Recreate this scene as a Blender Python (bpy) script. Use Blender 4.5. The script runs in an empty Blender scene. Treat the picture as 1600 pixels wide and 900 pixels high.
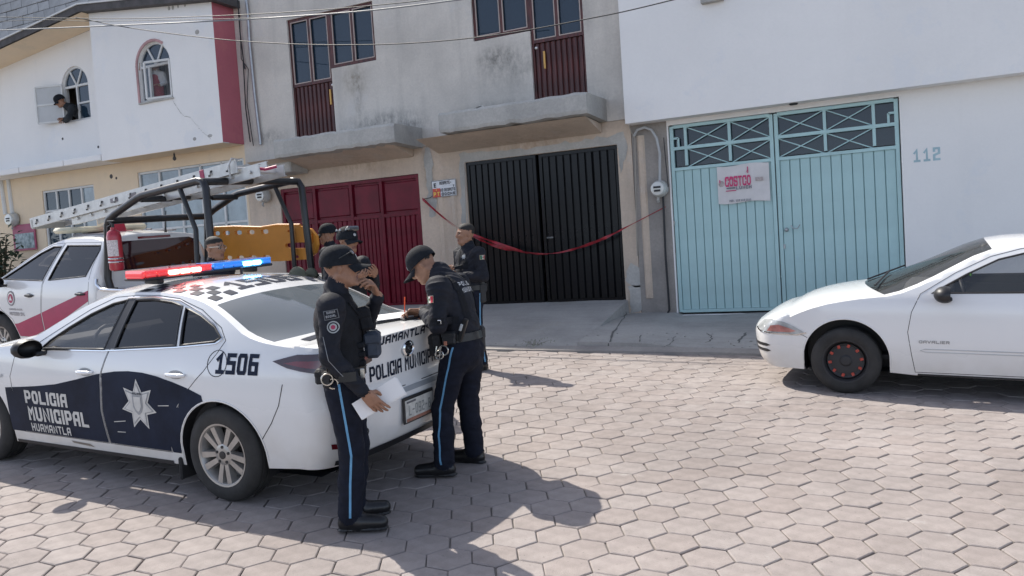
import bpy, bmesh, math, random
import numpy as np
from mathutils import Vector as V, Matrix
from mathutils.geometry import delaunay_2d_cdt
from mathutils.bvhtree import BVHTree
R = math.radians
random.seed(7); rng = np.random.default_rng(7)
S = bpy.context.scene; COL = S.collection
# ---------------------------------------------------------------- camera, sky, sun
CAM = V((0, 0, 1.92))
RM = [V((0.8999013, 0.4310656, -0.0660313)), V((0.0374779, 0.0744094, 0.9965233)), V((-0.4344802, 0.8992471, -0.0508057))]
FPX = 1275.0
cd = bpy.data.cameras.new('camera'); cam = bpy.data.objects.new('camera', cd); COL.objects.link(cam); S.camera = cam
cam.matrix_world = Matrix(((RM[0].x, RM[1].x, -RM[2].x, CAM.x), (RM[0].y, RM[1].y, -RM[2].y, CAM.y), (RM[0].z, RM[1].z, -RM[2].z, CAM.z), (0, 0, 0, 1)))
cd.sensor_width = 36; cd.lens = 36 * FPX / 1600; cd.clip_start = .05; cd.clip_end = 3000
SUN_AZ, SUN_EL = R(22.5), R(50)          # azimuth measured from -x (up the street) towards +y
sdir = V((-math.cos(SUN_AZ) * math.cos(SUN_EL), math.sin(SUN_AZ) * math.cos(SUN_EL), math.sin(SUN_EL)))
w = bpy.data.worlds.new('World'); S.world = w; w.use_nodes = True
nt = w.node_tree; sky = nt.nodes.new('ShaderNodeTexSky'); sky.sky_type = 'NISHITA'; sky.sun_disc = False
sky.sun_elevation = SUN_EL; sky.sun_rotation = math.atan2(sdir.x, sdir.y); sky.altitude = 2400; sky.dust_density = 7.0; sky.air_density = .7; sky.ozone_density = 0.0
hs_ = nt.nodes.new('ShaderNodeHueSaturation'); hs_.inputs['Saturation'].default_value = .68; nt.links.new(sky.outputs[0], hs_.inputs['Color']); nt.links.new(hs_.outputs[0], nt.nodes['Background'].inputs[0]); nt.nodes['Background'].inputs[1].default_value = .15
sl = bpy.data.lights.new('sun', 'SUN'); sun = bpy.data.objects.new('sun', sl); COL.objects.link(sun)
sl.energy = 3.0; sl.angle = R(.5); sl.color = (1, .94, .845); sun.rotation_euler = sdir.to_track_quat('Z', 'Y').to_euler(); sun.location = (0, 0, 30)
S.view_settings.view_transform = 'Standard'; S.view_settings.look = 'None'; S.view_settings.exposure = 1.1; S.view_settings.gamma = 1
S.view_settings.use_curve_mapping = False
S.cycles.max_bounces = 8; S.cycles.transparent_max_bounces = 12
# ---------------------------------------------------------------- geometry of the place
GX, GY = -0.036968, 0.040554             # the street climbs to the left and towards the houses
UP = V((-GX, -GY, 1)).normalized()
def zg(x, y): return GX * x + GY * y
def ray(px, py): return RM[0] * ((px - 800) / FPX) - RM[1] * ((py - 450) / FPX) + RM[2]
def F(px, py, y=12.0):
    d = ray(px, py); p = CAM + d * (y / d.y); return p
def G(px, py, h=0):
    d = ray(px, py); t = -(CAM.z - h) / (d.z - GX * d.x - GY * d.y); return CAM + d * t
def px_of(p):
    q = V(p) - CAM; z = q.dot(RM[2])
    return (800 + FPX * q.dot(RM[0]) / z, 450 - FPX * q.dot(RM[1]) / z, z)
def gframe(x, y, yaw, z=None):
    """matrix of something standing on the sloping street, its +x heading along yaw"""
    h = V((math.cos(yaw), math.sin(yaw), 0)); h = (h - UP * h.dot(UP)).normalized(); l = UP.cross(h)
    o = V((x, y, zg(x, y) if z is None else z))
    return Matrix(((h.x, l.x, UP.x, o.x), (h.y, l.y, UP.y, o.y), (h.z, l.z, UP.z, o.z), (0, 0, 0, 1)))
def uframe(x, y, yaw, z=None):
    return Matrix.Translation((x, y, zg(x, y) if z is None else z)) @ Matrix.Rotation(yaw, 4, 'Z')
# ---------------------------------------------------------------- materials
MATS = {}
def M(name, col=(.5, .5, .5), rough=.7, metal=0., var=.12, scale=4., bump=0., bscale=40., spec=.5, coat=0., emit=None, es=0., col2=None, stretch=None, coord='Object', isl=0., detail=6.):
    if name in MATS: return MATS[name]
    m = bpy.data.materials.new(name); m.use_nodes = True; n = m.node_tree.nodes; L = m.node_tree.links
    b = n['Principled BSDF']; b.inputs['Roughness'].default_value = rough; b.inputs['Metallic'].default_value = metal
    b.inputs['Specular IOR Level'].default_value = spec; b.inputs['Coat Weight'].default_value = coat; b.inputs['Coat Roughness'].default_value = .04
    c4 = lambda c: (c[0], c[1], c[2], 1)
    b.inputs['Base Color'].default_value = c4(col)
    tc = n.new('ShaderNodeTexCoord'); src = tc.outputs[coord]
    if stretch:
        mp = n.new('ShaderNodeMapping'); mp.inputs['Scale'].default_value = stretch; L.new(src, mp.inputs[0]); src = mp.outputs[0]
    if var > 0 or col2:
        no = n.new('ShaderNodeTexNoise'); no.inputs['Scale'].default_value = scale; no.inputs['Detail'].default_value = detail; no.inputs['Roughness'].default_value = .62
        L.new(src, no.inputs['Vector'])
        rp = n.new('ShaderNodeValToRGB'); rp.color_ramp.elements[0].position = .34; rp.color_ramp.elements[1].position = .66
        a = col2 if col2 else tuple(c * (1 - var) for c in col); z = col if col2 else tuple(min(c * (1 + var), 1) for c in col)
        rp.color_ramp.elements[0].color = c4(a); rp.color_ramp.elements[1].color = c4(z)
        L.new(no.outputs['Fac'], rp.inputs[0]); out = rp.outputs[0]
        if isl:
            oi = n.new('ShaderNodeObjectInfo'); ge = n.new('ShaderNodeNewGeometry')
            ad = n.new('ShaderNodeMath'); ad.operation = 'ADD'; L.new(oi.outputs['Random'], ad.inputs[0]); L.new(ge.outputs['Random Per Island'], ad.inputs[1])
            fr = n.new('ShaderNodeMath'); fr.operation = 'FRACT'; L.new(ad.outputs[0], fr.inputs[0])
            mr = n.new('ShaderNodeMapRange'); mr.inputs[3].default_value = 1 - isl; mr.inputs[4].default_value = 1 + isl; L.new(fr.outputs[0], mr.inputs[0])
            hs = n.new('ShaderNodeHueSaturation'); L.new(mr.outputs[0], hs.inputs['Value']); L.new(out, hs.inputs['Color'])
            mr2 = n.new('ShaderNodeMapRange'); mr2.inputs[3].default_value = 1.1; mr2.inputs[4].default_value = .9; L.new(fr.outputs[0], mr2.inputs[0]); L.new(mr2.outputs[0], hs.inputs['Saturation'])
            out = hs.outputs[0]
        L.new(out, b.inputs['Base Color'])
    if bump > 0:
        n2 = n.new('ShaderNodeTexNoise'); n2.inputs['Scale'].default_value = bscale; n2.inputs['Detail'].default_value = 4
        L.new(src, n2.inputs['Vector'])
        bp = n.new('ShaderNodeBump'); bp.inputs['Strength'].default_value = min(bump, 1); bp.inputs['Distance'].default_value = .01
        L.new(n2.outputs['Fac'], bp.inputs['Height']); L.new(bp.outputs[0], b.inputs['Normal'])
    if emit:
        b.inputs['Emission Color'].default_value = c4(emit); b.inputs['Emission Strength'].default_value = es
    MATS[name] = m; return m
def WM_(name, base, stain, amount=.5, scale=.7, rough=.9, fine=.1, streak=.4, patch=None, pamt=.55, bump=.35, spots=(), sst=(1.6, 1.6, .16)):
    """weathered plaster: broad clouds, downward streaks, patches and grain (dirt with a shape of its own)"""
    if name in MATS: return MATS[name]
    m = bpy.data.materials.new(name); m.use_nodes = True; n = m.node_tree.nodes; L = m.node_tree.links; b = n['Principled BSDF']
    b.inputs['Roughness'].default_value = rough; b.inputs['Specular IOR Level'].default_value = .25
    tc = n.new('ShaderNodeTexCoord')
    def noise(sc, det, st=None, ro=.6):
        v = tc.outputs['Object']
        if st:
            mp = n.new('ShaderNodeMapping'); mp.inputs['Scale'].default_value = st; L.new(v, mp.inputs[0]); v = mp.outputs[0]
        t = n.new('ShaderNodeTexNoise'); t.inputs['Scale'].default_value = sc; t.inputs['Detail'].default_value = det; t.inputs['Roughness'].default_value = ro
        L.new(v, t.inputs['Vector']); return t.outputs['Fac']
    def rng_(s, lo, hi, a, z):
        r = n.new('ShaderNodeMapRange'); r.inputs[1].default_value = lo; r.inputs[2].default_value = hi; r.inputs[3].default_value = a; r.inputs[4].default_value = z; L.new(s, r.inputs[0]); return r.outputs[0]
    def mix(f, c1, c2, mode='MIX'):
        x = n.new('ShaderNodeMix'); x.data_type = 'RGBA'; x.blend_type = mode
        if hasattr(f, 'links'): L.new(f, x.inputs[0])
        else: x.inputs[0].default_value = f
        for s, i in ((c1, 6), (c2, 7)):
            if hasattr(s, 'links'): L.new(s, x.inputs[i])
            else: x.inputs[i].default_value = (s[0], s[1], s[2], 1)
        return x.outputs[2]
    c = mix(rng_(noise(scale, 7), .42, .72, 0, amount), base, stain)
    c = mix(rng_(noise(2.2, 5, sst), .5, .78, 0, streak), c, stain)
    if patch: c = mix(rng_(noise(1.1, 8, None, .7), .56, .62, 0, pamt), c, patch)
    for sx, sz, rx, rz, sc, am in spots:                 # mould and damp marks, each in its own place on the wall
        ds = n.new('ShaderNodeVectorMath'); ds.operation = 'SUBTRACT'; L.new(tc.outputs['Object'], ds.inputs[0]); ds.inputs[1].default_value = (sx, 0, sz)
        ms = n.new('ShaderNodeVectorMath'); ms.operation = 'MULTIPLY'; L.new(ds.outputs[0], ms.inputs[0]); ms.inputs[1].default_value = (1 / rx, 0, 1 / rz)
        le = n.new('ShaderNodeVectorMath'); le.operation = 'LENGTH'; L.new(ms.outputs[0], le.inputs[0])
        fo = rng_(le.outputs['Value'], .15, 1., 1, 0); nn = rng_(noise(9, 9, (1, 1, .6), .75), .42, .62, .15, 1)
        mu = n.new('ShaderNodeMath'); mu.operation = 'MULTIPLY'; L.new(fo, mu.inputs[0]); L.new(nn, mu.inputs[1])
        m3 = n.new('ShaderNodeMath'); m3.operation = 'MULTIPLY'; L.new(mu.outputs[0], m3.inputs[0]); m3.inputs[1].default_value = am
        c = mix(m3.outputs[0], c, sc)
    g = noise(26, 6, None, .75); c = mix(rng_(g, .3, .7, 0, fine), c, tuple(.35 * q for q in base))
    L.new(c, b.inputs['Base Color'])
    bp = n.new('ShaderNodeBump'); bp.inputs['Strength'].default_value = bump; bp.inputs['Distance'].default_value = .012
    L.new(noise(14, 9, None, .7), bp.inputs['Height']); L.new(bp.outputs[0], b.inputs['Normal'])
    MATS[name] = m; return m
def glass_mat(name, tint=(.02, .03, .035), trans=.5, rough=.03, film=.25, ior=1.6):
    """car or window glass: mirror on top, dark tint that lets part of the inside show"""
    if name in MATS: return MATS[name]
    m = bpy.data.materials.new(name); m.use_nodes = True; n = m.node_tree.nodes; L = m.node_tree.links
    n.remove(n['Principled BSDF']); o = n['Material Output']
    gl = n.new('ShaderNodeBsdfGlossy'); gl.inputs['Roughness'].default_value = rough
    tr = n.new('ShaderNodeBsdfTransparent'); tr.inputs[0].default_value = (trans, trans, trans, 1)
    df = n.new('ShaderNodeBsdfDiffuse'); df.inputs[0].default_value = (*tint, 1)
    a = n.new('ShaderNodeMixShader'); a.inputs[0].default_value = film; L.new(tr.outputs[0], a.inputs[1]); L.new(df.outputs[0], a.inputs[2])
    fr = n.new('ShaderNodeFresnel'); fr.inputs[0].default_value = ior
    x = n.new('ShaderNodeMixShader'); L.new(fr.outputs[0], x.inputs[0]); L.new(a.outputs[0], x.inputs[1]); L.new(gl.outputs[0], x.inputs[2]); L.new(x.outputs[0], o.inputs[0])
    MATS[name] = m; return m
# ---------------------------------------------------------------- things and parts
WMX = {}
def thing(name, label, cat, mw=None, group=None, parent=None):
    o = bpy.data.objects.new(name, None); COL.objects.link(o); o.empty_display_size = .2
    o.matrix_basis = mw if mw else Matrix(); WMX[o.name] = o.matrix_basis.copy()
    tag(o, label, cat, group); return o
def tag(o, label=None, cat=None, group=None, kind=None):
    if label: o['label'] = label
    if cat: o['category'] = cat
    if group: o['group'] = group
    if kind: o['kind'] = kind
    return o
class MB:
    def __init__(s): s.v = []; s.f = []; s.m = []
    def add(s, vs, fs, mi=0):
        k = len(s.v); s.v += [V(p) for p in vs]; s.f += [tuple(i + k for i in f) for f in fs]; s.m += [mi] * len(fs); return s
    def box(s, c, d, rot=None, mi=0):
        c = V(c); x, y, z = d[0] / 2, d[1] / 2, d[2] / 2
        vs = [V((a * x, b_ * y, e * z)) for e in (-1, 1) for b_ in (-1, 1) for a in (-1, 1)]
        if rot is not None: vs = [rot @ p for p in vs]
        return s.add([p + c for p in vs], [(0, 2, 3, 1), (4, 5, 7, 6), (0, 1, 5, 4), (2, 6, 7, 3), (0, 4, 6, 2), (1, 3, 7, 5)], mi)
    def cbox(s, c, d, ch=.01, rot=None, mi=0):
        """box with chamfered edges"""
        bm = bmesh.new(); bmesh.ops.create_cube(bm, size=1); bmesh.ops.scale(bm, vec=V(d), verts=bm.verts)
        bmesh.ops.bevel(bm, geom=bm.edges[:], offset=min(ch, min(d) * .45), segments=1, affect='EDGES')
        vs = [v.co.copy() for v in bm.verts]; bm.verts.index_update(); fs = [[v.index for v in f.verts] for f in bm.faces]; bm.free()
        if rot is not None: vs = [rot @ p for p in vs]
        return s.add([p + V(c) for p in vs], fs, mi)
    def bar(s, a, b, w_, h, mi=0, up=(0, 0, 1)):
        a, b = V(a), V(b); d = (b - a); n = d.normalized(); u = V(up)
        if abs(u.dot(n)) > .98: u = V((0, 1, 0))
        r = n.cross(u).normalized(); u = r.cross(n); L = []
        for p in (a, b):
            for i, j in ((-1, -1), (1, -1), (1, 1), (-1, 1)): L.append(p + r * (i * w_ / 2) + u * (j * h / 2))
        return s.add(L, [(3, 2, 1, 0), (4, 5, 6, 7), (0, 1, 5, 4), (1, 2, 6, 5), (2, 3, 7, 6), (3, 0, 4, 7)], mi)
    def tube(s, pts, r, n=8, mi=0, closed=False, caps=True):
        pts = [V(p) for p in pts]; N = len(pts); rs = r if isinstance(r, (list, tuple)) else [r] * N; ref = None; vs = []
        for i, p in enumerate(pts):
            a = pts[(i - 1) % N] if (i or closed) else p; b = pts[(i + 1) % N] if (i < N - 1 or closed) else p
            t = (b - a).normalized()
            if ref is None: ref = t.orthogonal().normalized()
            ref = (ref - t * ref.dot(t)).normalized(); q = t.cross(ref)
            for k in range(n):
                an = 2 * math.pi * k / n; vs.append(p + (ref * math.cos(an) + q * math.sin(an)) * rs[i])
        fs = []
        for i in range(N if closed else N - 1):
            j = (i + 1) % N
            for k in range(n): fs.append((i * n + k, i * n + (k + 1) % n, j * n + (k + 1) % n, j * n + k))
        if caps and not closed: fs.append(tuple(range(n - 1, -1, -1))); fs.append(tuple((N - 1) * n + k for k in range(n)))
        return s.add(vs, fs, mi)
    def prism(s, poly, a, b, axis='y', mi=0):
        """outline in the plane across `axis`, from a to b along it"""
        n = len(poly); mk = {'y': lambda p, t: (p[0], t, p[1]), 'x': lambda p, t: (t, p[0], p[1]), 'z': lambda p, t: (p[0], p[1], t)}[axis]
        return s.add([mk(p, a) for p in poly] + [mk(p, b) for p in poly], [tuple(range(n)), tuple(range(2 * n - 1, n - 1, -1))] + [(i, i + n, (i + 1) % n + n, (i + 1) % n) for i in range(n)], mi)
    def lathe(s, prof, n=24, mat=None, mi=0, closed=False):
        """profile of (radius, height) about local z, placed by matrix"""
        mat = mat or Matrix(); vs = []; P = len(prof)
        for r, h in prof:
            for k in range(n):
                an = 2 * math.pi * k / n; vs.append(mat @ V((r * math.cos(an), r * math.sin(an), h)))
        fs = [(i * n + k, i * n + (k + 1) % n, ((i + 1) % P) * n + (k + 1) % n, ((i + 1) % P) * n + k) for i in range(P if closed else P - 1) for k in range(n)]
        return s.add(vs, fs, mi)
    def dome(s, c, r, n=10, m=6, mat=None, mi=0, lo=0.):
        pr = []
        for i in range(m + 1):
            t = lo + (math.pi / 2 - lo) * i / m; pr.append((max(math.cos(t), 1e-4), math.sin(t)))
        mm = Matrix.Translation(c) @ (mat or Matrix()) @ Matrix.Diagonal((*(r if hasattr(r, '__len__') else (r, r, r)), 1))
        return s.lathe(pr, n, mm, mi)
    def build(s, name, mats, parent=None, world=True, smooth=False, sharp=40, norm=False):
        me = bpy.data.meshes.new(name); vs = s.v
        if parent is not None and world:
            inv = WMX[parent.name].inverted(); vs = [inv @ p for p in vs]
        me.from_pydata([p[:] for p in vs], [], s.f)
        for m in (mats if isinstance(mats, (list, tuple)) else [mats]): me.materials.append(m)
        if any(s.m): me.polygons.foreach_set('material_index', s.m)
        bm = bmesh.new(); bm.from_mesh(me); bmesh.ops.remove_doubles(bm, verts=bm.verts, dist=1e-5)
        if norm: bmesh.ops.recalc_face_normals(bm, faces=bm.faces)
        bm.to_mesh(me); bm.free()
        if smooth:
            me.polygons.foreach_set('use_smooth', [True] * len(me.polygons)); me.set_sharp_from_angle(angle=R(sharp))
        o = bpy.data.objects.new(name, me); COL.objects.link(o)
        if parent is not None: o.parent = parent; WMX[o.name] = WMX[parent.name].copy()
        else: WMX[o.name] = Matrix()
        return o
def own_origin(o):
    """move a top-level mesh's origin to the bottom of its geometry"""
    me = o.data; n = len(me.vertices); a = np.empty(n * 3); me.vertices.foreach_get('co', a); a = a.reshape(-1, 3)
    c = np.array([(a[:, 0].min() + a[:, 0].max()) / 2, (a[:, 1].min() + a[:, 1].max()) / 2, a[:, 2].min()]); a -= c
    me.vertices.foreach_set('co', a.ravel()); me.update(); o.location = c; WMX[o.name] = Matrix.Translation(c); return o
def inpoly(p, poly):
    x, y = p; c = False; n = len(poly)
    for i in range(n):
        x1, y1 = poly[i]; x2, y2 = poly[i - 1]
        if (y1 > y) != (y2 > y) and x < (x2 - x1) * (y - y1) / (y2 - y1) + x1: c = not c
    return c
def densify(poly, h, closed=True):
    out = []; n = len(poly)
    for i in range(n if closed else n - 1):
        a, b = V(poly[i]), V(poly[(i + 1) % n]); k = max(1, int(math.ceil((b - a).length / h)))
        out += [tuple(a + (b - a) * (j / k)) for j in range(k)]
    if not closed: out.append(tuple(poly[-1]))
    return out
def cdt(polys, h=None, jit=0):
    """triangulate the union of closed polygons as constraints, with inner points of spacing h -> points, triangles, centroids"""
    pts = []; ed = []
    for po in polys:
        k = len(pts); pts += [V(p) for p in po]; ed += [(k + i, k + (i + 1) % len(po)) for i in range(len(po))]
    if h:
        xs = [p.x for p in pts]; ys = [p.y for p in pts]; A = np.array([p[:] for p in pts])
        y = min(ys) + h / 2
        while y < max(ys):
            x = min(xs) + h / 2
            while x < max(xs):
                if ((A[:, 0] - x) ** 2 + (A[:, 1] - y) ** 2).min() > (h * .45) ** 2: pts.append(V((x, y)))
                x += h
            y += h
    vs, _, fs = delaunay_2d_cdt(pts, ed, [], 0, 1e-5)[:3]
    vs = [tuple(v) for v in vs]; fs = [tuple(f) for f in fs]
    ce = [(sum(vs[i][0] for i in f) / 3, sum(vs[i][1] for i in f) / 3) for f in fs]
    return vs, fs, ce
def wall(name, outline, holes, y, mat, parent, depth=.12, mats=None, side=1):
    """plaster wall in the x-z plane at y with real openings and their reveals"""
    vs, fs, ce = cdt([outline] + holes); mb = MB()
    keep = [f for f, c in zip(fs, ce) if inpoly(c, outline) and not any(inpoly(c, h) for h in holes)]
    ks = []
    for f in keep:
        a, b, c = [V(vs[i]) for i in f]; ks.append(f if (b - a).cross(c - a) > 0 else f[::-1])
    mb.add([(x, y, z) for x, z in vs], ks)
    for h in holes + [outline]:
        n = len(h); mb.add([(x, y, z) for x, z in h] + [(x, y + depth, z) for x, z in h], [(i, (i + 1) % n, (i + 1) % n + n, i + n) for i in range(n)])
    return mb.build(name, mats or mat, parent)
# ---------------------------------------------------------------- block lettering
def _o(c=.22): return [(0, c), (0, 1 - c), (c, 1), (1 - c, 1), (1, 1 - c), (1, c), (1 - c, 0), (c, 0), (0, c)]
GL = {'A': [[(0, 0), (0, .8), (.25, 1), (1, 1), (1, 0)], [(0, .42), (1, .42)]], 'B': [[(0, 0), (0, 1), (.8, 1), (1, .85), (1, .65), (.85, .52), (0, .52)], [(.85, .52), (1, .4), (1, .15), (.8, 0), (0, 0)]],
 'C': [[(1, .7), (1, 1), (.2, 1), (0, .85), (0, .15), (.2, 0), (1, 0), (1, .3)]], 'D': [[(0, 0), (0, 1), (.75, 1), (1, .8), (1, .2), (.75, 0), (0, 0)]], 'E': [[(1, 1), (0, 1), (0, 0), (1, 0)], [(0, .5), (.8, .5)]],
 'F': [[(1, 1), (0, 1), (0, 0)], [(0, .52), (.8, .52)]], 'G': [[(1, .75), (1, 1), (0, 1), (0, 0), (1, 0), (1, .5), (.55, .5)]], 'H': [[(0, 0), (0, 1)], [(1, 0), (1, 1)], [(0, .5), (1, .5)]], 'I': [[(.5, 0), (.5, 1)]],
 'L': [[(0, 1), (0, 0), (1, 0)]], 'M': [[(0, 0), (0, 1), (.5, .55), (1, 1), (1, 0)]], 'N': [[(0, 0), (0, 1), (1, 0), (1, 1)]], 'O': [_o()], 'P': [[(0, 0), (0, 1), (.8, 1), (1, .85), (1, .5), (.8, .4), (0, .4)]],
 'R': [[(0, 0), (0, 1), (.8, 1), (1, .85), (1, .58), (.8, .46), (0, .46)], [(.5, .46), (1, 0)]], 'S': [[(1, .78), (1, 1), (.1, 1), (0, .9), (0, .55), (1, .45), (1, .1), (.9, 0), (0, 0), (0, .22)]], 'T': [[(0, 1), (1, 1)], [(.5, 1), (.5, 0)]],
 'U': [[(0, 1), (0, .15), (.2, 0), (.8, 0), (1, .15), (1, 1)]], 'V': [[(0, 1), (.5, 0), (1, 1)]], 'Y': [[(0, 1), (.5, .5), (1, 1)], [(.5, .5), (.5, 0)]], 'Z': [[(0, 1), (1, 1), (0, 0), (1, 0)]], '0': [_o(.12)], '1': [[(.1, .75), (.55, 1), (.55, 0)], [(.1, 0), (1, 0)]],
 '2': [[(0, .8), (0, 1), (1, 1), (1, .55), (0, .4), (0, 0), (1, 0)]], '3': [[(0, 1), (1, 1), (1, 0), (0, 0)], [(.2, .5), (1, .5)]], '4': [[(0, 1), (0, .4), (1, .4)], [(1, 1), (1, 0)]], '5': [[(1, 1), (0, 1), (0, .56), (1, .56), (1, 0), (0, 0)]],
 '7': [[(0, 1), (1, 1), (.4, 0)]], '8': [_o(.12), [(.12, .52), (.88, .52)]], 'J': [[(1, 1), (1, 0), (0, 0), (0, .3)]], 'K': [[(0, 0), (0, 1)], [(1, 1), (.1, .5), (1, 0)]], 'X': [[(0, 0), (1, 1)], [(0, 1), (1, 0)]], 'W': [[(0, 1), (.2, 0), (.5, .5), (.8, 0), (1, 1)]],
 '6': [[(.95, 1), (0, 1), (0, 0), (1, 0), (1, .55), (0, .55)]], '9': [[(0, 0), (1, 0), (1, 1), (0, 1), (0, .45), (1, .45)]], '-': [[(.1, .5), (.9, .5)]], '.': [[(.4, 0), (.6, 0)]]}
def text2d(s, h, wd, st, gap=None, slant=0.):
    """letters as flat polygons: height h, letter width wd, stroke st -> points, triangles (lower left at 0,0)"""
    gap = st * 1.1 if gap is None else gap; P = []; T = []; x0 = 0.
    for ch in s:
        if ch == ' ': x0 += wd * .6; continue
        iw = wd - st; ih = h - st
        if ch == 'I': iw = 0.
        quads = []
        for pl in GL[ch]:
            pts = [V((x0 + st / 2 + p[0] * (iw if ch != 'I' else 0), st / 2 + p[1] * ih)) for p in pl]
            closed = (pts[0] - pts[-1]).length < 1e-6
            if closed: pts = pts[:-1]
            n = len(pts); Lf = []; Rt = []
            for i in range(n):
                a = pts[i - 1] if (i or closed) else None; b = pts[(i + 1) % n] if (i < n - 1 or closed) else None
                d1 = (pts[i] - a).normalized() if a is not None else None; d2 = (b - pts[i]).normalized() if b is not None else None
                if d1 is None: d1 = d2; e = -d2 * st / 2
                elif d2 is None: d2 = d1; e = d1 * st / 2
                else: e = V((0, 0))
                n1 = V((-d1.y, d1.x)); n2 = V((-d2.y, d2.x)); m = (n1 + n2); m = m / max(m.length_squared / 2, .35)
                Lf.append(pts[i] + e + m * st / 2); Rt.append(pts[i] + e - m * st / 2)
            for i in range(n if closed else n - 1):
                j = (i + 1) % n; quads.append([Lf[i], Lf[j], Rt[j], Rt[i]])
        pv = []; ff = []
        for q in quads:
            k = len(pv); pv += q; ff.append([k, k + 1, k + 2, k + 3])
        vs, _, fs = delaunay_2d_cdt(pv, [(f[i], f[(i + 1) % 4]) for f in ff for i in range(4)], [], 0, 1e-6)[:3]
        fs = [f for f in fs if any(inpoly((sum(vs[i].x for i in f) / 3, sum(vs[i].y for i in f) / 3), q) for q in quads)]
        k = len(P); P += [(v.x + slant * v.y, v.y) for v in vs]; T += [tuple(i + k for i in f) for f in fs]
        x0 += (st if ch == 'I' else wd) + gap
    return P, T, x0 - gap
def flat_text(s, h, wd, st, org, ux, uz, mb, mi=0, off=.003, fit=None, slant=0., gap=None):
    """lettering laid on a flat face: origin, across, up; fit = width wanted"""
    P, T, W_ = text2d(s, h, wd, st, gap, slant); k = fit / W_ if fit else 1.; ux, uz = V(ux), V(uz); nn = ux.cross(uz).normalized()
    mb.add([V(org) + ux * (p[0] * k) + uz * p[1] + nn * off for p in P], T, mi); return W_ * k
# ================================================================ street, pavers, pavement
def ycurb(x): return min(max(9.80 + .075 * (x + 3.4), 9.25), 10.1)
mpave_ = M('paver_concrete', (.305, .268, .251), .88, var=.13, scale=9, bump=.55, bscale=120, isl=.045, spec=.3, detail=9)
def pave_dirt(m):
    n = m.node_tree.nodes; L = m.node_tree.links; b = n['Principled BSDF']; src = b.inputs['Base Color'].links[0].from_socket
    g = n.new('ShaderNodeNewGeometry'); a = n.new('ShaderNodeTexNoise'); a.inputs['Scale'].default_value = .75; a.inputs['Detail'].default_value = 9; a.inputs['Roughness'].default_value = .65; L.new(g.outputs['Position'], a.inputs['Vector'])
    r = n.new('ShaderNodeMapRange'); r.inputs[1].default_value = .35; r.inputs[2].default_value = .65; r.inputs[3].default_value = .82; r.inputs[4].default_value = 1.1; L.new(a.outputs['Fac'], r.inputs[0])
    x = n.new('ShaderNodeMix'); x.data_type = 'RGBA'; x.blend_type = 'MULTIPLY'; x.inputs[0].default_value = 1; L.new(src, x.inputs[6]); cb = n.new('ShaderNodeCombineColor')
    for i in range(3): L.new(r.outputs[0], cb.inputs[i])
    L.new(cb.outputs[0], x.inputs[7])
    c = n.new('ShaderNodeTexNoise'); c.inputs['Scale'].default_value = 2.3; c.inputs['Detail'].default_value = 10; c.inputs['Roughness'].default_value = .72; L.new(g.outputs['Position'], c.inputs['Vector'])
    q = n.new('ShaderNodeMapRange'); q.inputs[1].default_value = .63; q.inputs[2].default_value = .74; q.inputs[3].default_value = 0; q.inputs[4].default_value = .5; L.new(c.outputs['Fac'], q.inputs[0])
    y = n.new('ShaderNodeMix'); y.data_type = 'RGBA'; L.new(q.outputs[0], y.inputs[0]); L.new(x.outputs[2], y.inputs[6]); y.inputs[7].default_value = (.50, .49, .46, 1)
    d = n.new('ShaderNodeTexNoise'); d.inputs['Scale'].default_value = 38; d.inputs['Detail'].default_value = 3; L.new(g.outputs['Position'], d.inputs['Vector'])
    e = n.new('ShaderNodeMapRange'); e.inputs[1].default_value = .68; e.inputs[2].default_value = .76; e.inputs[3].default_value = 0; e.inputs[4].default_value = .55; L.new(d.outputs['Fac'], e.inputs[0])
    z = n.new('ShaderNodeMix'); z.data_type = 'RGBA'; L.new(e.outputs[0], z.inputs[0]); L.new(y.outputs[2], z.inputs[6]); z.inputs[7].default_value = (.10, .09, .085, 1); L.new(z.outputs[2], b.inputs['Base Color']); return m
mpave = pave_dirt(mpave_)
mjoint = WM_('joint_sand', (.20, .185, .17), (.13, .12, .115), .6, 3, .95, .3, 0)
def street():
    mb = MB(); xs = [-80, -50, -25, -10, 5, 30, 80]; ys = [-80, -50, -15, 0, 6, 12.5, 40, 80]
    vs = [(x, y, zg(x, y) - .012) for x in xs for y in ys]
    mb.add(vs, [(i * 8 + j, (i + 1) * 8 + j, (i + 1) * 8 + j + 1, i * 8 + j + 1) for i in range(6) for j in range(7)])
    st = mb.build('street', mjoint); tag(st, kind='structure'); return st
STREET = street()
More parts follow.
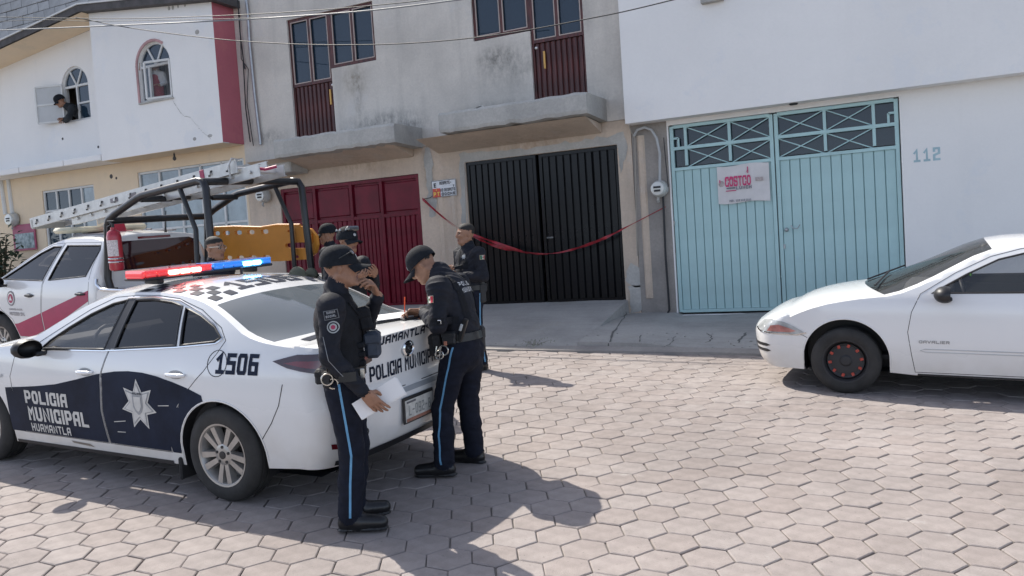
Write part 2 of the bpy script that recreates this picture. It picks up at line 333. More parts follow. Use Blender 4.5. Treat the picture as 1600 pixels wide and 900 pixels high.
def pavers():
    d = .25; a0 = R(28.521); e1 = V((math.cos(a0), math.sin(a0), 0)); e1 = (e1 - UP * e1.dot(UP)).normalized(); e2 = UP.cross(e1)
    foot = CAM - UP * CAM.z * UP.z; off = (.4790624 * CAM.z * UP.z, 2.58742464 * CAM.z * UP.z)
    rin, rt, h = (d - .006) / math.sqrt(3), (d - .018) / math.sqrt(3), .03
    ring = lambda r, z: [V((r * math.cos(R(90 + 60 * k)), r * math.sin(R(90 + 60 * k)), z)) for k in range(6)]
    vs = ring(rt, 0) + ring(rin, -.005) + ring(rin, -h)
    fs = [(0, 1, 2, 3, 4, 5)] + [(k + 6, (k + 1) % 6 + 6, (k + 1) % 6, k) for k in range(6)] + [(k + 12, (k + 1) % 6 + 12, (k + 1) % 6 + 6, k + 6) for k in range(6)]
    base = Matrix((( e1.x, e2.x, UP.x), (e1.y, e2.y, UP.y), (e1.z, e2.z, UP.z))).to_4x4()
    hidden = [(0, 540, 420, 740), (400, 560, 690, 700), (500, 600, 600, 830), (640, 560, 760, 755), (1230, 560, 1600, 615), (0, 350, 420, 560)]
    cand = []
    for j in range(-45, 30):
        for i in range(-75, 60):
            lx, ly = i + .5 * (j % 2), -j * math.sqrt(3) / 2
            p = foot + e1 * (off[0] + d * lx) + e2 * (off[1] + d * ly)
            if p.y > ycurb(p.x) - .13 or p.y < .2 or p.x < -17 or p.x > 6.5: continue
            q = px_of(p); vis = q[2] > .5 and -30 < q[0] < 1630 and 0 < q[1] < 925 and not any(a < q[0] < c and b < q[1] < e for a, b, c, e in hidden)
            cand.append((p, (1 / q[2]) if vis else 0))
    cand.sort(key=lambda c: -c[1])
    me = bpy.data.meshes.new('paver'); me.from_pydata([v[:] for v in vs], [], fs); me.materials.append(mpave)
    rest = MB()
    for n, (p, s) in enumerate(cand):
        t = Matrix.Rotation(random.gauss(0, .006), 4, 'X') @ Matrix.Rotation(random.gauss(0, .006), 4, 'Y') @ Matrix.Rotation(random.gauss(0, .012), 4, 'Z')
        k = 1 + random.uniform(-.012, .006)
        mw = Matrix.Translation(p + UP * random.uniform(-.002, .002) + e1 * random.gauss(0, .0012) + e2 * random.gauss(0, .0012)) @ base @ t @ Matrix.Diagonal((k, k, 1, 1))
        if n < 298 and s > 0:
            o = bpy.data.objects.new('paver', me); COL.objects.link(o); o.parent = STREET; o.matrix_basis = mw
        else: rest.add([mw @ v for v in vs], fs)
    tag(rest.build('paver', mpave, STREET), kind='stuff')
pavers()
mconc = WM_('pavement_concrete', (.42, .41, .39), (.23, .23, .22), .65, 1.3, .9, .25, .4, (.36, .34, .30), .4, .5, sst=(.35, 7, 1))
mslab_ = M('grit_stone', (.34, .33, .31), .95, var=.2)
def wallz(x):
    if x > -3.1: return .735 + .01 * math.sin(x * 3)
    if x > -3.84: return .78
    if x > -6.75: return .985
    if x > -10.7: return 1.02
    return zg(x, 12) + .14
def pavement():
    xs = sorted(set([round(-26 + .5 * i, 3) for i in range(72)] + [-3.845, -3.835, -3.1, -6.76, -6.74, -10.69, -10.71])); mb = MB(); K = 9; vs = []
    for x in xs:
        yc = ycurb(x); z0 = zg(x, yc); ramp = -6.75 < x < -3.84; c = .035 if ramp or -10.7 < x < -6.75 else .10
        if x > -2.9: c = .05
        vs.append((x, yc - .02, z0 - .1))
        for k in range(K):
            t = k / (K - 1); y = yc + (12.35 - yc) * t; u = min(1, (y - yc) / (12 - yc))
            zz = (z0 + c) * (1 - u) + wallz(x) * u
            if not ramp: zz = min(zz + .035 * math.sin(u * math.pi), max(wallz(x), z0 + c))
            vs.append((x, y, zz + .004 * math.sin(x * 7 + k * 2)))
    n = K + 1
    mb.add(vs, [(i * n + k, (i + 1) * n + k, (i + 1) * n + k + 1, i * n + k + 1) for i in range(len(xs) - 1) for k in range(K)])
    o = mb.build('pavement', mconc, smooth=True, sharp=25); tag(o, kind='structure')
    bv = BVHTree.FromPolygons([v.co.copy() for v in o.data.vertices], [tuple(p.vertices) for p in o.data.polygons])
    def on(px, py):
        h = bv.ray_cast(CAM, ray(px, py).normalized(), 60); return h[0] if h[0] else G(px, py, .1)
    mck = M('crack_dark', (.12, .12, .115), .95, var=.2); r_ = random.Random(5)
    def crk(pts, w_, name='pavement_crack', mat=mck):
        P = []
        for a, b in zip(pts[:-1], pts[1:]):
            for k in range(4): P.append(on(a[0] + (b[0] - a[0]) * k / 4 + r_.gauss(0, 1.2), a[1] + (b[1] - a[1]) * k / 4 + r_.gauss(0, .5)))
        P.append(on(*pts[-1])); vs_ = []
        for q in P:
            ww = w_ * r_.uniform(.2, .9); vs_ += [q + UP * .004 - V((ww, ww * .4, 0)), q + UP * .004 + V((ww, ww * .4, 0))]
        MB().add(vs_, [(2 * i, 2 * i + 1, 2 * i + 3, 2 * i + 2) for i in range(len(P) - 1)]).build(name, mat, o)
    crk([(950, 546), (953, 530), (962, 515), (972, 500), (978, 488)], .018); crk([(1000, 535), (1002, 524)], .010); crk([(1035, 545), (1048, 535), (1056, 526)], .010); crk([(1088, 541), (1108, 533), (1112, 526), (1104, 521)], .014); crk([(1152, 536), (1160, 528), (1166, 520)], .022); crk([(955, 545), (1010, 549), (1080, 551), (1170, 555)], .010)
    gr = MB()
    for k in range(70):                                   # grit and chips lying along the foot of the slope
        q = on(r_.uniform(760, 1185), r_.uniform(520, 556)); s_ = r_.uniform(.006, .022)
        gr.dome(q, (s_, s_ * r_.uniform(.6, 1.2), s_ * .7), 6, 2, Matrix.Rotation(r_.uniform(0, 6), 4, 'Z'))
    tag(gr.build('grit', mslab_, o), kind='stuff')
    # low kerb strip in front
    mb = MB(); xk = [-26 + .6 * i for i in range(60)]; vs = []
    for i, x in enumerate(xk):
        y = ycurb(x); z = zg(x, y); j = random.uniform(-.012, .012); lo = .03 if -10.7 < x < -3.9 else .055
        vs += [(x, y - .17 + j, z - .06), (x, y - .16 + j, z + lo * .35 + j * .4), (x, y - .01, z + lo), (x, y + .03, z + lo - .03)]
    mb.add(vs, [(i * 4 + k, (i + 1) * 4 + k, (i + 1) * 4 + k + 1, i * 4 + k + 1) for i in range(len(xk) - 1) for k in range(3)])
    tag(mb.build('kerb', WM_('kerb_concrete', (.34, .32, .30), (.18, .17, .17), .6, 2, .9, .25, .1), smooth=True), kind='structure')
pavement()
# ================================================================ shared house materials
def spot_(px, py, rx, rz, c, am, base=(-7.4, .75)):
    p = F(px, py); return (p.x - base[0], p.z - base[1], rx, rz, c, am)
mgray = WM_('cement_render', (.70, .655, .59), (.38, .365, .34), .65, .75, .92, .25, .5, (.64, .615, .58), .6, .6,
            [spot_(775, 90, .42, .22, (.10, .10, .09), .85), spot_(800, 105, .9, .5, (.22, .215, .20), .6), spot_(555, 125, .35, .35, (.22, .18, .12), .7), spot_(560, 150, .12, .7, (.16, .15, .13), .6), spot_(600, 192, 1.1, .28, (.15, .15, .145), .85), spot_(640, 200, .5, .2, (.08, .08, .08), .7), spot_(770, 175, 1.0, .22, (.16, .16, .15), .7), spot_(420, 215, .6, .22, (.17, .17, .165), .7), spot_(935, 160, .4, .3, (.20, .2, .19), .6), spot_(905, 20, .3, .5, (.28, .27, .25), .5)])
mtan = WM_('tan_render', (.66, .54, .43), (.40, .34, .28), .6, .9, .92, .25, .5, (.60, .53, .46), .6, .6, [spot_(668, 262, .16, .55, (.14, .13, .12), .85), spot_(1000, 470, .5, .3, (.22, .19, .16), .7), spot_(700, 470, .5, .5, (.3, .28, .25), .6), spot_(1025, 250, .25, .8, (.2, .18, .16), .6), spot_(560, 260, 1.2, .25, (.34, .24, .17), .6), spot_(830, 225, 1.3, .2, (.36, .25, .17), .6)])
mwhite = WM_('white_paint', (.83, .815, .79), (.64, .64, .63), .35, .5, .85, .05, .12, (.74, .75, .76), .5, .2)
mcream = WM_('cream_paint', (.78, .63, .45), (.58, .49, .39), .4, .8, .85, .08, .25, (.62, .53, .40), .4, .25)
mred = WM_('red_paint', (.50, .15, .18), (.40, .12, .15), .45, 1.2, .7, .12, .2, (.58, .22, .20), .25, .2)
mslab = WM_('raw_concrete', (.52, .505, .47), (.27, .27, .255), .7, 1.6, .95, .35, .3, (.42, .41, .39), .5, .7)
mroof = M('roof_sheet', (.075, .07, .07), .8, var=.3, scale=6, bump=.3)
mdark = M('dark_room', (.02, .02, .022), .9, var=0)
mteal = M('teal_enamel', (.385, .565, .565), .42, var=.07, scale=1.6, bump=.08, bscale=25)
mblackg = M('black_enamel', (.006, .0065, .008), .27, var=.25, scale=2, bump=.12, bscale=9, spec=.28)
mmaroon = M('maroon_enamel', (.14, .007, .020), .36, spec=.25, var=.25, scale=3, bump=.1, bscale=12)
mredwood = M('door_red_varnish', (.13, .032, .028), .45, var=.6, scale=3.2, col2=(.030, .010, .011), stretch=(9, 9, 1.2), bump=.25, bscale=10)
mtrim = M('window_trim', (.42, .34, .30), .5, var=.1)
mframe = M('window_frame_paint', (.62, .62, .60), .55, var=.08)
mwin = glass_mat('window_glass', (.030, .060, .095), .25, .03, .6)  # blue of the reflected sky is put into the tint
mmetal = M('galvanised', (.42, .43, .44), .45, .7, var=.15, scale=8)
mplast = M('grey_plastic', (.40, .40, .38), .5, var=.1)
mwire = M('black_cable', (.02, .02, .022), .6, var=0)
mrubber = M('black_rubber', (.018, .018, .019), .75, var=.2, scale=12)
def shell(parent, x0, x1, y, z0, z1, mat, depth=7., top=True):
    """the rest of the building's box behind its front"""
    mb = MB(); mb.box(((x0 + x1) / 2, y + depth - .1, (z0 + z1) / 2), (x1 - x0, .2, z1 - z0)); mb.build('back_wall', mat, parent)
    for x in (x0 + .09, x1 - .09): MB().box((x, y + depth / 2 + .1, (z0 + z1) / 2), (.18, depth - .6, z1 - z0 - .01)).build('side_wall', mat, parent)
    if top: MB().box(((x0 + x1) / 2, y + depth / 2, z1 + .07), (x1 - x0 - .02, depth - .02, .14)).build('roof', mslab, parent)
def quad(p): return [(F(*q).x, F(*q).z) for q in p]
# ================================================================ the grey cement house
XL, XR = -11.262, -3.645
HG = thing('cement_house', 'unpainted grey cement house with two balcony slabs, a maroon gate and a black gate', 'house', Matrix.Translation((-7.4, 12, .75)))
ZS, ZT = 3.72, 7.95
hole_l = [(-10.01, 6.31), (-10.01, 4.02), (-9.085, 4.02), (-9.085, 5.295), (-8.115, 5.295), (-8.115, 6.31)]
hole_r = [(-6.2, 6.31), (-6.2, 5.29), (-5.19, 5.29), (-5.19, 4.02), (-4.29, 4.02), (-4.29, 6.31)]
wall('upper_wall', [(XL, ZS), (XR, ZS), (XR, ZT), (XL, ZT)], [hole_l, hole_r], 12, mgray, HG, .16)
gb = (-6.52, -3.875, .9, 3.36); gm = (-10.5, -7.44, .95, 3.27)
wall('lower_wall', [(XL, .3), (XR, .3), (XR, ZS - .004), (XL, ZS - .004)], [[(gb[0], gb[2]), (gb[1], gb[2]), (gb[1], gb[3]), (gb[0], gb[3])], [(gm[0], gm[2]), (gm[1], gm[2]), (gm[1], gm[3]), (gm[0], gm[3])]], 12.012, mtan, HG, .16)
shell(HG, XL, XR, 12, .3, ZT, mgray)
MB().box(((XL + XR) / 2, 12.9, 3.85), (XR - XL - .4, 1.2, .12)).build('floor_slab', mslab, HG)
def ragged(poly, h, amp, seed):
    r = random.Random(seed); P = densify(poly, h); return [(x + r.gauss(0, amp), z + r.gauss(0, amp)) for x, z in P]
def balcony(x0, x1, z0, z1, yf, seed, skew=0):
    r = random.Random(seed); n = 26; mb = MB(); vs = []
    for i in range(n + 1):
        x = x0 + (x1 - x0) * i / n; e = r.gauss(0, .005); e2 = r.gauss(0, .006)
        vs += [(x, 11.999, z0 - .03), (x, yf + .015, z0 + e2), (x, yf - .006 * r.random(), z0 + .05 + e2), (x, yf, z1 - .04 + e), (x, yf + .03, z1 + e), (x, 11.999, z1 + e * .3)]
    fs = [(i * 6 + k, (i + 1) * 6 + k, (i + 1) * 6 + (k + 1) % 6, i * 6 + (k + 1) % 6) for i in range(n) for k in range(6)]
    fs += [tuple(range(5, -1, -1)), tuple(n * 6 + k for k in range(6))]
    mb.add(vs, fs); return mb.build('balcony', mslab, HG, norm=True)
balcony(F(686, 200, 11.12).x, -4.0, 3.75, 4.06, 11.12, 1)
balcony(F(428, 235, 11.15).x, -7.30, 3.72, 4.03, 11.15, 2)
xa_, xb_ = XL + .02, F(452, 240, 11.5).x
MB().cbox(((xa_ + xb_) / 2, 11.75, 3.62), (xb_ - xa_, .49, .24), .02).build('ledge', mslab, HG)
for x0, x1 in ((-7.0, -4.1), (-10.6, -7.5)):           # tan underside beam
    MB().prism([(11.999, ZS - .02), (11.3, ZS + .015), (11.999, ZS - .16)], x0, x1, 'x').build('balcony_haunch', mtan, HG)
def door_window(hole, dx, door_side):
    """french window with its door: frame bars, pale beads, panes, ribbed steel leaf"""
    x0, x1 = hole[0][0], hole[4 if door_side < 0 else 4][0]
    x0, x1 = min(p[0] for p in hole), max(p[0] for p in hole); z1 = 6.31
    fr = MB(); bead = MB(); y = 12.07
    segs = [(x0, dx, 5.09 if door_side < 0 else 5.31), (dx, x1, 5.31 if door_side < 0 else 5.09)]
    panes = []
    for a, b, zb in segs:
        m_ = (a + b) / 2
        for xx in (a + .025, m_, b - .025): fr.box((xx, y, (z1 + zb) / 2), (.05, .06, z1 - zb - .1))
        for zz in (zb + .025, z1 - .025): fr.box(((a + b) / 2, y - .002, zz), (b - a, .062, .05))
        for p, q in ((a + .05, m_ - .025), (m_ + .025, b - .05)):
            panes.append((p, q, zb + .05, z1 - .05))
            for xx in (p + .008, q - .008): bead.box((xx, y - .026, (z1 + zb) / 2), (.016, .02, z1 - zb - .10))
            for zz in (zb + .058, z1 - .058): bead.box(((p + q) / 2, y - .027, zz), (q - p, .02, .016))
    f = fr.build('window_frame', mredwood, HG); bead.build('bead', mtrim, f)
    for p, q, a, b in panes: MB().box(((p + q) / 2, y + .012, (a + b) / 2), (q - p, .006, b - a)).build('pane', mwin, f)
    a, b = (x0, dx) if door_side < 0 else (dx, x1)
    d = MB().box(((a + b) / 2, y + .03, 4.55), (b - a, .02, 1.08))
    for xx in (a + .02, b - .02): d.box((xx, y, 4.55), (.04, .05, 1.08))
    d = d.build('balcony_door', mredwood, HG); n = 9; st = (b - a - .08) / n
    me = None
    for i in range(n):
        cx = a + .04 + st * (i + .5)
        if me is None:
            o = MB().prism([(-st * .42, 0), (-st * .26, -.028), (st * .26, -.028), (st * .42, 0)], -.53, .53, 'z').build('slat', mredwood, None); me = o.data
        else: o = bpy.data.objects.new('slat', me); COL.objects.link(o)
        o.parent = d; o.matrix_basis = WMX[d.name].inverted() @ Matrix.Translation((cx, y + .018, 4.55))
    hx = b - .1 if door_side < 0 else a + .1
    MB().bar((hx + .1 * (1 if door_side > 0 else 0), y - .02, 4.95), (hx + .1 * (1 if door_side > 0 else 0), y - .02, 4.68), .03, .02).build('handle', M('yellow_handle', (.65, .38, .1), .5, var=.1), d)
    MB().dome((hx - (.03 if door_side > 0 else -.06), y - .01, 5.02), .03, mat=Matrix.Rotation(R(90), 4, 'X')).build('lock', M('lock_steel', (.7, .68, .66), .35, .8, var=0), d)
door_window(hole_l, -9.085, -1); door_window(hole_r, -5.19, 1)
def ribs(parent, x0, x1, z0, z1, y, n, mat, depth=.02, name='panel', duty=.43, ang=0.):
    st = (x1 - x0) / n; h = (z1 - z0) / 2; me = None
    for i in range(n):
        if me is None:
            o = MB().prism([(-st * .49, .004), (-st * duty, -depth), (st * duty, -depth), (st * .49, .004)], -h, h, 'z').build(name, mat, None); me = o.data
        else: o = bpy.data.objects.new(name, me); COL.objects.link(o)
        o.parent = parent; o.matrix_basis = WMX[parent.name].inverted() @ Matrix.Translation((x0 + st * (i + .5), y, z0 + h))
# black gate: two leaves, the left one standing slightly proud
xm = F(836, 250).x
for a, b, y, n in ((gb[0] + .01, xm - .01, 12.06, 10), (xm + .035, gb[1] - .01, 12.09, 10)):
    g = MB().box(((a + b) / 2, y + .03, 2.17), (b - a, .03, 2.36))
    for xx in (a + .025, b - .025): g.box((xx, y, 2.17), (.05, .05, 2.36))
    for zz in (1.0, 3.33): g.box(((a + b) / 2, y, zz), (b - a - .1, .05, .05))
    if n and b > -4: g.box((F(925, 330).x, y - .008, 2.17), (.035, .05, 2.26))
    g = g.build('gate', mblackg, HG); ribs(g, a + .05, b - .05, 1.03, 3.3, y + .012, n, mblackg, .022, duty=.36)
MB().tube([(xm + .1, 12.06, 2.02), (xm + .16, 12.02, 2.02), (xm + .2, 12.06, 2.02)], .012, 6).build('gate_handle', mmetal, HG)
# grey cement band and broken plaster round the black gate
band = ragged([(gb[0] - .14, 1.4), (gb[0] - .02, 1.4), (gb[0] + .003, 3.35), (gb[1], 3.35), (gb[1] + .03, 2.9), (gb[1] + .17, 3.3), (gb[1] + .1, 3.55), (gb[1] - .15, 3.5), (-5.3, 3.47), (gb[0] - .1, 3.53)], .09, .014, 4)
band = [(x, max(z, 3.364) if gb[0] - .01 < x < gb[1] + .01 else z) for x, z in band]; band = [(min(x, gb[0] - .003), z) if x < gb[0] + .15 and z < 3.36 else ((max(x, gb[1] + .003), z) if x > gb[1] - .15 and z < 3.36 else (x, z)) for x, z in band]
vs, fs, ce = cdt([band]); mb = MB(); ks = [f if (V(vs[f[1]]) - V(vs[f[0]])).cross(V(vs[f[2]]) - V(vs[f[0]])) > 0 else f[::-1] for f, c in zip(fs, ce) if inpoly(c, band)]
mb.add([(x, 12.004, z) for x, z in vs], ks); mb.build('gate_surround', mslab, HG)
for pl, sd in (([(-3.84, 1.32), (-3.8, 1.55), (-3.3, 1.28), (-3.27, 1.2), (-3.8, 1.22)], 3), ([(-3.8, .8), (-3.84, 1.2), (-3.2, 1.22), (-3.1, .8)], 5), ([(-3.42, 2.0), (-3.38, 3.5), (-3.12, 3.6), (-3.1, 1.3), (-3.25, 1.3)], 6), ([(-7.3, 3.0), (-7.28, 3.68), (-7.15, 3.68), (-7.12, 2.6), (-7.25, 2.4)], 8)):
    pl = ragged(pl, .1, .02, sd); vs, fs, ce = cdt([pl]); ks = [f if (V(vs[f[1]]) - V(vs[f[0]])).cross(V(vs[f[2]]) - V(vs[f[0]])) > 0 else f[::-1] for f, c in zip(fs, ce) if inpoly(c, pl)]
    MB().add([(x, 12.006, z) for x, z in vs], ks).build('bare_patch', mslab, HG)
for x, wd_ in ((-7.03, .13), (-6.78, .10), (-3.5, .13)):      # plastered-over conduits and pier ribs
    MB().prism([(x - wd_ / 2, 12.011), (x - wd_ / 4, 11.985), (x + wd_ / 4, 11.985), (x + wd_ / 2, 12.011)], 1.0, 3.45 if x > -4 else 3.1, 'z').build('pier_rib', mtan, HG)
# maroon gate: framed upper panels over ribbed sheets
g = MB().box((-8.97, 12.1, 2.12), (3.04, .02, 2.3))
cols = [-10.49, -9.72, -8.9, -8.25, -7.45]; zsp = F(655, 332).z
for xx in cols: g.box((xx + (.03 if xx < -10 else -.03 if xx > -7.6 else 0), 12.06, 2.12), (.06, .05, 2.3))
for zz in (3.235, zsp, 1.03): g.box((-8.97, 12.064, zz), (3.0, .05, .055))
g = g.build('gate', mmaroon, HG)
for a, b in zip(cols[:-1], cols[1:]):
    MB().cbox(((a + b) / 2, 12.08, (zsp + 3.235) / 2), (b - a - .12, .03, 3.235 - zsp - .13), .02).build('inset_panel', mmaroon, g)
    ribs(g, a + .04, b - .04, 1.06, zsp - .03, 12.085, 7, mmaroon, .022, duty=.34)
# conduits, wires and meters on the wall
def strand(name, pts, r, mat, label, cat, group=None, n=6):
    return tag(own_origin(MB().tube(pts, r, n).build(name, mat, smooth=True)), label, cat, group)
def onwall(px, py, y=11.95): return F(px, py, y)
strand('conduit', [onwall(384, -6), onwall(387, 20), onwall(390, 70), onwall(398, 150), onwall(407, 226)], .028, mmetal, 'grey steel conduit running down the cement wall beside the red corner', 'conduit')
strand('wall_cable', [onwall(371, -5), onwall(375, 50), onwall(381, 100), onwall(383, 108), onwall(380, 95), onwall(384, 170), onwall(391, 222)], .011, mwire, 'loose black cable hanging between the red corner and the steel conduit', 'cable')
strand('wall_cable', [onwall(374, 20), onwall(377, 92), onwall(388, 108), onwall(386, 160), onwall(396, 228)], .008, mwire, 'thin looped black cable nearest the steel conduit on the cement wall', 'cable')
def meter(px, py, y, label, r=.11):
    c = F(px, py, y); t = thing('electricity_meter', label, 'electricity meter', Matrix.Translation(c))
    rot = Matrix.Translation(c) @ Matrix.Rotation(R(90), 4, 'X')
    MB().lathe([(.001, -.05), (r * 1.08, -.05), (r * 1.08, .0), (r * 1.0, .03), (r * .95, .035)], 20, rot).build('socket', mplast, t, smooth=True)
    MB().lathe([(r * .95, .03), (r * .92, .09), (r * .8, .115), (.001, .12)], 20, rot).build('glass_cover', M('meter_glass', (.55, .55, .52), .08, var=0, coat=1), t, smooth=True)
    MB().box(c + V((0, -.122, -.03)), (r * .8, .006, .03)).box(c + V((0, -.122, .02)), (r * .9, .006, .03)).build('dial', mwire, t)
    MB().tube([c + V((-.02, 0, -r)), c + V((-.02, -.03, -r - .05)), c + V((-.02, 0, -r - .07))], .02, 8).build('seal', mplast, t); return t
meter(1030, 295, 11.93, 'round electricity meter on the bare pier beside the teal gate', .12)
meter(412, 306, 11.9, 'round electricity meter beside the maroon gate behind the pickup rack', .12)
strand('meter_conduit', [F(991, 212, 11.97), F(996, 203, 11.93), F(1007, 199, 11.93), F(1018, 203, 11.93), F(1026, 216, 11.93), F(1031, 240, 11.93), F(1031, 284, 11.93)], .020, M('pale_pvc', (.40, .41, .41), .5, var=.1), 'pale bent conduit feeding the meter beside the teal gate', 'conduit', n=8)
strand('meter_conduit', [F(1036, 306, 11.96), F(1040, 400, 11.96), F(1046, 484, 11.96), F(1042, 492, 11.96)], .018, mwire, 'black pipe dropping from the meter to the ground beside the teal gate', 'conduit')
strand('wall_cable', [F(1037, 215, 11.95), F(1040, 250, 11.95), F(1044, 290, 11.95), F(1040, 304, 11.95)], .008, mwire, 'thin black wire looping behind the meter beside the teal gate', 'cable')
strand('wall_cable', [F(982, 190, 11.97), F(986, 205, 11.97), F(992, 216, 11.97), F(994, 330, 11.97), F(996, 400, 11.97)], .010, M('beige_wire', (.33, .3, .26), .7, var=0), 'beige wire dropping from the corner below the white overhang', 'cable')
mb = MB().lathe([(.001, 0), (.10, .0), (.11, .02), (.09, .05)], 16, Matrix.Translation(F(750, 176, 11.5)) @ Matrix.Rotation(R(70), 4, 'X')); mb.bar(F(750, 178, 11.45), F(756, 180, 11.3), .02, .02)
tag(own_origin(mb.build('floodlight', M('lamp_shell', (.6, .6, .58), .5, var=.1), smooth=True)), 'small white round lamp lying on the right balcony slab', 'lamp')
# ================================================================ white house with the teal gate
HW = thing('white_house', 'white painted house with a teal double gate and the number 112', 'house', Matrix.Translation((1.5, 12, .6)))
gt = (-3.075, .01, .735, 3.545); YU = 11.72
zo = F(1200, 164.5, YU).z
wall('lower_wall', [(XR + .55, .2), (9.0, .2), (9.0, zo + .3), (XR + .55, zo + .3)], [[(gt[0], gt[2]), (gt[1], gt[2]), (gt[1], gt[3]), (gt[0], gt[3])]], 12, mwhite, HW, .2)
wall('upper_wall', [(XR + .01, zo), (9.0, zo), (9.0, 7.3), (XR + .01, 7.3)], [], YU, mwhite, HW, .2)
MB().box(((XR + 9.01) / 2, (YU + 12.03) / 2, zo + .052), (9 - XR - .03, 12.01 - YU, .1)).build('soffit', mwhite, HW)
MB().box((XR + .28, 12.08, 2.1), (.54, .15, 3.4)).build('pier', WM_('pier_cement', (.36, .33, .30), (.2, .19, .18), .7, 1.5, .95, .3, .3), HW)
shell(HW, XR + .01, 9, 12, .2, 7.3, mwhite)
MB().box((1.4, F(1113, 0, YU).y - .02, F(1113, -6, YU).z + .05), (.01, .01, .01)).build('sill_nib', mslab, HW) if False else None
a, b = F(1096, 4, YU - .05), F(1130, -1, YU - .05)
MB().box(((a.x + b.x) / 2, YU - .05, b.z + .05), (b.x - a.x, .12, .12)).build('window_sill', mslab, HW)
xmid = F(1213, 300).x; zr1, zr2 = F(1224, 213).z, F(1226, 245).z
mpanedark = glass_mat('transom_glass', (.016, .036, .055), .35, .06, .6)  # dark blue reflection coloured into this tint as well
for side, (x0, x1, ups) in enumerate(((gt[0] + .015, xmid - .008, (1070, 1139)), (xmid + .008, gt[1] - .015, (1289, 1366)))):
    g = MB(); y = 12.05
    for xx in (x0 + .025, x1 - .025): g.box((xx, y, (gt[2] + gt[3]) / 2 + .01), (.05, .05, gt[3] - gt[2] - .06))
    for zz in (gt[3] - .03, zr1, zr2 - .02, gt[2] + .055): g.box(((x0 + x1) / 2, y - .001, zz), (x1 - x0 - .1, .048, .045))
    cols_ = [x0 + .025] + [F(u, 215).x for u in ups] + [x1 - .025]
    for xx in cols_[1:-1]: g.box((xx, y + .001, (zr2 + gt[3]) / 2), (.04, .044, gt[3] - zr2 - .05))
    for c0, c1 in zip(cols_[:-1], cols_[1:]):
        if c1 - c0 < .35: continue
        for zb, zt_ in ((zr1 + .022, gt[3] - .053), (zr2, zr1 - .022)):
            g.bar((c0 + .02, y, zb), (c1 - .02, y, zt_), .014, .014); g.bar((c0 + .02, y + .015, zt_), (c1 - .02, y + .015, zb), .014, .014)
    g.box(((x0 + x1) / 2, y + .03, (gt[2] + zr2) / 2), (x1 - x0 - .08, .012, zr2 - gt[2] - .08))
    xs_ = x0 + .12 if side == 0 else x1 - .12                     # the small stepped bar round the hinge
    g.bar((xs_, y - .002, zr1), (xs_, y - .002, zr1 + .15), .03, .03); g.bar((xs_, y - .002, zr1 + .15), (x0 + .03 if side == 0 else x1 - .03, y - .002, zr1 + .15), .03, .03)
    g = g.build('gate', mteal, HW); ribs(g, x0 + .05, x1 - .05, gt[2] + .08, zr2 - .045, y + .01, 11, mteal, .014, duty=.44)
    MB().box(((x0 + x1) / 2, y + .05, (zr2 + gt[3]) / 2), (x1 - x0 - .06, .006, gt[3] - zr2 - .04)).build('pane', mpanedark, g)
    if side:
        MB().tube([F(1236, 352, 12.0), F(1240, 357, 11.97), F(1246, 357, 11.97), F(1250, 351, 12.0)], .008, 6).build('handle', mmetal, g)
        MB().dome(F(1229, 359, 12.03), .03, mat=Matrix.Rotation(R(90), 4, 'X')).box(F(1226, 385, 12.03), (.02, .02, .06)).build('lock', mmetal, g)
mb = MB(); p = F(1427, 254, 12); flat_text('112', .17, .085, .028, p, (1, 0, 0), (0, 0, 1), mb); mb.build('house_number', M('number_teal', (.36, .50, .54), .7, var=.1), HW)
c = V((F(1240, 166, 11.86).x, 11.86, zo)); MB().lathe([(.001, -.02), (.05, -.02), (.06, -.004), (.06, .0)], 16, Matrix.Translation(c)).build('ceiling_spot', mwire, HW)
# poster on the gate
mpaper = M('poster_paper', (.62, .60, .59), .7, var=.06, scale=5)
q = [F(1120, 261, 12.02), F(1201, 251.5, 12.02), F(1204, 313, 12.02), F(1124, 319, 12.02)]
x0, x1, z0, z1 = q[0].x, q[1].x, q[3].z, q[0].z
t = thing('gate_poster', 'white cloth poster with pink COSTCO lettering tied to the teal gate', 'poster', Matrix.Translation(((x0 + x1) / 2, 12.02, z0)))
mb = MB(); n = 8
vs = [(x0 + (x1 - x0) * i / n, 12.012 + .007 * math.sin(i * 1.7) * math.sin(j * 1.1), z0 + (z1 - z0) * j / n - .012 * math.sin(i * .9)) for i in range(n + 1) for j in range(n + 1)]
mb.add(vs, [(i * (n + 1) + j, (i + 1) * (n + 1) + j, (i + 1) * (n + 1) + j + 1, i * (n + 1) + j + 1) for i in range(n) for j in range(n)]); mb.build('cloth', mpaper, t, smooth=True)
W_, H_ = x1 - x0, z1 - z0; yq = 12.0; mb = MB(); X = (1, 0, 0); Z = (0, 0, 1)
flat_text('COSTCO', .145, .10, .027, (x0 + W_ * .15, yq, z0 + H_ * .44), X, Z, mb, 0, fit=W_ * .5, gap=.012)
for u, v in ((.05, .60), (.17, .63), (.27, .66), (.30, .66)): mb.box((x0 + W_ * u, yq, z0 + H_ * v), (.015, .003, .04))
mb.bar((x0 + W_ * .6, yq, z0 + H_ * .93), (x0 + W_ * .6, yq, z0 + H_ * .76), .012, .004); mb.bar((x0 + W_ * .57, yq, z0 + H_ * .78), (x0 + W_ * .6, yq, z0 + H_ * .86), .012, .004)
mb.box((x0 + W_ * .26, yq - .001, z0 + H_ * .33), (W_ * .2, .003, .012)); mb.build('pink_lettering', M('poster_pink', (.55, .05, .16), .7, var=.1), t)
mb = MB()
flat_text('LUNCH', .045, .035, .010, (x0 + W_ * .36, yq, z0 + H_ * .35), X, Z, mb, 0, fit=W_ * .3)
flat_text('PED. 112 119 1111', .03, .022, .007, (x0 + W_ * .22, yq, z0 + H_ * .03), X, Z, mb, 0, fit=W_ * .42)
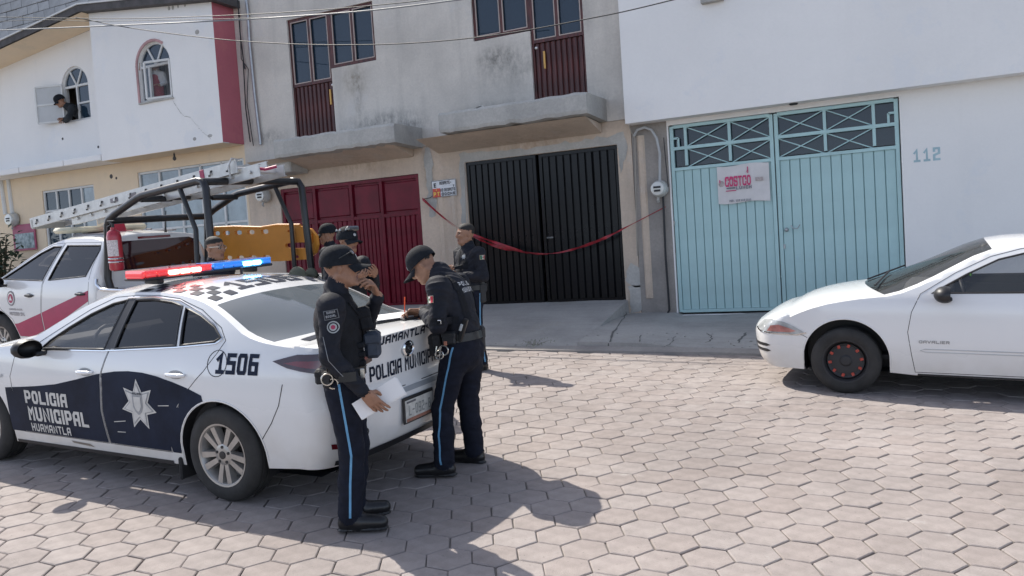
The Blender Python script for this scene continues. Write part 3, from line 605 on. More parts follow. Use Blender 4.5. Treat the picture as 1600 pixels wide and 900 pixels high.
mb.box((x0 + W_ * .26, yq, z0 + H_ * .40), (W_ * .17, .003, .02)); mb.build('grey_lettering', M('poster_grey', (.16, .17, .2), .7, var=0), t)
mb = MB(); flat_text('OFERTA', .05, .03, .01, (x0 + W_ * .74, yq, z0 + H_ * .54), X, Z, mb, 0, fit=W_ * .15) if False else mb.box((x0 + W_ * .81, yq, z0 + H_ * .58), (W_ * .15, .003, .05)); mb.dome((x0 + W_ * .08, yq + .01, z0 + H_ * .53), (.045, .045, .012), mat=Matrix.Rotation(R(90), 4, 'X'))
mb.build('faded_stamp', M('poster_faded', (.42, .36, .35), .7, var=.3, scale=40), t)
# sign between the two gates
a, b, c_, d_ = F(673.5, 283, 11.97), F(711.5, 279, 11.97), F(712.5, 305, 11.97), F(676, 309, 11.97); x0, x1, z0, z1 = a.x, b.x, d_.z, a.z; W_, H_ = x1 - x0, z1 - z0
t = thing('parking_sign', 'small white RESPETE sign with a red PT sticker between the two gates', 'sign', Matrix.Translation(((x0 + x1) / 2, 11.99, z0)))
MB().cbox(((x0 + x1) / 2, 11.98, (z0 + z1) / 2), (W_, .012, H_), .004).build('plate', M('sign_white', (.68, .7, .72), .4, var=.1, scale=9), t)
mb = MB(); yq = 11.973
for zz in (z0 + .008, z1 - .008): mb.box(((x0 + x1) / 2, yq, zz), (W_ - .01, .002, .007))
for xx in (x0 + .008, x1 - .008): mb.box((xx, yq, (z0 + z1) / 2), (.007, .002, H_ - .024))
flat_text('E', .075, .045, .018, (x0 + .045, yq, z0 + H_ * .58), X, Z, mb); flat_text('RESPETE-', .055, .034, .012, (x0 + W_ * .34, yq, z0 + H_ * .72), X, Z, mb, fit=W_ * .48, gap=.008)
flat_text('Y', .04, .028, .009, (x0 + W_ * .88, yq, z0 + H_ * .52), X, Z, mb); flat_text('NO RESPETO', .055, .03, .010, (x0 + W_ * .36, yq, z0 + H_ * .30), X, Z, mb, fit=W_ * .60, gap=.006); flat_text('COCHE', .05, .05, .014, (x0 + W_ * .40, yq, z0 + H_ * .07), X, Z, mb, fit=W_ * .56)
mb.build('lettering', M('sign_ink', (.03, .03, .035), .6, var=0), t)
MB().box((x0 + W_ * .20, 11.968, z0 + H_ * .26), (W_ * .31, .003, H_ * .52)).build('sticker', M('sticker_red', (.6, .08, .05), .5, var=.1), t)
mb = MB(); flat_text('PT', .065, .045, .016, (x0 + W_ * .08, 11.966, z0 + H_ * .08), X, Z, mb, fit=W_ * .25); mb.box((x0 + W_ * .2, 11.965, z0 + H_ * .43), (.02, .002, .02)); mb.build('sticker_lettering', M('sticker_yellow', (.8, .55, .1), .5, var=0), t)
strand('sign_wire', [F(661, 311, 11.98), F(672, 309, 11.96), F(676, 306, 11.97)], .006, mwire, 'short black wire tying the tape under the white sign', 'wire')
# ================================================================ white and cream house with the arched windows
YB = 11.46
HL = thing('gabled_house', 'white upper floor over cream ground floor with arched windows and a red corner', 'house', Matrix.Translation((-15.5, 12, 1.1)))
AP = (-14.6, 7.19); XF = -21.5; SL = .118
def gz(x): return AP[1] - SL * abs(x - AP[0])
def arch(x0, x1, zb, zs, n=12):
    r = (x1 - x0) / 2; c = (x0 + x1) / 2
    return [(x0, zb), (x1, zb), (x1, zs)] + [(c + r * math.cos(math.pi * i / n), zs + r * math.sin(math.pi * i / n)) for i in range(1, n)] + [(x0, zs)]
bw = (-13.30, -12.42, 5.18, 5.86); ww = (-16.27, -15.44, 5.22, 5.97)
XBL = F(150, 150, YB).x
wall('bay_wall', [(XBL, 4.19), (XL, 4.19), (XL, gz(XL) - .04), (AP[0], AP[1] - .04), (XBL, gz(XBL) - .04)], [arch(*bw)], YB, mwhite, HL, .16)
MB().box((XL - .02, (YB + 12.3) / 2 + .004, (4.19 + gz(XL)) / 2 - .02), (.05, 12.3 - YB, gz(XL) - 4.19 - .06)).build('red_corner_wall', mred, HL)
MB().box((XBL + .08, (YB + 12) / 2 + .08, 5.65), (.16, 12 - YB - .17, 2.9)).build('side_wall', mwhite, HL)
MB().box(((XBL + XL) / 2, (YB + 12) / 2 + .03, 4.21), (XL - XBL - .06, 12 - YB + .05, .05)).build('soffit', mcream, HL)
wall('wing_wall', [(XF, 4.33), (XBL + .3, 4.33), (XBL + .3, gz(XBL) - .035), (XF, gz(XF) - .035)], [arch(*ww)], 12, mwhite, HL, .16)
x_ = XF
while x_ < XBL - .1:
    x2 = min(x_ + 1.45, XBL - .005); MB().cbox(((x_ + x2) / 2, (YB + 12) / 2, 4.265), (x2 - x_ - .02, 12 - YB + .04, .125), .012).build('ledge_slab', mwhite, HL); x_ = x2
w1 = (-17.27, -15.57, 2.5, 3.84); w2 = (-14.22, -11.32, 2.1, 3.95)
rect = lambda w_: [(w_[0], w_[2]), (w_[1], w_[2]), (w_[1], w_[3]), (w_[0], w_[3])]
wall('lower_wall', [(XF, .4), (XL - .003, .4), (XL - .003, 4.2), (XF, 4.2)], [rect(w1), rect(w2)], 12.01, mcream, HL, .16)
shell(HL, XF, XL - .01, 12, .4, 6.35, mcream, 6, top=False)
mb = MB()
for s_, xa in ((1, XL + .18), (-1, XF - .3)):
    xb = AP[0]; mb.add([(xa, y, gz(xa) + dz) for y in (11.28, 17.5) for dz in (-.05, .09)] + [(xb, y, AP[1] + dz) for y in (11.28, 17.5) for dz in (-.05, .09)], [(0, 1, 5, 4), (2, 6, 7, 3), (1, 3, 7, 5), (0, 4, 6, 2), (0, 2, 3, 1)])
rf = mb.build('roof', mroof, HL)
mb = MB()
for xa in (XL + .18, XF - .3): mb.bar((xa, 11.27, gz(xa) + .10), (AP[0], 11.27, AP[1] + .10), .03, .03)
mb.build('verge_trim', mframe, rf)
mb = MB(); mb.add([(XF - .2, 11.3, gz(XF - .2) - .06), (XBL, 11.3, gz(XBL) - .06), (XBL, 12.0, gz(XBL) - .06), (XF - .2, 12.0, gz(XF - .2) - .06)], [(0, 1, 2, 3)]); mb.build('eave_soffit', mcream, HL)
def arch_window(wd, y, leafdir, cur, curl, lower_cols, bar=None):
    x0, x1, zb, zs = wd; r = (x1 - x0) / 2; c = (x0 + x1) / 2; f = MB()
    A = [(c + (r - .02) * math.cos(math.pi * i / 14), y, zs + (r - .02) * math.sin(math.pi * i / 14)) for i in range(15)]
    for a, b in zip(A[:-1], A[1:]): f.bar(a, b, .05, .045, up=(0, 1, 0))
    for xx in (x0 + .022, x1 - .022, bar or c): f.box((xx, y, (zb + zs) / 2), (.045, .05, zs - zb))
    for zz in (zb + .022, zs): f.box((c, y + .001, zz), (x1 - x0, .051, .045))
    for an in (60, 120): f.bar((c, y, zs), (c + (r - .03) * math.cos(R(an)), y, zs + (r - .03) * math.sin(R(an))), .035, .03, up=(0, 1, 0))
    fo = f.build('arched_window', mframe, HL)
    for k in range(3):
        a0 = math.pi * k / 3; P = [(c, zs)] + [(c + (r - .04) * math.cos(a0 + math.pi / 3 * i / 5), zs + (r - .04) * math.sin(a0 + math.pi / 3 * i / 5)) for i in range(6)]
        MB().prism(P, y + .01, y + .016).build('pane', mwin, fo)
    return fo
mcurt = M('maroon_curtain', (.10, .02, .05), .9, var=.3, scale=6, stretch=(6, 6, .6)); mnet = M('net_curtain', (.55, .55, .56), .9, var=.2, scale=7, stretch=(8, 8, .5))
def curtain(x0, x1, z0, z1, y, mat, parent):
    n = 22; vs = []
    for i in range(n + 1):
        x = x0 + (x1 - x0) * i / n; vs += [(x, y + .03 * math.sin(i * 1.3), z0), (x, y + .03 * math.sin(i * 1.3), z1)]
    MB().add(vs, [(2 * i, 2 * i + 2, 2 * i + 3, 2 * i + 1) for i in range(n)]).build('curtain', mat, parent, smooth=True)
fo = arch_window(ww, 12.06, 0, mcurt, 0, 2); cw = (ww[0] + ww[1]) / 2
for z0, z1 in ((5.25, 5.58), (5.61, 5.94)): MB().box(((cw + ww[1]) / 2, 12.07, (z0 + z1) / 2), (.36, .006, z1 - z0)).build('pane', mwin, fo)
MB().box(((cw + ww[1]) / 2, 12.06, 5.595), (.37, .045, .035)).build('glazing_bar', mframe, fo)
curtain(-16.2, cw + .03, 5.2, 6.3, 12.35, mcurt, fo); curtain(cw + .03, ww[1], 5.2, 5.58, 12.3, mcurt, fo)
# open leaf standing out from the wing wall
lf = MB(); hx = ww[0] + .02; q0 = V((hx, 12.0, 0)); q1 = V((-16.90, 11.80, 0)); L_ = lambda t, z: q0.lerp(q1, t) + V((0, 0, z))
for t_ in (.03, .97): lf.bar(L_(t_, 5.27), L_(t_, 6.04), .04, .03, up=(0, 1, 0))
for z in (5.27, 5.65, 6.04): lf.bar(L_(.03, z), L_(.97, z), .03, .04)
lo = lf.build('open_casement', mframe, HL)
for z0, z1 in ((5.29, 5.63), (5.67, 6.02)): MB().add([L_(.05, z0), L_(.95, z0), L_(.95, z1), L_(.05, z1)], [(0, 1, 2, 3)]).build('pane', M('frosted_pane', (.5, .51, .51), .5, var=.05, spec=.2), lo)
fo = arch_window(bw, YB + .07, 0, mnet, 0, 2, bw[0] + .25); cb = (bw[0] + bw[1]) / 2
MB().box((bw[0] + .135, YB + .08, 5.52), (.19, .006, .62)).build('pane', mwin, fo)
curtain(bw[0] + .03, bw[1] - .05, 5.2, 6.2, YB + .55, mnet, fo)
lf = MB(); q0 = V((bw[1] - .02, YB + .02, 0)); q1 = V((cb - .16, YB - .10, 0)); L2 = lambda t, z: q0.lerp(q1, t) + V((0, 0, z))
for t_ in (.03, .97): lf.bar(L2(t_, 5.21), L2(t_, 5.9), .04, .03, up=(0, 1, 0))
for z in (5.21, 5.9): lf.bar(L2(.03, z), L2(.97, z), .03, .04)
lo = lf.build('open_casement', mframe, HL); MB().add([L2(.05, 5.23), L2(.95, 5.23), L2(.95, 5.88), L2(.05, 5.88)], [(0, 1, 2, 3)]).build('pane', glass_mat('child_pane', (.4, .42, .44), .95, .03, .08, 1.18), lo)
mb = MB(); A = [(cb + .46 * math.cos(math.pi * i / 14), YB - .004, 5.86 + .46 * math.sin(math.pi * i / 14)) for i in range(4, 15)] + [(bw[0] - .02, YB - .004, 5.18)]
for a, b in zip(A[:-1], A[1:]): mb.bar(a, b, .05, .02, up=(0, 1, 0))
mb.build('pink_surround', M('surround_pink', (.42, .25, .25), .8, var=.2), HL)
MB().box((cb, YB - .01, 5.165), (.92, .05, .03)).build('sill', mslab, HL)
def grid_window(wd, ncol, rows, y=12.06, curt=None):
    x0, x1, z0, z1 = wd; f = MB()
    for i in range(ncol + 1):
        xx = x0 + .025 + (x1 - x0 - .05) * i / ncol; f.box((xx, y, (z0 + z1) / 2), (.045, .05, z1 - z0))
    zz = [z0 + .024] + rows + [z1 - .024]
    for z in zz: f.box(((x0 + x1) / 2, y + .001, z), (x1 - x0 - .01, .052, .042))
    fo = f.build('window', mframe, HL); st = (x1 - x0 - .05) / ncol
    for i in range(ncol):
        for a, b in zip(zz[:-1], zz[1:]): MB().box((x0 + .025 + st * (i + .5), y + .01, (a + b) / 2), (st - .04, .006, b - a - .03)).build('pane', M('bright_pane', (.20, .25, .28), .08, var=.35, scale=1.7, coat=.6) if (curt is None or i > 2) else mwin, fo)
    if curt: curtain(x0 + .05, x0 + (x1 - x0) * .55, z0, z1, y + .35, curt, fo)
    return fo
grid_window(w1, 4, [3.38], curt=mcurt); grid_window(w2, 5, [2.75, 3.42])
for x, z, s_ in ((-15.0, 3.95, .05), (-14.85, 3.9, .03), (-15.3, 4.6, .03), (-16.6, 5.75, .04), (-16.5, 5.75, .03), (-16.4, 4.9, .03)):
    MB().dome((x, 12.0 if z > 4.3 else 12.01, z), (s_, s_, .01), 8, 3, Matrix.Rotation(R(90), 4, 'X')).build('plaster_hole', mroof, HL)
# crack below the bay window
def crack(pts, wd_, y, mat, name='wall_crack', parent=HL, seed=1):
    r = random.Random(seed); P = densify(pts, .05, False); mb = MB()
    for (a, b) in zip(P[:-1], P[1:]):
        w_ = wd_ * r.uniform(.4, 1.3); j = r.gauss(0, .01); mb.add([(a[0], y, a[1] + j), (b[0], y, b[1]), (b[0], y, b[1] + w_), (a[0], y, a[1] + w_ + j)], [(0, 1, 2, 3)])
    return mb.build(name, mat, parent)
cpt = [(F(u, v, YB).x, F(u, v, YB).z) for u, v in ((269, 155), (275, 166), (283, 178), (290, 182), (298, 184))]; crack(cpt, .018, YB - .003, mslab)
cpt = [(F(u, v, YB).x, F(u, v, YB).z) for u, v in ((298, 184), (308, 197), (318, 208), (330, 218))]; crack(cpt, .006, YB - .003, mslab, seed=3)
for u, v in ((264, 13), (270, 12), (278, 9), (289, 8), (308, 50), (304, 217), (328, 212)):
    p = F(u, v, YB - .001); MB().dome(p, (random.uniform(.02, .07), random.uniform(.03, .06), .006), 7, 3, Matrix.Rotation(R(90), 4, 'X')).build('plaster_chip', mslab, HL)
# block wall of the building behind
HB = thing('block_wall', 'grey unplastered concrete block wall rising behind the gabled roof', 'wall', Matrix.Translation((-17, 13.6, 6)))
MB().box((-16.5, 13.85, 6.5), (15, .2, 7.4)).build('mortar_bed', WM_('mortar', (.30, .30, .30), (.2, .2, .2), .5, 2, .95, .2, .2), HB)
mblock = M('concrete_block', (.38, .385, .39), .95, var=.12, scale=7, bump=.4, bscale=60, isl=.10); bme = None
for j in range(17):
    for i in range(24):
        x = -22.4 + .41 * i + (.205 if j % 2 else 0); z = 6.3 + .21 * j
        q = px_of((x, 13.7, z))
        if not (-40 < q[0] < 360 and -25 < q[1] < 100) or z < gz(x) - .3: continue
        if bme is None:
            o = MB().cbox((0, 0, 0), (.398, .12, .198), .006).build('block', mblock, None); bme = o.data
        else: o = bpy.data.objects.new('block', bme); COL.objects.link(o)
        o.parent = HB; o.matrix_basis = WMX[HB.name].inverted() @ Matrix.Translation((x + random.gauss(0, .003), 13.71 + random.gauss(0, .004), z))
# drain pipes, meter, poster, bulb, plant
strand('drain_pipe', [F(2, 282), F(9, 335)], .05, mframe, 'pale drain pipe at the very end of the cream wall', 'pipe', 'drain pipes on the cream wall', 8)
strand('drain_pipe', [F(13, 280), F(20, 334)], .05, mframe, 'pale drain pipe second from the end of the cream wall', 'pipe', 'drain pipes on the cream wall', 8)
meter(20, 343, 11.93, 'grey electricity meter below the drain pipes on the cream wall', .15)
a, b = F(20, 354, 11.98), F(58, 388, 11.98)
t = thing('wall_poster', 'framed poster with a pink border on the cream wall behind the pickup', 'poster', Matrix.Translation((a.x, 11.98, b.z)))
MB().cbox(((a.x + b.x) / 2, 11.975, (a.z + b.z) / 2), (b.x - a.x, .03, a.z - b.z + .05), .005).build('border', M('poster_border', (.34, .07, .13), .5, var=.15), t)
MB().box(((a.x + b.x) / 2 + .02, 11.956, (a.z + b.z) / 2 - .08), (b.x - a.x - .12, .006, a.z - b.z - .2)).build('picture', M('poster_picture', (.42, .5, .52), .5, scale=9, col2=(.10, .15, .16)), t)
p = F(272, 240, 11.7); mb = MB().tube([(p.x, 11.7, 4.19), (p.x, 11.7, p.z - .05)], .008, 5); t = thing('hanging_bulb', 'bare bulb hanging under the projecting white floor', 'lamp', Matrix.Translation((p.x, 11.7, p.z - .2)))
mb.build('flex', mwire, t); MB().lathe([(.001, -.09), (.03, -.07), (.035, -.04), (.018, 0), (.018, .05), (.001, .05)], 10, Matrix.Translation((p.x, 11.7, p.z - .05))).build('bulb', mroof, t, smooth=True)
def leafy(name, label, c, h, n, mat, seed, spread=.35, stems=5):
    r = random.Random(seed); t = thing(name, label, 'plant', Matrix.Translation(c)); s_ = MB(); lv = MB()
    for k in range(stems):
        a = r.uniform(0, 6.28); top = V(c) + V((math.cos(a) * spread * r.random(), math.sin(a) * spread * r.random(), h * r.uniform(.6, 1))); mid = V(c).lerp(top, .5) + V((0, 0, .1 * h)); s_.tube([c, mid, top], [.02 * h, .014 * h, .006 * h], 5)
        for i in range(n // stems):
            q = V(c).lerp(top, r.uniform(.25, 1.05)) + V((r.gauss(0, spread * .35), r.gauss(0, spread * .35), r.gauss(0, h * .08))); L = h * r.uniform(.07, .15)
            rt = Matrix.Rotation(r.uniform(0, 6.3), 3, 'Z') @ Matrix.Rotation(r.uniform(-.9, .6), 3, 'Y')
            lv.add([q + rt @ V(v) for v in ((0, 0, 0), (L * .5, -L * .2, .01), (L, 0, -.02), (L * .5, L * .2, .01))], [(0, 1, 2, 3)])
    s_.build('stem', M('stem_brown', (.10, .08, .05), .9), t); tag(lv.build('leaves', mat, t), kind='stuff'); return t
mleaf = M('leaf_dark', (.035, .06, .035), .6, var=.5, scale=3)
c = F(4, 412, 11.3); leafy('shrub', 'dark green shrub at the foot of the cream wall beside the pickup', (c.x - .1, 11.3, zg(c.x, 11.3) + .1), 1.75, 420, mleaf, 3, .5, 9)
for u, lab in ((842, 'small green weed growing from the kerb in front of the black gate'),):
    c = G(u, 542); leafy('weed', lab, (c.x, ycurb(c.x) + .03, zg(c.x, c.y) + .02), .10, 90, M('weed_green', (.07, .12, .03), .7, var=.4), 5, .22, 9)
# overhead cables
mcab = M('cable_grey', (.20, .21, .22), .55, var=.05); grp = 'overhead cables'
def cable(pts, r, mat, label, y=10.9):
    P = [F(u, v, y) for u, v in pts]; Q = []
    for i in range(len(P) - 1):
        p0, p1, p2, p3 = P[max(i - 1, 0)], P[i], P[i + 1], P[min(i + 2, len(P) - 1)]
        for k in range(6):
            t = k / 6; Q.append(.5 * ((2 * p1) + (p2 - p0) * t + (2 * p0 - 5 * p1 + 4 * p2 - p3) * t * t + (3 * p1 - p0 - 3 * p2 + p3) * t ** 3))
    Q.append(P[-1]); strand('overhead_cable', Q, r, mat, label, 'cable', grp, 6)
cable([(-40, 49), (130, 42), (330, 33), (480, 24), (600, 14), (760, -6)], .012, mcab, 'thickest pale cable crossing above the left balcony door')
cable([(-40, 26), (170, 29), (330, 25), (480, 17), (640, 3), (700, -6)], .007, mwire, 'thin dark cable just above the thick pale cable')
cable([(118, 27), (200, 43), (330, 60), (450, 68.5), (560, 70), (650, 67), (740, 59), (830, 46), (910, 31), (980, 17), (1075, -6)], .008, mwire, 'thin sagging cable that dips across both balcony windows')
cable([(-40, 36), (60, 31), (150, 33), (330, 30), (420, 27)], .005, mwire, 'thinnest dark cable that ends by the steel conduit')
# caution tape
mtape = M('red_tape', (.42, .015, .03), .35, var=.25, scale=14, col2=(.16, .01, .015), coat=.2)
def tape(pts, y):
    P = [F(u, v, yy) for (u, v), yy in zip(pts, y)]; Q = []
    for i in range(len(P) - 1):
        p0, p1, p2, p3 = P[max(i - 1, 0)], P[i], P[i + 1], P[min(i + 2, len(P) - 1)]
        for k in range(8):
            t = k / 8; Q.append(.5 * ((2 * p1) + (p2 - p0) * t + (2 * p0 - 5 * p1 + 4 * p2 - p3) * t * t + (3 * p1 - p0 - 3 * p2 + p3) * t ** 3))
    Q.append(P[-1]); vs = []; n = len(Q)
    for i, q in enumerate(Q):
        tw = .9 * math.sin(i * .33) + .35 * math.sin(i * 1.1); wd_ = .025 * (.65 + .35 * math.cos(i * .23)); d = V((0, math.sin(tw), math.cos(tw))) * wd_
        vs += [q - d, q + d * .05 + V((0, -.004, 0)), q + d]
    return MB().add(vs, [(i * 3 + k, (i + 1) * 3 + k, (i + 1) * 3 + k + 1, i * 3 + k + 1) for i in range(n - 1) for k in range(2)])
o = tape([(660, 311), (690, 337), (720, 358), (760, 379), (800, 391), (850, 396.5), (890, 391), (940, 374), (990, 349), (1040, 323)], [11.96, 11.9, 11.86, 11.84, 11.82, 11.82, 11.84, 11.86, 11.9, 11.96]).build('caution_tape', mtape, smooth=True)
own_origin(o); tag(o, 'long red caution tape sagging across the black gate', 'tape')
o = tape([(662, 312), (690, 338), (716, 357), (760, 374), (820, 394), (856, 397)], [11.94, 11.88, 11.84, 11.80, 11.79, 11.80]).build('caution_tape', mtape, smooth=True)
own_origin(o); tag(o, 'shorter red caution tape hanging behind the officer at the black gate', 'tape')
# ================================================================ vehicles
def pchip(pts):
    xs = np.array([p[0] for p in pts], float); ys = np.array([p[1] for p in pts], float); h = np.diff(xs); d = np.diff(ys) / h; n = len(xs); m = np.zeros(n)
    for i in range(1, n - 1):
        if d[i - 1] * d[i] > 0: w1 = 2 * h[i] + h[i - 1]; w2 = h[i] + 2 * h[i - 1]; m[i] = (w1 + w2) / (w1 / d[i - 1] + w2 / d[i])
    m[0], m[-1] = d[0], d[-1]
    def f(x):
        x = min(max(x, xs[0]), xs[-1]); i = min(max(int(np.searchsorted(xs, x)) - 1, 0), n - 2); t = (x - xs[i]) / h[i]
        return float((1 + 2 * t) * (1 - t) ** 2 * ys[i] + t * (1 - t) ** 2 * h[i] * m[i] + t * t * (3 - 2 * t) * ys[i + 1] + t * t * (t - 1) * h[i] * m[i + 1])
    return f
def paint(name, col, rough=.28, dirt=(.42, .37, .30), damt=.5, zlo=.15, zhi=.75):
    """car paint with a clear coat, a film of road dust low down, and dark trim on its inner face"""
    if name in MATS: return MATS[name]
    m = bpy.data.materials.new(name); m.use_nodes = True; n = m.node_tree.nodes; L = m.node_tree.links; b = n['Principled BSDF']
    b.inputs['Roughness'].default_value = rough; b.inputs['Coat Weight'].default_value = .8; b.inputs['Coat Roughness'].default_value = .05
    tc = n.new('ShaderNodeTexCoord'); sp = n.new('ShaderNodeSeparateXYZ'); L.new(tc.outputs['Object'], sp.inputs[0])
    mr = n.new('ShaderNodeMapRange'); mr.inputs[1].default_value = zlo; mr.inputs[2].default_value = zhi; mr.inputs[3].default_value = 1; mr.inputs[4].default_value = 0; L.new(sp.outputs[2], mr.inputs[0])
    no = n.new('ShaderNodeTexNoise'); no.inputs['Scale'].default_value = 5; no.inputs['Detail'].default_value = 8; L.new(tc.outputs['Object'], no.inputs['Vector'])
    mu = n.new('ShaderNodeMath'); mu.operation = 'MULTIPLY'; L.new(mr.outputs[0], mu.inputs[0]); L.new(no.outputs['Fac'], mu.inputs[1])
    m2 = n.new('ShaderNodeMath'); m2.operation = 'MULTIPLY'; L.new(mu.outputs[0], m2.inputs[0]); m2.inputs[1].default_value = damt * 2
    x = n.new('ShaderNodeMix'); x.data_type = 'RGBA'; L.new(m2.outputs[0], x.inputs[0]); x.inputs[6].default_value = (*col, 1); x.inputs[7].default_value = (*dirt, 1)
    ge = n.new('ShaderNodeNewGeometry'); y = n.new('ShaderNodeMix'); y.data_type = 'RGBA'; L.new(ge.outputs['Backfacing'], y.inputs[0]); L.new(x.outputs[2], y.inputs[6]); y.inputs[7].default_value = (.03, .03, .032, 1)
    L.new(y.outputs[2], b.inputs['Base Color'])
    rr = n.new('ShaderNodeMapRange'); rr.inputs[3].default_value = rough; rr.inputs[4].default_value = .75; L.new(m2.outputs[0], rr.inputs[0]); L.new(rr.outputs[0], b.inputs['Roughness'])
    MATS[name] = m; return m
mtyre = M('tyre', (.030, .029, .028), .85, var=.35, scale=5, bump=.15, bscale=60)
mrim = M('alloy', (.40, .385, .365), .36, .7, var=.12, scale=10)
mtrimblk = M('black_trim', (.016, .016, .018), .45, var=.1)
mchrome = M('chrome', (.7, .71, .72), .12, 1, var=0)
mint = M('cabin_trim', (.035, .035, .038), .85, var=.1)
mseat = M('seat_cloth', (.05, .05, .055), .9, var=.15)
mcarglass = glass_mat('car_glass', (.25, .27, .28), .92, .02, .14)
mskyglass = glass_mat('sky_tint_glass', (.20, .235, .26), .30, .05, .45)  # pale diffuse tint stands in for the bright sky mirrored in the pane
mdarkglass = glass_mat('tinted_glass', (.006, .008, .010), .18, .02)
class Car:
    def __init__(c, t, s):
        c.t = t; c.s = s; c.mw = WMX[t.name]
        c.top = pchip(s['top']); c.ctr = pchip(s['ctr']); c.wp = pchip(s['wp']); c.pr = pchip(s['prof']); c.belt = pchip(s['belt']); c.bul = pchip(s['bulge'])
        c.xr, c.xf = s['top'][0][0], s['top'][-1][0]
    def W(c, x, z):
        b = c.belt(x); k = c.wp(x)
        if z <= b: y = k * c.pr(z)
        else: y = k * c.pr(b) - c.s['tum'] * (z - b) - c.s.get('tum2', .0) * (z - b) ** 2
        cr = c.s.get('crease')
        if cr: y += cr[1] * math.exp(-((z - cr[0] - cr[2] * (x - 1.2)) / .045) ** 2) * (1 if .0 < x < 2.6 else .4)
        return y
    def bot(c, x):
        z = c.s['sill'](x)
        for xa, r, za in c.s['arch']:
            if abs(x - xa) < r:
                z = max(z, za + math.sqrt(r * r - (x - xa) ** 2))
        return z
    def P(c, x, z, off=0., side=1): return V((x, side * (c.W(x, z) + off), z))
    def mesh(c, name, vs, fs, mats, parent=None, smooth=True, mi=None, sharp=35):
        mb = MB(); mb.add(vs, fs); 
        if mi: mb.m = mi
        return mb.build(name, mats, parent or c.t, world=False, smooth=smooth, sharp=sharp)
    def ends(c, front, nth):
        s = c.s; xc = c.xf if front else c.xr; prof = pchip(s['nose' if front else 'tail']); nz = 16; z0 = c.bot(xc); ze = c.top(xc); zl = s['lipz'][1 if front else 0]; sg = 1 if front else -1
        ex = s['round'][1 if front else 0]; G_ = []
        for i in range(nth):
            th = -math.pi / 2 + math.pi * i / (nth - 1); U = abs(math.cos(th)) ** (2 / ex) if 0 < i < nth - 1 else 0.; Y = math.copysign(abs(math.sin(th)) ** (2 / ex), math.sin(th)) if 0 < i < nth - 1 else math.copysign(1, math.sin(th)); zt = ze + (zl - ze) * (1 - abs(Y) ** 2.5)
            col = []
            for j in range(nz + 1):
                z = z0 + (zt - z0) * j / nz; col.append(V((xc + (prof(z) - xc) * U, c.W(xc, z) * Y, z)))
            G_.append(col)
        return G_
    def shell(c, mat, doors, glass, nth=29, bump_h=.055, belowmat=None):
        s = c.s; t = c.t; Rg = c.ends(False, nth); Fg = c.ends(True, nth)
        Ys = [Rg[i][0].y / Rg[-1][0].y for i in range(nth)]
        st = s['stations']; vs = []; fs = []; nz = 16
        def addgrid(g, flip):
            k = len(vs); n = len(g[0]); [vs.extend(col) for col in g]
            for i in range(len(g) - 1):
                for j in range(n - 1):
                    f = (k + i * n + j, k + (i + 1) * n + j, k + (i + 1) * n + j + 1, k + i * n + j + 1); fs.append(f[::-1] if flip else f)
        addgrid(Rg, True); addgrid(Fg, False)
        # top cover
        def topnode(x, Y):
            ze = c.top(x); b = c.bul(x); xx = x + b * (1 - Y * Y); zc = max(c.ctr(x), ze - .02); w_ = c.W(x, ze)
            return V((xx, w_ * Y, ze + (zc - ze) * (1 - abs(Y) ** s.get('crown', 2.6))))
        rows = []
        nd = 4
        for v in range(nd, 0, -1):                      # deck behind the last station
            row = []
            for i in range(nth):
                a = topnode(st[0], Ys[i]); b = Rg[i][-1]; u = v / nd; p = a.lerp(b, u); p.z += .012 * math.sin(u * math.pi); row.append(b if v == nd else p)
            rows.append(row)
        kst = len(rows)
        for x in st: rows.append([topnode(x, Y) for Y in Ys])
        for v in range(1, nd + 1):
            row = []
            for i in range(nth):
                a = topnode(st[-1], Ys[i]); b = Fg[i][-1]; u = v / nd; p = a.lerp(b, u); p.z += .02 * math.sin(u * math.pi); row.append(b if v == nd else p)
            rows.append(row)
        gl = {'windscreen': ([], []), 'rear_window': ([], [])}
        k = len(vs); [vs.extend(r) for r in rows]
        for i in range(len(rows) - 1):
            for j in range(nth - 1):
                f = (k + i * nth + j, k + (i + 1) * nth + j, k + (i + 1) * nth + j + 1, k + i * nth + j + 1)
                xm_ = .5 * (st[i - kst] + st[i - kst + 1]) if kst <= i < kst + len(st) - 1 else None; Ym = .5 * (Ys[j] + Ys[j + 1]); hit = None
                if xm_ is not None:
                    for nm, (a, b_, yl) in s['screens'].items():
                        if a < xm_ < b_ and abs(Ym) < yl: hit = nm
                (gl[hit][1] if hit else fs).append(f)
        mats = [mat]
        # sides
        top_pts = [(x, c.top(x)) for x in st]
        zs_r = [Rg[-1][j].z for j in range(nz + 1)]; zs_f = [Fg[-1][j].z for j in range(nz + 1)]
        bx = [c.xr]; x = c.xr
        bots = []
        xs_b = sorted(set([round(c.xr + .05 * i, 4) for i in range(1, int((c.xf - c.xr) / .05))] + [xa + r * math.cos(math.pi * q / 24) for xa, r, za in s['arch'] for q in range(25)] ))
        for x in xs_b:
            if c.xr + .004 < x < c.xf - .004: bots.append((x, c.bot(x)))
        out = bots + [(c.xf, z) for z in zs_f] + [(x, z) for x, z in reversed(top_pts[1:-1])] + [(c.xr, z) for z in reversed(zs_r)]
        polys = [out] + [densify(p, .06) for p in glass.values()] + [densify(p, .06) for p in doors.values()]
        pv, pf, pc = cdt(polys, bump_h)
        cat = {}
        for f, ce in zip(pf, pc):
            if not inpoly(ce, out): continue
            if any(inpoly(ce, g) for g in glass.values()): continue
            key = 'body'
            for dn, dp in doors.items():
                if inpoly(ce, dp): key = dn; break
            a, b, d = [V(pv[i]) for i in f]; cat.setdefault(key, []).append(f if (b - a).cross(d - a) > 0 else f[::-1])
        c.parts = {}
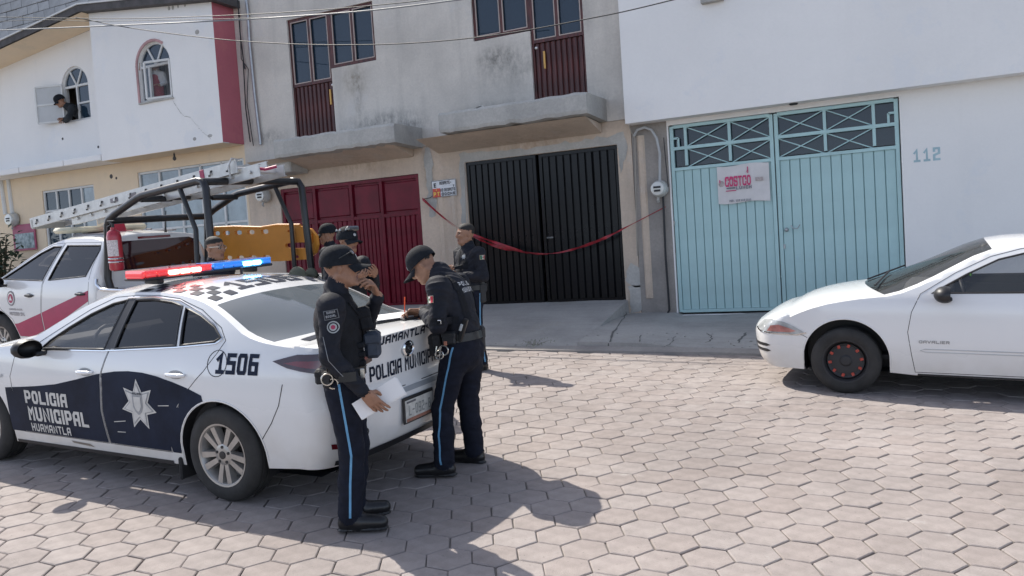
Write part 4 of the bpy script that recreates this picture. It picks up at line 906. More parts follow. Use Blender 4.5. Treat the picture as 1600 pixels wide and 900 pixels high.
        for sd in (1, -1):
            P3 = [c.P(x, z, 0, sd) for x, z in pv]
            for key, ff in cat.items():
                ff = [f[::-1] for f in ff] if sd > 0 else ff
                if key == 'body':
                    k = len(vs); vs.extend(P3); fs.extend([tuple(i + k for i in f) for f in ff])
                else:
                    used = sorted(set(i for f in ff for i in f)); mp = {i: n for n, i in enumerate(used)}
                    c.parts[(key, sd)] = c.mesh('door', [P3[i] for i in used], [tuple(mp[i] for i in f) for f in ff], mats)
        mb = MB(); mb.add(vs, fs); c.body = mb.build('body', mats, t, world=False, smooth=True, sharp=38, norm=False)
        bm = bmesh.new(); bm.from_mesh(c.body.data); lo = [v for v in bm.verts if not v.link_faces]; bmesh.ops.delete(bm, geom=lo, context='VERTS'); bmesh.ops.remove_doubles(bm, verts=bm.verts, dist=.002); bm.to_mesh(c.body.data); bm.free()
        c.body.data.set_sharp_from_angle(angle=R(38))
        # glass
        for nm, (_, ff) in gl.items():
            if not ff: continue
            used = sorted(set(i for f in ff for i in f)); mp = {i: n for n, i in enumerate(used)}; off = .004
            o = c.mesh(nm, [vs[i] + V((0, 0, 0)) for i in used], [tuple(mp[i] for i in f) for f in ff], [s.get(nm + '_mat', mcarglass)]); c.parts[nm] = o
        for nm, pl in glass.items():
            gv, gf, gc = cdt([densify(pl, .06)], .09)
            for sd in (1, -1):
                ff = []
                for f, ce in zip(gf, gc):
                    if inpoly(ce, pl):
                        a, b, d = [V(gv[i]) for i in f]; f = f if (b - a).cross(d - a) > 0 else f[::-1]; ff.append(f[::-1] if sd > 0 else f)
                own = next((c.parts[(dn, sd)] for dn, dp in doors.items() if inpoly(gc[0], dp)), c.t)
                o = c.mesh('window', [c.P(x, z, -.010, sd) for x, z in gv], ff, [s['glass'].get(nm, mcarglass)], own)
                n = len(pl); mb = MB(); q = densify(pl, .05)
                mb.tube([c.P(x, z, -.001, sd) for x, z in q], .009, 6, closed=True); mb.build('window_seal', s.get('sealmat', mtrimblk), o, world=False, smooth=True)
        for dn, dp in doors.items():
            for sd in (1, -1):
                q = densify(dp, .05); MB().tube([c.P(x, z, -.002, sd) for x, z in q], .0038, 5, closed=True).build('door_seam', mtrimblk, c.parts[(dn, sd)], world=False)
        # underside, wheel housings, cabin
        z0 = s['floor']; mb = MB(); n = 12; q = [c.xr - .1 + (c.xf - c.xr + .2) * i / n for i in range(n + 1)]
        mb.add([(x, sgn * c.wp(x) * .86, z0 + .02) for x in q for sgn in (-1, 1)], [(2 * i, 2 * i + 1, 2 * i + 3, 2 * i + 2) for i in range(n)]); mb.build('underbody', mtrimblk, t, world=False)
        for xa, r, za in s['arch']:
            for sd in (1, -1):
                mb = MB(); A = [(xa + (r + .004) * math.cos(R(200 - 220 * i / 20)), za + (r + .004) * math.sin(R(200 - 220 * i / 20))) for i in range(21)]
                yo = [c.W(xa, za + .1) - .012] ; mb.add([(x, sd * (c.W(x, z) - .006), z) for x, z in A] + [(x, sd * .5, z) for x, z in A], [(i, i + 1, i + 22, i + 21) for i in range(20)] + [tuple(range(21, 42))]); mb.build('wheel_housing', mtrimblk, t, world=False)
    def tex_side(c, s_, x0, z0, h, wd, st, mat, name, side=1, fit=None, parent=None, slant=0., gap=None, off=.004):
        Pp, T, W_ = text2d(s_, h, wd, st, gap, slant); k = fit / W_ if fit else 1
        vs = [c.P(x0 - p[0] * k, z0 + p[1], off) if side > 0 else c.P(x0 + p[0] * k, z0 + p[1], off, -1) for p in Pp]
        return c.mesh(name, vs, T, [mat], parent, smooth=False)
    def patch(c, name, poly, mat, h=.06, off=.003, side=1, parent=None):
        q = densify(poly, h); pv, pf, pc = cdt([q], h); ff = []
        for f, ce in zip(pf, pc):
            if inpoly(ce, poly):
                a, b, d = [V(pv[i]) for i in f]; f = f if (b - a).cross(d - a) > 0 else f[::-1]; ff.append(f[::-1] if side > 0 else f)
        return c.mesh(name, [c.P(x, z, off, side) for x, z in pv], ff, [mat], parent)
    def bvh(c):
        return BVHTree.FromPolygons([v.co.copy() for v in c.body.data.vertices], [tuple(p.vertices) for p in c.body.data.polygons])
    def cast(c, pts, d, off, far=3.):
        """pts in a plane outside the body pushed along d onto it"""
        if not hasattr(c, '_b'): c._b = c.bvh()
        out = []; d = V(d).normalized()
        for p in pts:
            h = c._b.ray_cast(V(p), d, far)
            out.append(h[0] - d * off if h[0] else None)
        ok = [o for o in out if o]; 
        return [o if o else ok[0] for o in out]
def corner_patch(c, name, poly, mat, cx, cy, rear, side, off, h=.05):
    """patch wrapped round a body corner: poly in (degrees from straight back/front, z)"""
    sc = .45 * math.pi / 180; P0 = [(a * sc, z) for a, z in poly]; pv, pf, pc = cdt([densify(P0, h)], h); out = []; sg = -1 if rear else 1
    if not hasattr(c, '_b'): c._b = c.bvh()
    for u, z in pv:
        a = u / sc; d = V((sg * math.cos(R(a)), side * math.sin(R(a)), 0)); o = V((cx, side * cy, z)); q = c._b.ray_cast(o + d * 2.5, -d, 4)
        out.append(q[0] + d * off if q[0] else o + d * .5)
    ff = [f for f, ce in zip(pf, pc) if inpoly(ce, P0)]
    mb = MB(); mb.add(out, ff); o = mb.build(name, [mat], c.t, world=False, smooth=True, norm=False)
    me = o.data
    if len(me.polygons):
        n = me.polygons[0].normal; q = me.polygons[0].center - V((cx, side * cy, me.polygons[0].center.z))
        if n.dot(q) < 0: me.flip_normals()
    return o
def finer(P, T, L_):
    """split long triangles so lettering can bend over a curved panel"""
    bm = bmesh.new(); vv = [bm.verts.new((p[0], p[1], 0)) for p in P]
    for f in T:
        try: bm.faces.new([vv[i] for i in f])
        except ValueError: pass
    for _ in range(4):
        ed = [e for e in bm.edges if e.calc_length() > L_]
        if not ed: break
        bmesh.ops.subdivide_edges(bm, edges=ed, cuts=1); bmesh.ops.triangulate(bm, faces=bm.faces[:])
    bm.verts.index_update(); P2 = [(v.co.x, v.co.y) for v in bm.verts]; T2 = [tuple(v.index for v in f.verts) for f in bm.faces]; bm.free(); return P2, T2
def wheel(car, x, y, r, wd_, rimr, kind, side=1, parent=None):
    """tyre with tread grooves, dished rim, spokes and hub; own axis along local y"""
    t = car.t; sg = side; base = Matrix.Translation((x, y, r)) @ Matrix.Rotation(R(-90 * sg), 4, 'X')     # local z points outwards
    hw = wd_ / 2; pr = [(rimr - .01, -hw * .8), (rimr + .02, -hw), (r - .045, -hw * 1.04), (r - .012, -hw * .86), (r, -hw * .66)]
    for q in (-.36, 0, .36): pr += [(r, (q - .06) * hw * 1.3), (r - .008, (q - .04) * hw * 1.3), (r - .008, (q + .04) * hw * 1.3), (r, (q + .06) * hw * 1.3)]
    pr += [(r, hw * .66), (r - .012, hw * .86), (r - .045, hw * 1.04), (rimr + .035, hw * 1.06), (rimr + .008, hw * .98), (rimr - .012, hw * .9)]
    tyre = MB().lathe(pr, 40, base).build('wheel', mtyre, parent or t, world=False, smooth=True, sharp=50)
    ring = [(rimr - .013, hw * .9), (rimr + .004, hw * .99), (rimr - .008, hw * .97), (rimr - .03, hw * .55), (rimr - .035, -hw * .3), (.05, -hw * .35), (.001, -hw * .35)]
    if kind == 'alloy':
        rim = MB().lathe(ring, 36, base)
        rim = rim.build('rim', mrim, tyre, world=False, smooth=True, sharp=50)
        MB().lathe([(rimr * .62, -.02), (rimr * .62, .0), (.05, .0)], 24, base).build('brake_disc', M('brake_iron', (.10, .09, .085), .6, .6, var=.2), tyre, world=False)
        for i in range(5):
            for da in (-13, 13):
                a0 = R(72 * i + 90); a1 = a0 + R(da); mb = MB(); e0 = V((math.cos(a0), math.sin(a0), 0)); e1 = V((math.cos(a1), math.sin(a1), 0)); n0 = V((-e0.y, e0.x, 0)); n1 = V((-e1.y, e1.x, 0)); sd_ = 1 if da > 0 else -1
                i0 = e0 * .045 + n0 * (.016 * sd_); o0 = e1 * (rimr - .016); hi, ho = hw * .82, hw * .9
                vs = [i0 + n0 * .016 + V((0, 0, hi)), i0 - n0 * .016 + V((0, 0, hi)), o0 - n1 * .021 + V((0, 0, ho)), o0 + n1 * .021 + V((0, 0, ho)), i0 + n0 * .022 + V((0, 0, hi - .04)), i0 - n0 * .022 + V((0, 0, hi - .04)), o0 - n1 * .03 + V((0, 0, ho - .05)), o0 + n1 * .03 + V((0, 0, ho - .05))]
                mb.add([base @ v for v in vs], [(3, 2, 1, 0), (0, 1, 5, 4), (1, 2, 6, 5), (2, 3, 7, 6), (3, 0, 4, 7)]); mb.build('spoke', mrim, tyre, world=False, norm=True)
        hb = MB().lathe([(.078, hw * .5), (.075, hw * .82), (.06, hw * .88), (.03, hw * .9), (.001, hw * .9)], 20, base).build('hub', mrim, tyre, world=False, smooth=True)
        MB().lathe([(.027, hw * .9), (.027, hw * .95), (.001, hw * .97)], 16, base).build('hub_cap', mtrimblk, tyre, world=False, smooth=True)
        for i in range(5): MB().lathe([(.011, hw * .8), (.011, hw * .93), (.001, hw * .93)], 6, base @ Matrix.Translation((.055 * math.cos(R(72 * i + 54)), .055 * math.sin(R(72 * i + 54)), 0))).build('lug_nut', mtrimblk, tyre, world=False)
    else:                                                # black pressed-steel wheel, red showing through its slots
        msteel = M('black_steel', (.022, .022, .024), .6, var=.2); mredw = M('slot_red', (.42, .055, .035), .5, var=.25, scale=20)
        MB().lathe(ring[:5] + [(rimr * .5, hw * .1), (.001, hw * .1)], 36, base).build('rim', msteel, tyre, world=False, smooth=True, sharp=50)
        MB().lathe([(rimr - .035, hw * .62), (rimr * .80, hw * .70), (rimr * .70, hw * .55), (rimr * .5, hw * .62), (rimr * .28, hw * .60), (rimr * .2, hw * .72), (.001, hw * .75)], 36, base).build('wheel_disc', msteel, tyre, world=False, smooth=True, sharp=30)
        for i in range(10):
            a = R(36 * i + 8); MB().cbox((0, 0, 0), (.034, .026, .010), .004).build('slot', mredw, tyre, world=False).matrix_basis = base @ Matrix.Rotation(a, 4, 'Z') @ Matrix.Translation((rimr * .70, 0, hw * .61)) @ Matrix.Rotation(R(random.uniform(-12, 12)), 4, 'Z')
    return tyre
def seats(c, xf_, xr_, z, yo=.38, nrear=1):
    for sd in (1, -1):
        mb = MB(); mb.cbox((xf_ + .05, sd * yo, z + .08), (.5, .5, .18), .05); mb.cbox((xf_ - .26, sd * yo, z + .42), (.16, .48, .62), .06, Matrix.Rotation(R(-14), 3, 'Y')); mb.cbox((xf_ - .36, sd * yo, z + .80), (.10, .26, .17), .05, Matrix.Rotation(R(-14), 3, 'Y')); tag(mb.build('seat', mseat, c.t, world=False, smooth=True))
    if nrear: MB().cbox((xr_ + .05, 0, z + .08), (.5, 1.2, .18), .05).cbox((xr_ - .26, 0, z + .4), (.16, 1.2, .55), .06, Matrix.Rotation(R(-16), 3, 'Y')).build('rear_seat', mseat, c.t, world=False, smooth=True)
def mirror(c, x, z, side, mat, sc=1.):
    y = c.W(x, z); mb = MB(); b = V((x, side * (y + .13 * sc), z + .02))
    mb.dome(b, (.075 * sc, .115 * sc, .085 * sc), 14, 8, Matrix.Rotation(R(90), 4, 'Y'), 0, -.55); mb.cbox((x - .02, side * (y + .03), z - .03), (.08, .12, .035), .012)
    o = mb.build('mirror', mat, c.t, world=False, smooth=True); return o
def handle(c, x, z, side, mat, parent, L_=.17):
    mb = MB(); a = [c.P(x - L_ / 2 + L_ * i / 6, z, .004 + .022 * math.sin(math.pi * i / 6) ** .5, side) for i in range(7)]
    mb.tube(a, [.010, .014, .016, .016, .016, .014, .010], 8); o = mb.build('handle', mat, parent, world=False, smooth=True)
    cup = MB().add([c.P(x + .075 * math.cos(6.283 * i / 16), z + .030 * math.sin(6.283 * i / 16), .0015, side) for i in range(16)], [tuple(range(16)) if side < 0 else tuple(range(15, -1, -1))]).build('handle_recess', M('recess_shade', (.30, .30, .30), .5, var=0), parent, world=False); return o
def side_rows(st): return st
# ---------------------------------------------------------------- the police sedan
mpol = paint('police_white', (.74, .745, .74), .25)
mnavy = M('livery_navy', (.012, .018, .036), .5, var=.25, scale=5, spec=.12)
mlet = M('livery_silver', (.56, .55, .52), .5, var=.12, scale=8)
mpearl = M('livery_grey', (.30, .31, .32), .45, var=.1)
mtl = M('tail_lens', (.13, .008, .014), .08, var=.3, scale=3, coat=1); mtl2 = M('tail_dark', (.035, .006, .010), .06, var=.1, coat=1)
def sedan():
    t = thing('police_car', 'white and navy police sedan numbered 1506 with a lit red and blue light bar', 'police car', gframe(-4.165, 4.90, R(177.75)))
    sill = pchip([(-.9, .30), (-.45, .27), (.4, .215), (1.3, .205), (2.3, .20), (3.1, .20), (3.6, .24)])
    st = [-.62, -.54, -.46, -.40, -.33, -.25, -.17, -.08, .02, .10, .18, .26, .34, .42, .50, .58, .68, .8, .95, 1.1, 1.25, 1.4, 1.48, 1.56, 1.66, 1.76, 1.86, 1.96, 2.06, 2.16, 2.24, 2.32, 2.42, 2.55, 2.7, 2.85, 3.0, 3.12, 3.22]
    s = dict(top=[(-.62, 1.065), (-.5, 1.075), (-.33, 1.10), (-.2, 1.135), (-.08, 1.195), (.1, 1.28), (.3, 1.345), (.55, 1.385), (.8, 1.40), (1.1, 1.395), (1.35, 1.355), (1.6, 1.265), (1.85, 1.14), (2.05, 1.045), (2.2, 1.00), (2.5, .965), (2.85, .915), (3.22, .83)],
             ctr=[(-.62, 1.095), (-.46, 1.10), (-.40, 1.11), (-.17, 1.225), (.12, 1.345), (.42, 1.425), (.65, 1.447), (1.0, 1.45), (1.3, 1.435), (1.48, 1.405), (1.75, 1.28), (2.0, 1.14), (2.24, 1.03), (2.5, 1.0), (2.85, .945), (3.22, .85)],
             wp=[(-.62, .835), (-.3, .865), (.0, .885), (.5, .893), (1.3, .893), (2.2, .89), (2.725, .885), (3.0, .865), (3.22, .82)],
             prof=[(.1, .935), (.22, .955), (.36, .978), (.5, .992), (.68, 1.0), (.82, .996), (.92, .982), (1.0, .955), (1.08, .915), (1.15, .88)], belt=[(-.62, 1.07), (0, 1.05), (1.1, .985), (2.2, .955), (3.2, .93)], tum=.42, tum2=.35,
             bulge=[(-.62, -.05), (-.40, -.10), (-.1, -.06), (.42, -.03), (.8, 0), (1.3, .03), (1.48, .07), (2.0, .17), (2.24, .24), (2.5, .16), (3.22, .05)], sill=sill, arch=[(0, .375, .325), (2.725, .375, .325)], floor=.19,
             tail=[(.25, -.86), (.33, -.95), (.42, -.985), (.55, -1.0), (.66, -1.005), (.70, -.985), (.74, -.965), (.9, -.965), (1.02, -.985), (1.09, -1.0), (1.12, -1.0)], nose=[(.2, 3.52), (.35, 3.60), (.55, 3.62), (.7, 3.56), (.85, 3.45)], lipz=(1.085, .80), round=(3.0, 2.4),
             stations=st, screens={'windscreen': (1.48, 2.24, .94), 'rear_window': (-.40, .18, .93)}, crown=2.4, crease=(.80, .006, -.05), rear_window_mat=mskyglass,
             glass={'rear': mdarkglass, 'quarter': mdarkglass})
    front_w = [(1.14, 1.005), (1.10, 1.18), (1.075, 1.345), (1.22, 1.318), (1.42, 1.243), (1.62, 1.145), (1.80, 1.045), (1.88, .985)]
    rear_w = [(.40, 1.055), (1.03, 1.012), (.985, 1.345), (.8, 1.352), (.58, 1.335), (.46, 1.31)]
    quart = [(.36, 1.058), (.42, 1.30), (.24, 1.248), (.08, 1.18), (.0, 1.118), (.05, 1.09)]
    doors = {'front': [(1.165, .30), (1.19, .55), (1.15, .85), (1.08, 1.02), (1.035, 1.375), (1.22, 1.362), (1.45, 1.275), (1.75, 1.12), (1.98, 1.0), (2.20, .93), (2.27, .75), (2.27, .42), (2.20, .30)],
             'rear': [(1.155, .30), (1.18, .55), (1.14, .85), (1.07, 1.02), (1.025, 1.378), (.75, 1.378), (.52, 1.36), (.25, 1.29), (.02, 1.18), (-.05, 1.10), (.0, 1.02), (.10, .90), (.26, .76), (.40, .60), (.47, .46), (.49, .30)]}
    c = Car(t, s); c.shell(mpol, doors, {'front': front_w, 'rear': rear_w, 'quarter': quart})
    for nm, pl in (('front', front_w), ('rear', rear_w)): pass
    # black B-pillar facing and silver window line
    for sd in (1, -1):
        c.patch('pillar_trim', [(1.145, 1.005), (1.105, 1.18), (1.08, 1.352), (.988, 1.356), (1.012, 1.18), (1.036, 1.012)], mtrimblk, off=.003, side=sd)
        MB().tube([c.P(x, z, .003, sd) for x, z in densify([(1.9, .975), (1.14, .994), (.4, 1.044), (.03, 1.08), (-.025, 1.112), (.08, 1.20), (.25, 1.275), (.5, 1.35), (.8, 1.368), (1.08, 1.36)], .06, False)], .007, 6).build('window_line', mchrome, t, world=False, smooth=True)
        for key, hx, hz in (('front', 1.33, .835), ('rear', .36, .865)): handle(c, hx, hz, sd, mpol, c.parts[(key, sd)], .19)
        mirror(c, 1.86, .985, sd, mtrimblk)
        wheel(c, 0, sd * .775, .328, .205, .215, 'alloy', sd); wheel(c, 2.725, sd * .775, .328, .205, .215, 'alloy', sd)
        # livery wave
        q = [(.36 + .32, .30), (2.27, .30), (2.30, .30)]
        arc = [(.385 * math.cos(R(a)), .325 + .385 * math.sin(R(a))) for a in range(72, -5, -7)]
        band = [(.13, .735), (.25, .775), (.4, .815), (.55, .845), (.7, .862), (.85, .865), (1.0, .855), (1.2, .825), (1.45, .77), (1.7, .72), (1.95, .69), (2.15, .672), (2.36, .655), (2.36, .30), (1.5, .30), (.6, .30), (.40, .30)] + arc[::-1]
        for nm, clip in (('front', (1.172, 2.262)), ('rear', None), ('body', None)):
            pass
        dpl = {'front': [(1.172, .305), (1.197, .55), (1.157, .85), (1.1, .96), (2.25, .96), (2.263, .75), (2.263, .42), (2.195, .305)], 'rear': [(1.148, .305), (1.173, .55), (1.133, .85), (1.1, .9), (.11, .905), (.265, .765), (.407, .603), (.477, .463), (.497, .305)]}
        def bands(name, test, parent):
            h = .045; pv, pf, pc = cdt([densify(band, h)] + [densify(p, h) for p in dpl.values()], h); ff = []
            for f, ce in zip(pf, pc):
                if inpoly(ce, band) and test(ce):
                    a, b, d = [V(pv[i]) for i in f]; f = f if (b - a).cross(d - a) > 0 else f[::-1]; ff.append(f[::-1] if sd > 0 else f)
            used = sorted(set(i for f in ff for i in f)); mp = {i: n for n, i in enumerate(used)}
            c.mesh('livery_band', [c.P(*pv[i], .002, sd) for i in used], [tuple(mp[i] for i in f) for f in ff], [mnavy], parent)
        bands('front', lambda p: inpoly(p, dpl['front']), c.parts[('front', sd)]); bands('rear', lambda p: inpoly(p, dpl['rear']), c.parts[('rear', sd)])
        bands('quarter', lambda p: not inpoly(p, dpl['front']) and not inpoly(p, dpl['rear']) and (p[0] < .5 and (p[0] < .47 - (p[1] - .3) * .9 or True) and not inpoly(p, doors['rear'])), t)
        bands('fender', lambda p: p[0] > 2.2 and not inpoly(p, doors['front']), t)
        dr = c.parts[('front', sd)]; X0 = lambda a, b: a if sd > 0 else b
        c.tex_side('POLICIA', X0(2.11, 1.58), .545, .105, .067, .022, mlet, 'lettering', sd, .53, dr, gap=.012); c.tex_side('MUNICIPAL', X0(2.10, 1.36), .405, .115, .070, .023, mlet, 'lettering', sd, .74, dr, gap=.012); c.tex_side('HUAMANTLA', X0(2.09, 1.60), .318, .065, .05, .013, mlet, 'lettering', sd, .49, dr, gap=.012)
        c.tex_side('1506', X0(-.005, -.375), .89, .135, .08, .026, mnavy, 'fleet_number', sd, .36, t, slant=.12 * 0, gap=.014)
        c.tex_side('HUAMANTLA', X0(2.62, 2.36), .735, .028, .03, .007, mpearl, 'small_lettering', sd, .25, t)
        cx, cz = .765, .625
        star = lambda ro, ri: [(cx + (ro if k % 2 == 0 else ri) * math.cos(R(90 + 180 / 7 * k)) * .98, cz + (ro if k % 2 == 0 else ri) * math.sin(R(90 + 180 / 7 * k))) for k in range(14)]
        rd = c.parts[('rear', sd)]; c.patch('star_badge', star(.19, .105), mlet, .05, .004, sd, rd)
        c.patch('star_field', star(.165, .09), mpearl, .05, .006, sd, rd); c.patch('star_inset', star(.15, .082), mlet, .05, .008, sd, rd)
        c.patch('crest', [(cx + .052 * a, cz + .01 + .075 * b) for a, b in ((-1, .9), (1, .9), (1, -.3), (.6, -.8), (0, -1.1), (-.6, -.8), (-1, -.3))], mpearl, .05, .010, sd, rd)
        c.patch('crest_field', [(cx + .036 * a, cz + .012 + .055 * b) for a, b in ((-1, .9), (1, .9), (1, -.3), (.6, -.8), (0, -1.1), (-.6, -.8), (-1, -.3))], mlet, .05, .012, sd, rd)
        c.tex_side('POLICIA', cx + .045 * sd, cz + .078, .014, .012, .004, mnavy, 'crest_lettering', sd, .09, rd, off=.011)
        c.patch('sill_strip', [(.50, .205), (2.33, .20), (2.33, .225), (.50, .235)], mtrimblk, .08, .004, sd)
        for a in ([(1.06, .475), (.93, .492)], [(1.04, .40), (.95, .405)], [(.45, .64), (.56, .632)]):
            c.patch('scratch', [(a[0][0], a[0][1]), (a[1][0], a[1][1]), (a[1][0], a[1][1] + .005), (a[0][0], a[0][1] + .006)], mlet, .05, .004, sd, rd)
        c.patch('sill_dent', [(1.35, .25), (1.6, .262), (1.62, .278), (1.4, .272)], M('bare_dent', (.20, .17, .14), .6, var=.3), .05, .003, sd)
        MB().tube([c.P(-.015 + .085 * math.cos(R(a)), .955 + .085 * math.sin(R(a)), .0005, sd) for a in range(0, 360, 15)], .003, 4, closed=True).build('fuel_flap_seam', mtrimblk, t, world=False)
        MB().tube([c.P(x, z, 0, sd) for x, z in ((-.355, .46), (-.45, .58), (-.52, .70), (-.56, .84))], .0035, 4).build('bumper_seam', mtrimblk, t, world=False)
        MB().tube([c.P(.385 * math.cos(R(a)), .325 + .383 * math.sin(R(a)), -.001, sd) for a in range(-8, 190, 9)], .007, 5).build('arch_lip', mpol, t, world=False, smooth=True)
        MB().cbox((-.40 + .82, sd * .80, .19), (.03, .16, .16), .01).build('mud_flap', mrubber, t, world=False)
    # tail
    def rear(poly2, mat, name, off, h=.05, parent=None, far=3):
        pv, pf, pc = cdt([densify(poly2, h)], h); ff = []
        for f, ce in zip(pf, pc):
            if inpoly(ce, poly2):
                a, b, d = [V(pv[i]) for i in f]; f = f if (b - a).cross(d - a) > 0 else f[::-1]; ff.append(f[::-1])
        return c.mesh(name, c.cast([(-2.2, y, z) for y, z in pv], (1, 0, 0), off), ff, [mat], parent or t)
    mtl = M('tail_lens', (.13, .008, .014), .08, var=.3, scale=3, coat=1); mtl2 = M('tail_dark', (.035, .006, .010), .06, var=.1, coat=1)
    for sd in (1, -1):
        corner_patch(c, 'tail_light', [(0, .985), (30, 1.035), (60, 1.03), (86, .985), (70, .945), (40, .905), (12, .905), (0, .93)], mtl2, -.45, .42, True, sd, .010)
        corner_patch(c, 'tail_lens', [(4, .965), (30, .995), (62, .99), (74, .975), (40, .935), (8, .935)], mtl, -.45, .42, True, sd, .015)
        rear([(sd * a, b) for a, b in ((.50, .42), (.755, .45), (.75, .415), (.51, .385))], mtl, 'reflector', .008)
        rear([(sd * .54 + .032 * math.cos(R(a)), .48 + .032 * math.sin(R(a))) for a in range(0, 360, 30)], mtrimblk, 'parking_sensor', .006)
        rear([(sd * .54 + .018 * math.cos(R(a)), .48 + .018 * math.sin(R(a))) for a in range(0, 360, 30)], mpearl, 'sensor_face', .009)
    rear([(-.70, .26), (.70, .26), (.72, .33), (.4, .35), (-.4, .35), (-.72, .33)], mtrimblk, 'rear_valance', .008)
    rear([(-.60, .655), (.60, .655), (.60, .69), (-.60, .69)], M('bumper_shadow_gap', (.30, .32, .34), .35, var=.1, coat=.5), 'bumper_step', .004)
    for sd in (1, -1):
        MB().tube(c.cast([(-2.2, sd * y, z) for y, z in densify([(.10, .70), (.62, .70), (.60, .82), (.46, .91)], .06, False)], (1, 0, 0), .001), .0035, 4).build('boot_seam', mtrimblk, t, world=False)
    def rtext(s_, y0, z0, h, wd, st_, fit, mat, name, gap=None, off=.004, parent=None):
        Pp, T, W_ = text2d(s_, h, wd, st_, gap); k = fit / W_; Pp, T = finer([(p[0] * k, p[1]) for p in Pp], T, .06)
        return c.mesh(name, c.cast([(-2.2, y0 - p[0], z0 + p[1]) for p in Pp], (1, 0, 0), off), T, [mat], parent or t, smooth=False)
    rtext('HUAMANTLA', .43, 1.02, .058, .05, .013, .60, mnavy, 'lettering', .012); rtext('POLICIA MUNICIPAL', .44, .79, .10, .055, .016, .83, mnavy, 'lettering', .010)
    rtext('MH-P', .57, .755, .02, .02, .006, .09, mnavy, 'small_lettering')
    q = V((-.985, 0.085, .945)); rot = Matrix.Translation(c.cast([(-2.2, .03, .945)], (1, 0, 0), .004)[0]) @ Matrix.Rotation(R(-90), 4, 'Y')
    eo = MB().lathe([(.068, .0), (.068, .012), (.055, .018), (.050, .010), (.001, .008)], 28, rot @ Matrix.Diagonal((.82, 1, 1, 1))).build('badge', mchrome, t, world=False, smooth=True, sharp=25)
    MB().lathe([(.049, .009), (.001, .010)], 24, rot @ Matrix.Diagonal((.82, 1, 1, 1))).build('badge_field', mtrimblk, eo, world=False)
    mb = MB()
    for sd in (1, -1):
        for a, b in (((.030, sd * .050), (.006, sd * .012)), ((.006, sd * .012), (-.012, 0)), ):
            A = rot @ V((a[0], a[1], .013)); B_ = rot @ V((b[0], b[1], .013)); mb.bar(A, B_, .008, .006, up=(-1, 0, 0))
    mb.build('badge_wings', mchrome, eo, world=False)
    # number plate
    px_ = c.cast([(-2.2, 0, .53)], (1, 0, 0), .012)[0].x; pl = MB().cbox((px_ - .004, 0, .53), (.014, .37, .185), .004).build('plate_frame', mtrimblk, t, world=False)
    MB().box((px_ - .013, 0, .525), (.004, .34, .15)).build('number_plate', M('plate_white', (.55, .54, .50), .4, var=.2, scale=14), pl, world=False)
    MB().box((px_ - .0155, 0, .462), (.002, .33, .022)).build('plate_band', M('plate_rust', (.28, .13, .09), .6, var=.3, scale=12), pl, world=False)
    Pp, T, W_ = text2d('L-092-B', .072, .035, .010, .012); k = .27 / W_
    MB().add([(px_ - .017, .135 - p[0] * k, .49 + p[1]) for p in Pp], T).build('plate_lettering', M('plate_ink', (.24, .25, .24), .5, var=.1), pl, world=False)
    MB().box((px_ - .0165, .1, .585), (.001, .11, .014)).build('plate_state', M('plate_ink2', (.12, .12, .13), .5, var=0), pl, world=False)
    # roof graphics
    def roof(poly2, mat, name, off=.004, h=.06):
        pv, pf, pc = cdt([densify(poly2, h)], h); ff = []
        for f, ce in zip(pf, pc):
            if inpoly(ce, poly2):
                a, b, d = [V(pv[i]) for i in f]; ff.append(f if (b - a).cross(d - a) > 0 else f[::-1])
        return c.mesh(name, c.cast([(x, y, 2.2) for x, y in pv], (0, 0, -1), off), ff, [mat], t)
    for i in range(9):
        x0 = .22 + .088 * i
        for sd in (1, -1):
            for j in range(3):
                if (i + j) % 2: continue
                y0 = sd * (.395 + .072 * j); y1 = y0 + sd * .072
                q = [(x0, y0), (x0 + .088, y0), (x0 + .088, y1), (x0, y1)]; roof(q if sd > 0 else q[::-1], mnavy, 'roof_check')
    Pp, T, W_ = text2d('1506', .24, .13, .04, .022); kk = .68 / W_; Pp, T = finer([(p[0] * kk, p[1]) for p in Pp], T, .08)
    c.mesh('roof_number', c.cast([(.26 + p[1], .34 - p[0], 2.2) for p in Pp], (0, 0, -1), .004), T, [mnavy], t, smooth=False)
    for y0 in (.52, .44): roof([(-.60, y0), (-.52, y0), (-.52, y0 + .08), (-.60, y0 + .08)], mnavy, 'boot_check')
    # light bar
    bz = 1.535; lb = MB().cbox((1.0, 0, bz - .042), (.24, 1.30, .022), .008)
    for sd in (1, -1): lb.cbox((1.0, sd * .48, bz - .065), (.16, .06, .05), .01)
    lb = lb.build('light_bar', mtrimblk, t, world=False)
    mr = M('red_lens', (.42, .05, .06), .2, var=0, emit=(1, .06, .07), es=.3, coat=1); mr2 = M('red_flash', (.9, .3, .25), .2, var=0, emit=(1, .13, .10), es=16.)
    mbl = M('blue_lens', (.03, .16, .42), .2, var=0, emit=(.03, .25, 1), es=.3, coat=1); mb2 = M('blue_flash', (.3, .6, .9), .2, var=0, emit=(.12, .5, 1), es=14.)
    for sd, ml in ((1, mr), (-1, mbl)):
        MB().cbox((1.0, sd * .325, bz + .014), (.23, .635, .020), .009).build('lens', ml, lb, world=False)
        for i in range(6):
            for dx in (-.1, .1):
                hot = (sd > 0 and i in (2, 3, 1) and dx < 0) or (sd < 0 and i in (3, 4) and dx < 0)
                MB().cbox((1.0 + dx, sd * (.06 + .105 * i), bz - .010), (.026, .092, .034), .008).build('lamp', (mr2 if sd > 0 else mb2) if hot else ml, lb, world=False)
        MB().cbox((1.0, sd * .642, bz - .010), (.2, .03, .05), .012).build('end_cap', ml, lb, world=False)
    MB().lathe([(.012, 0), (.010, .05), (.001, .055)], 8, Matrix.Translation((.85, -.25, 1.45))).build('aerial', mtrimblk, t, world=False)
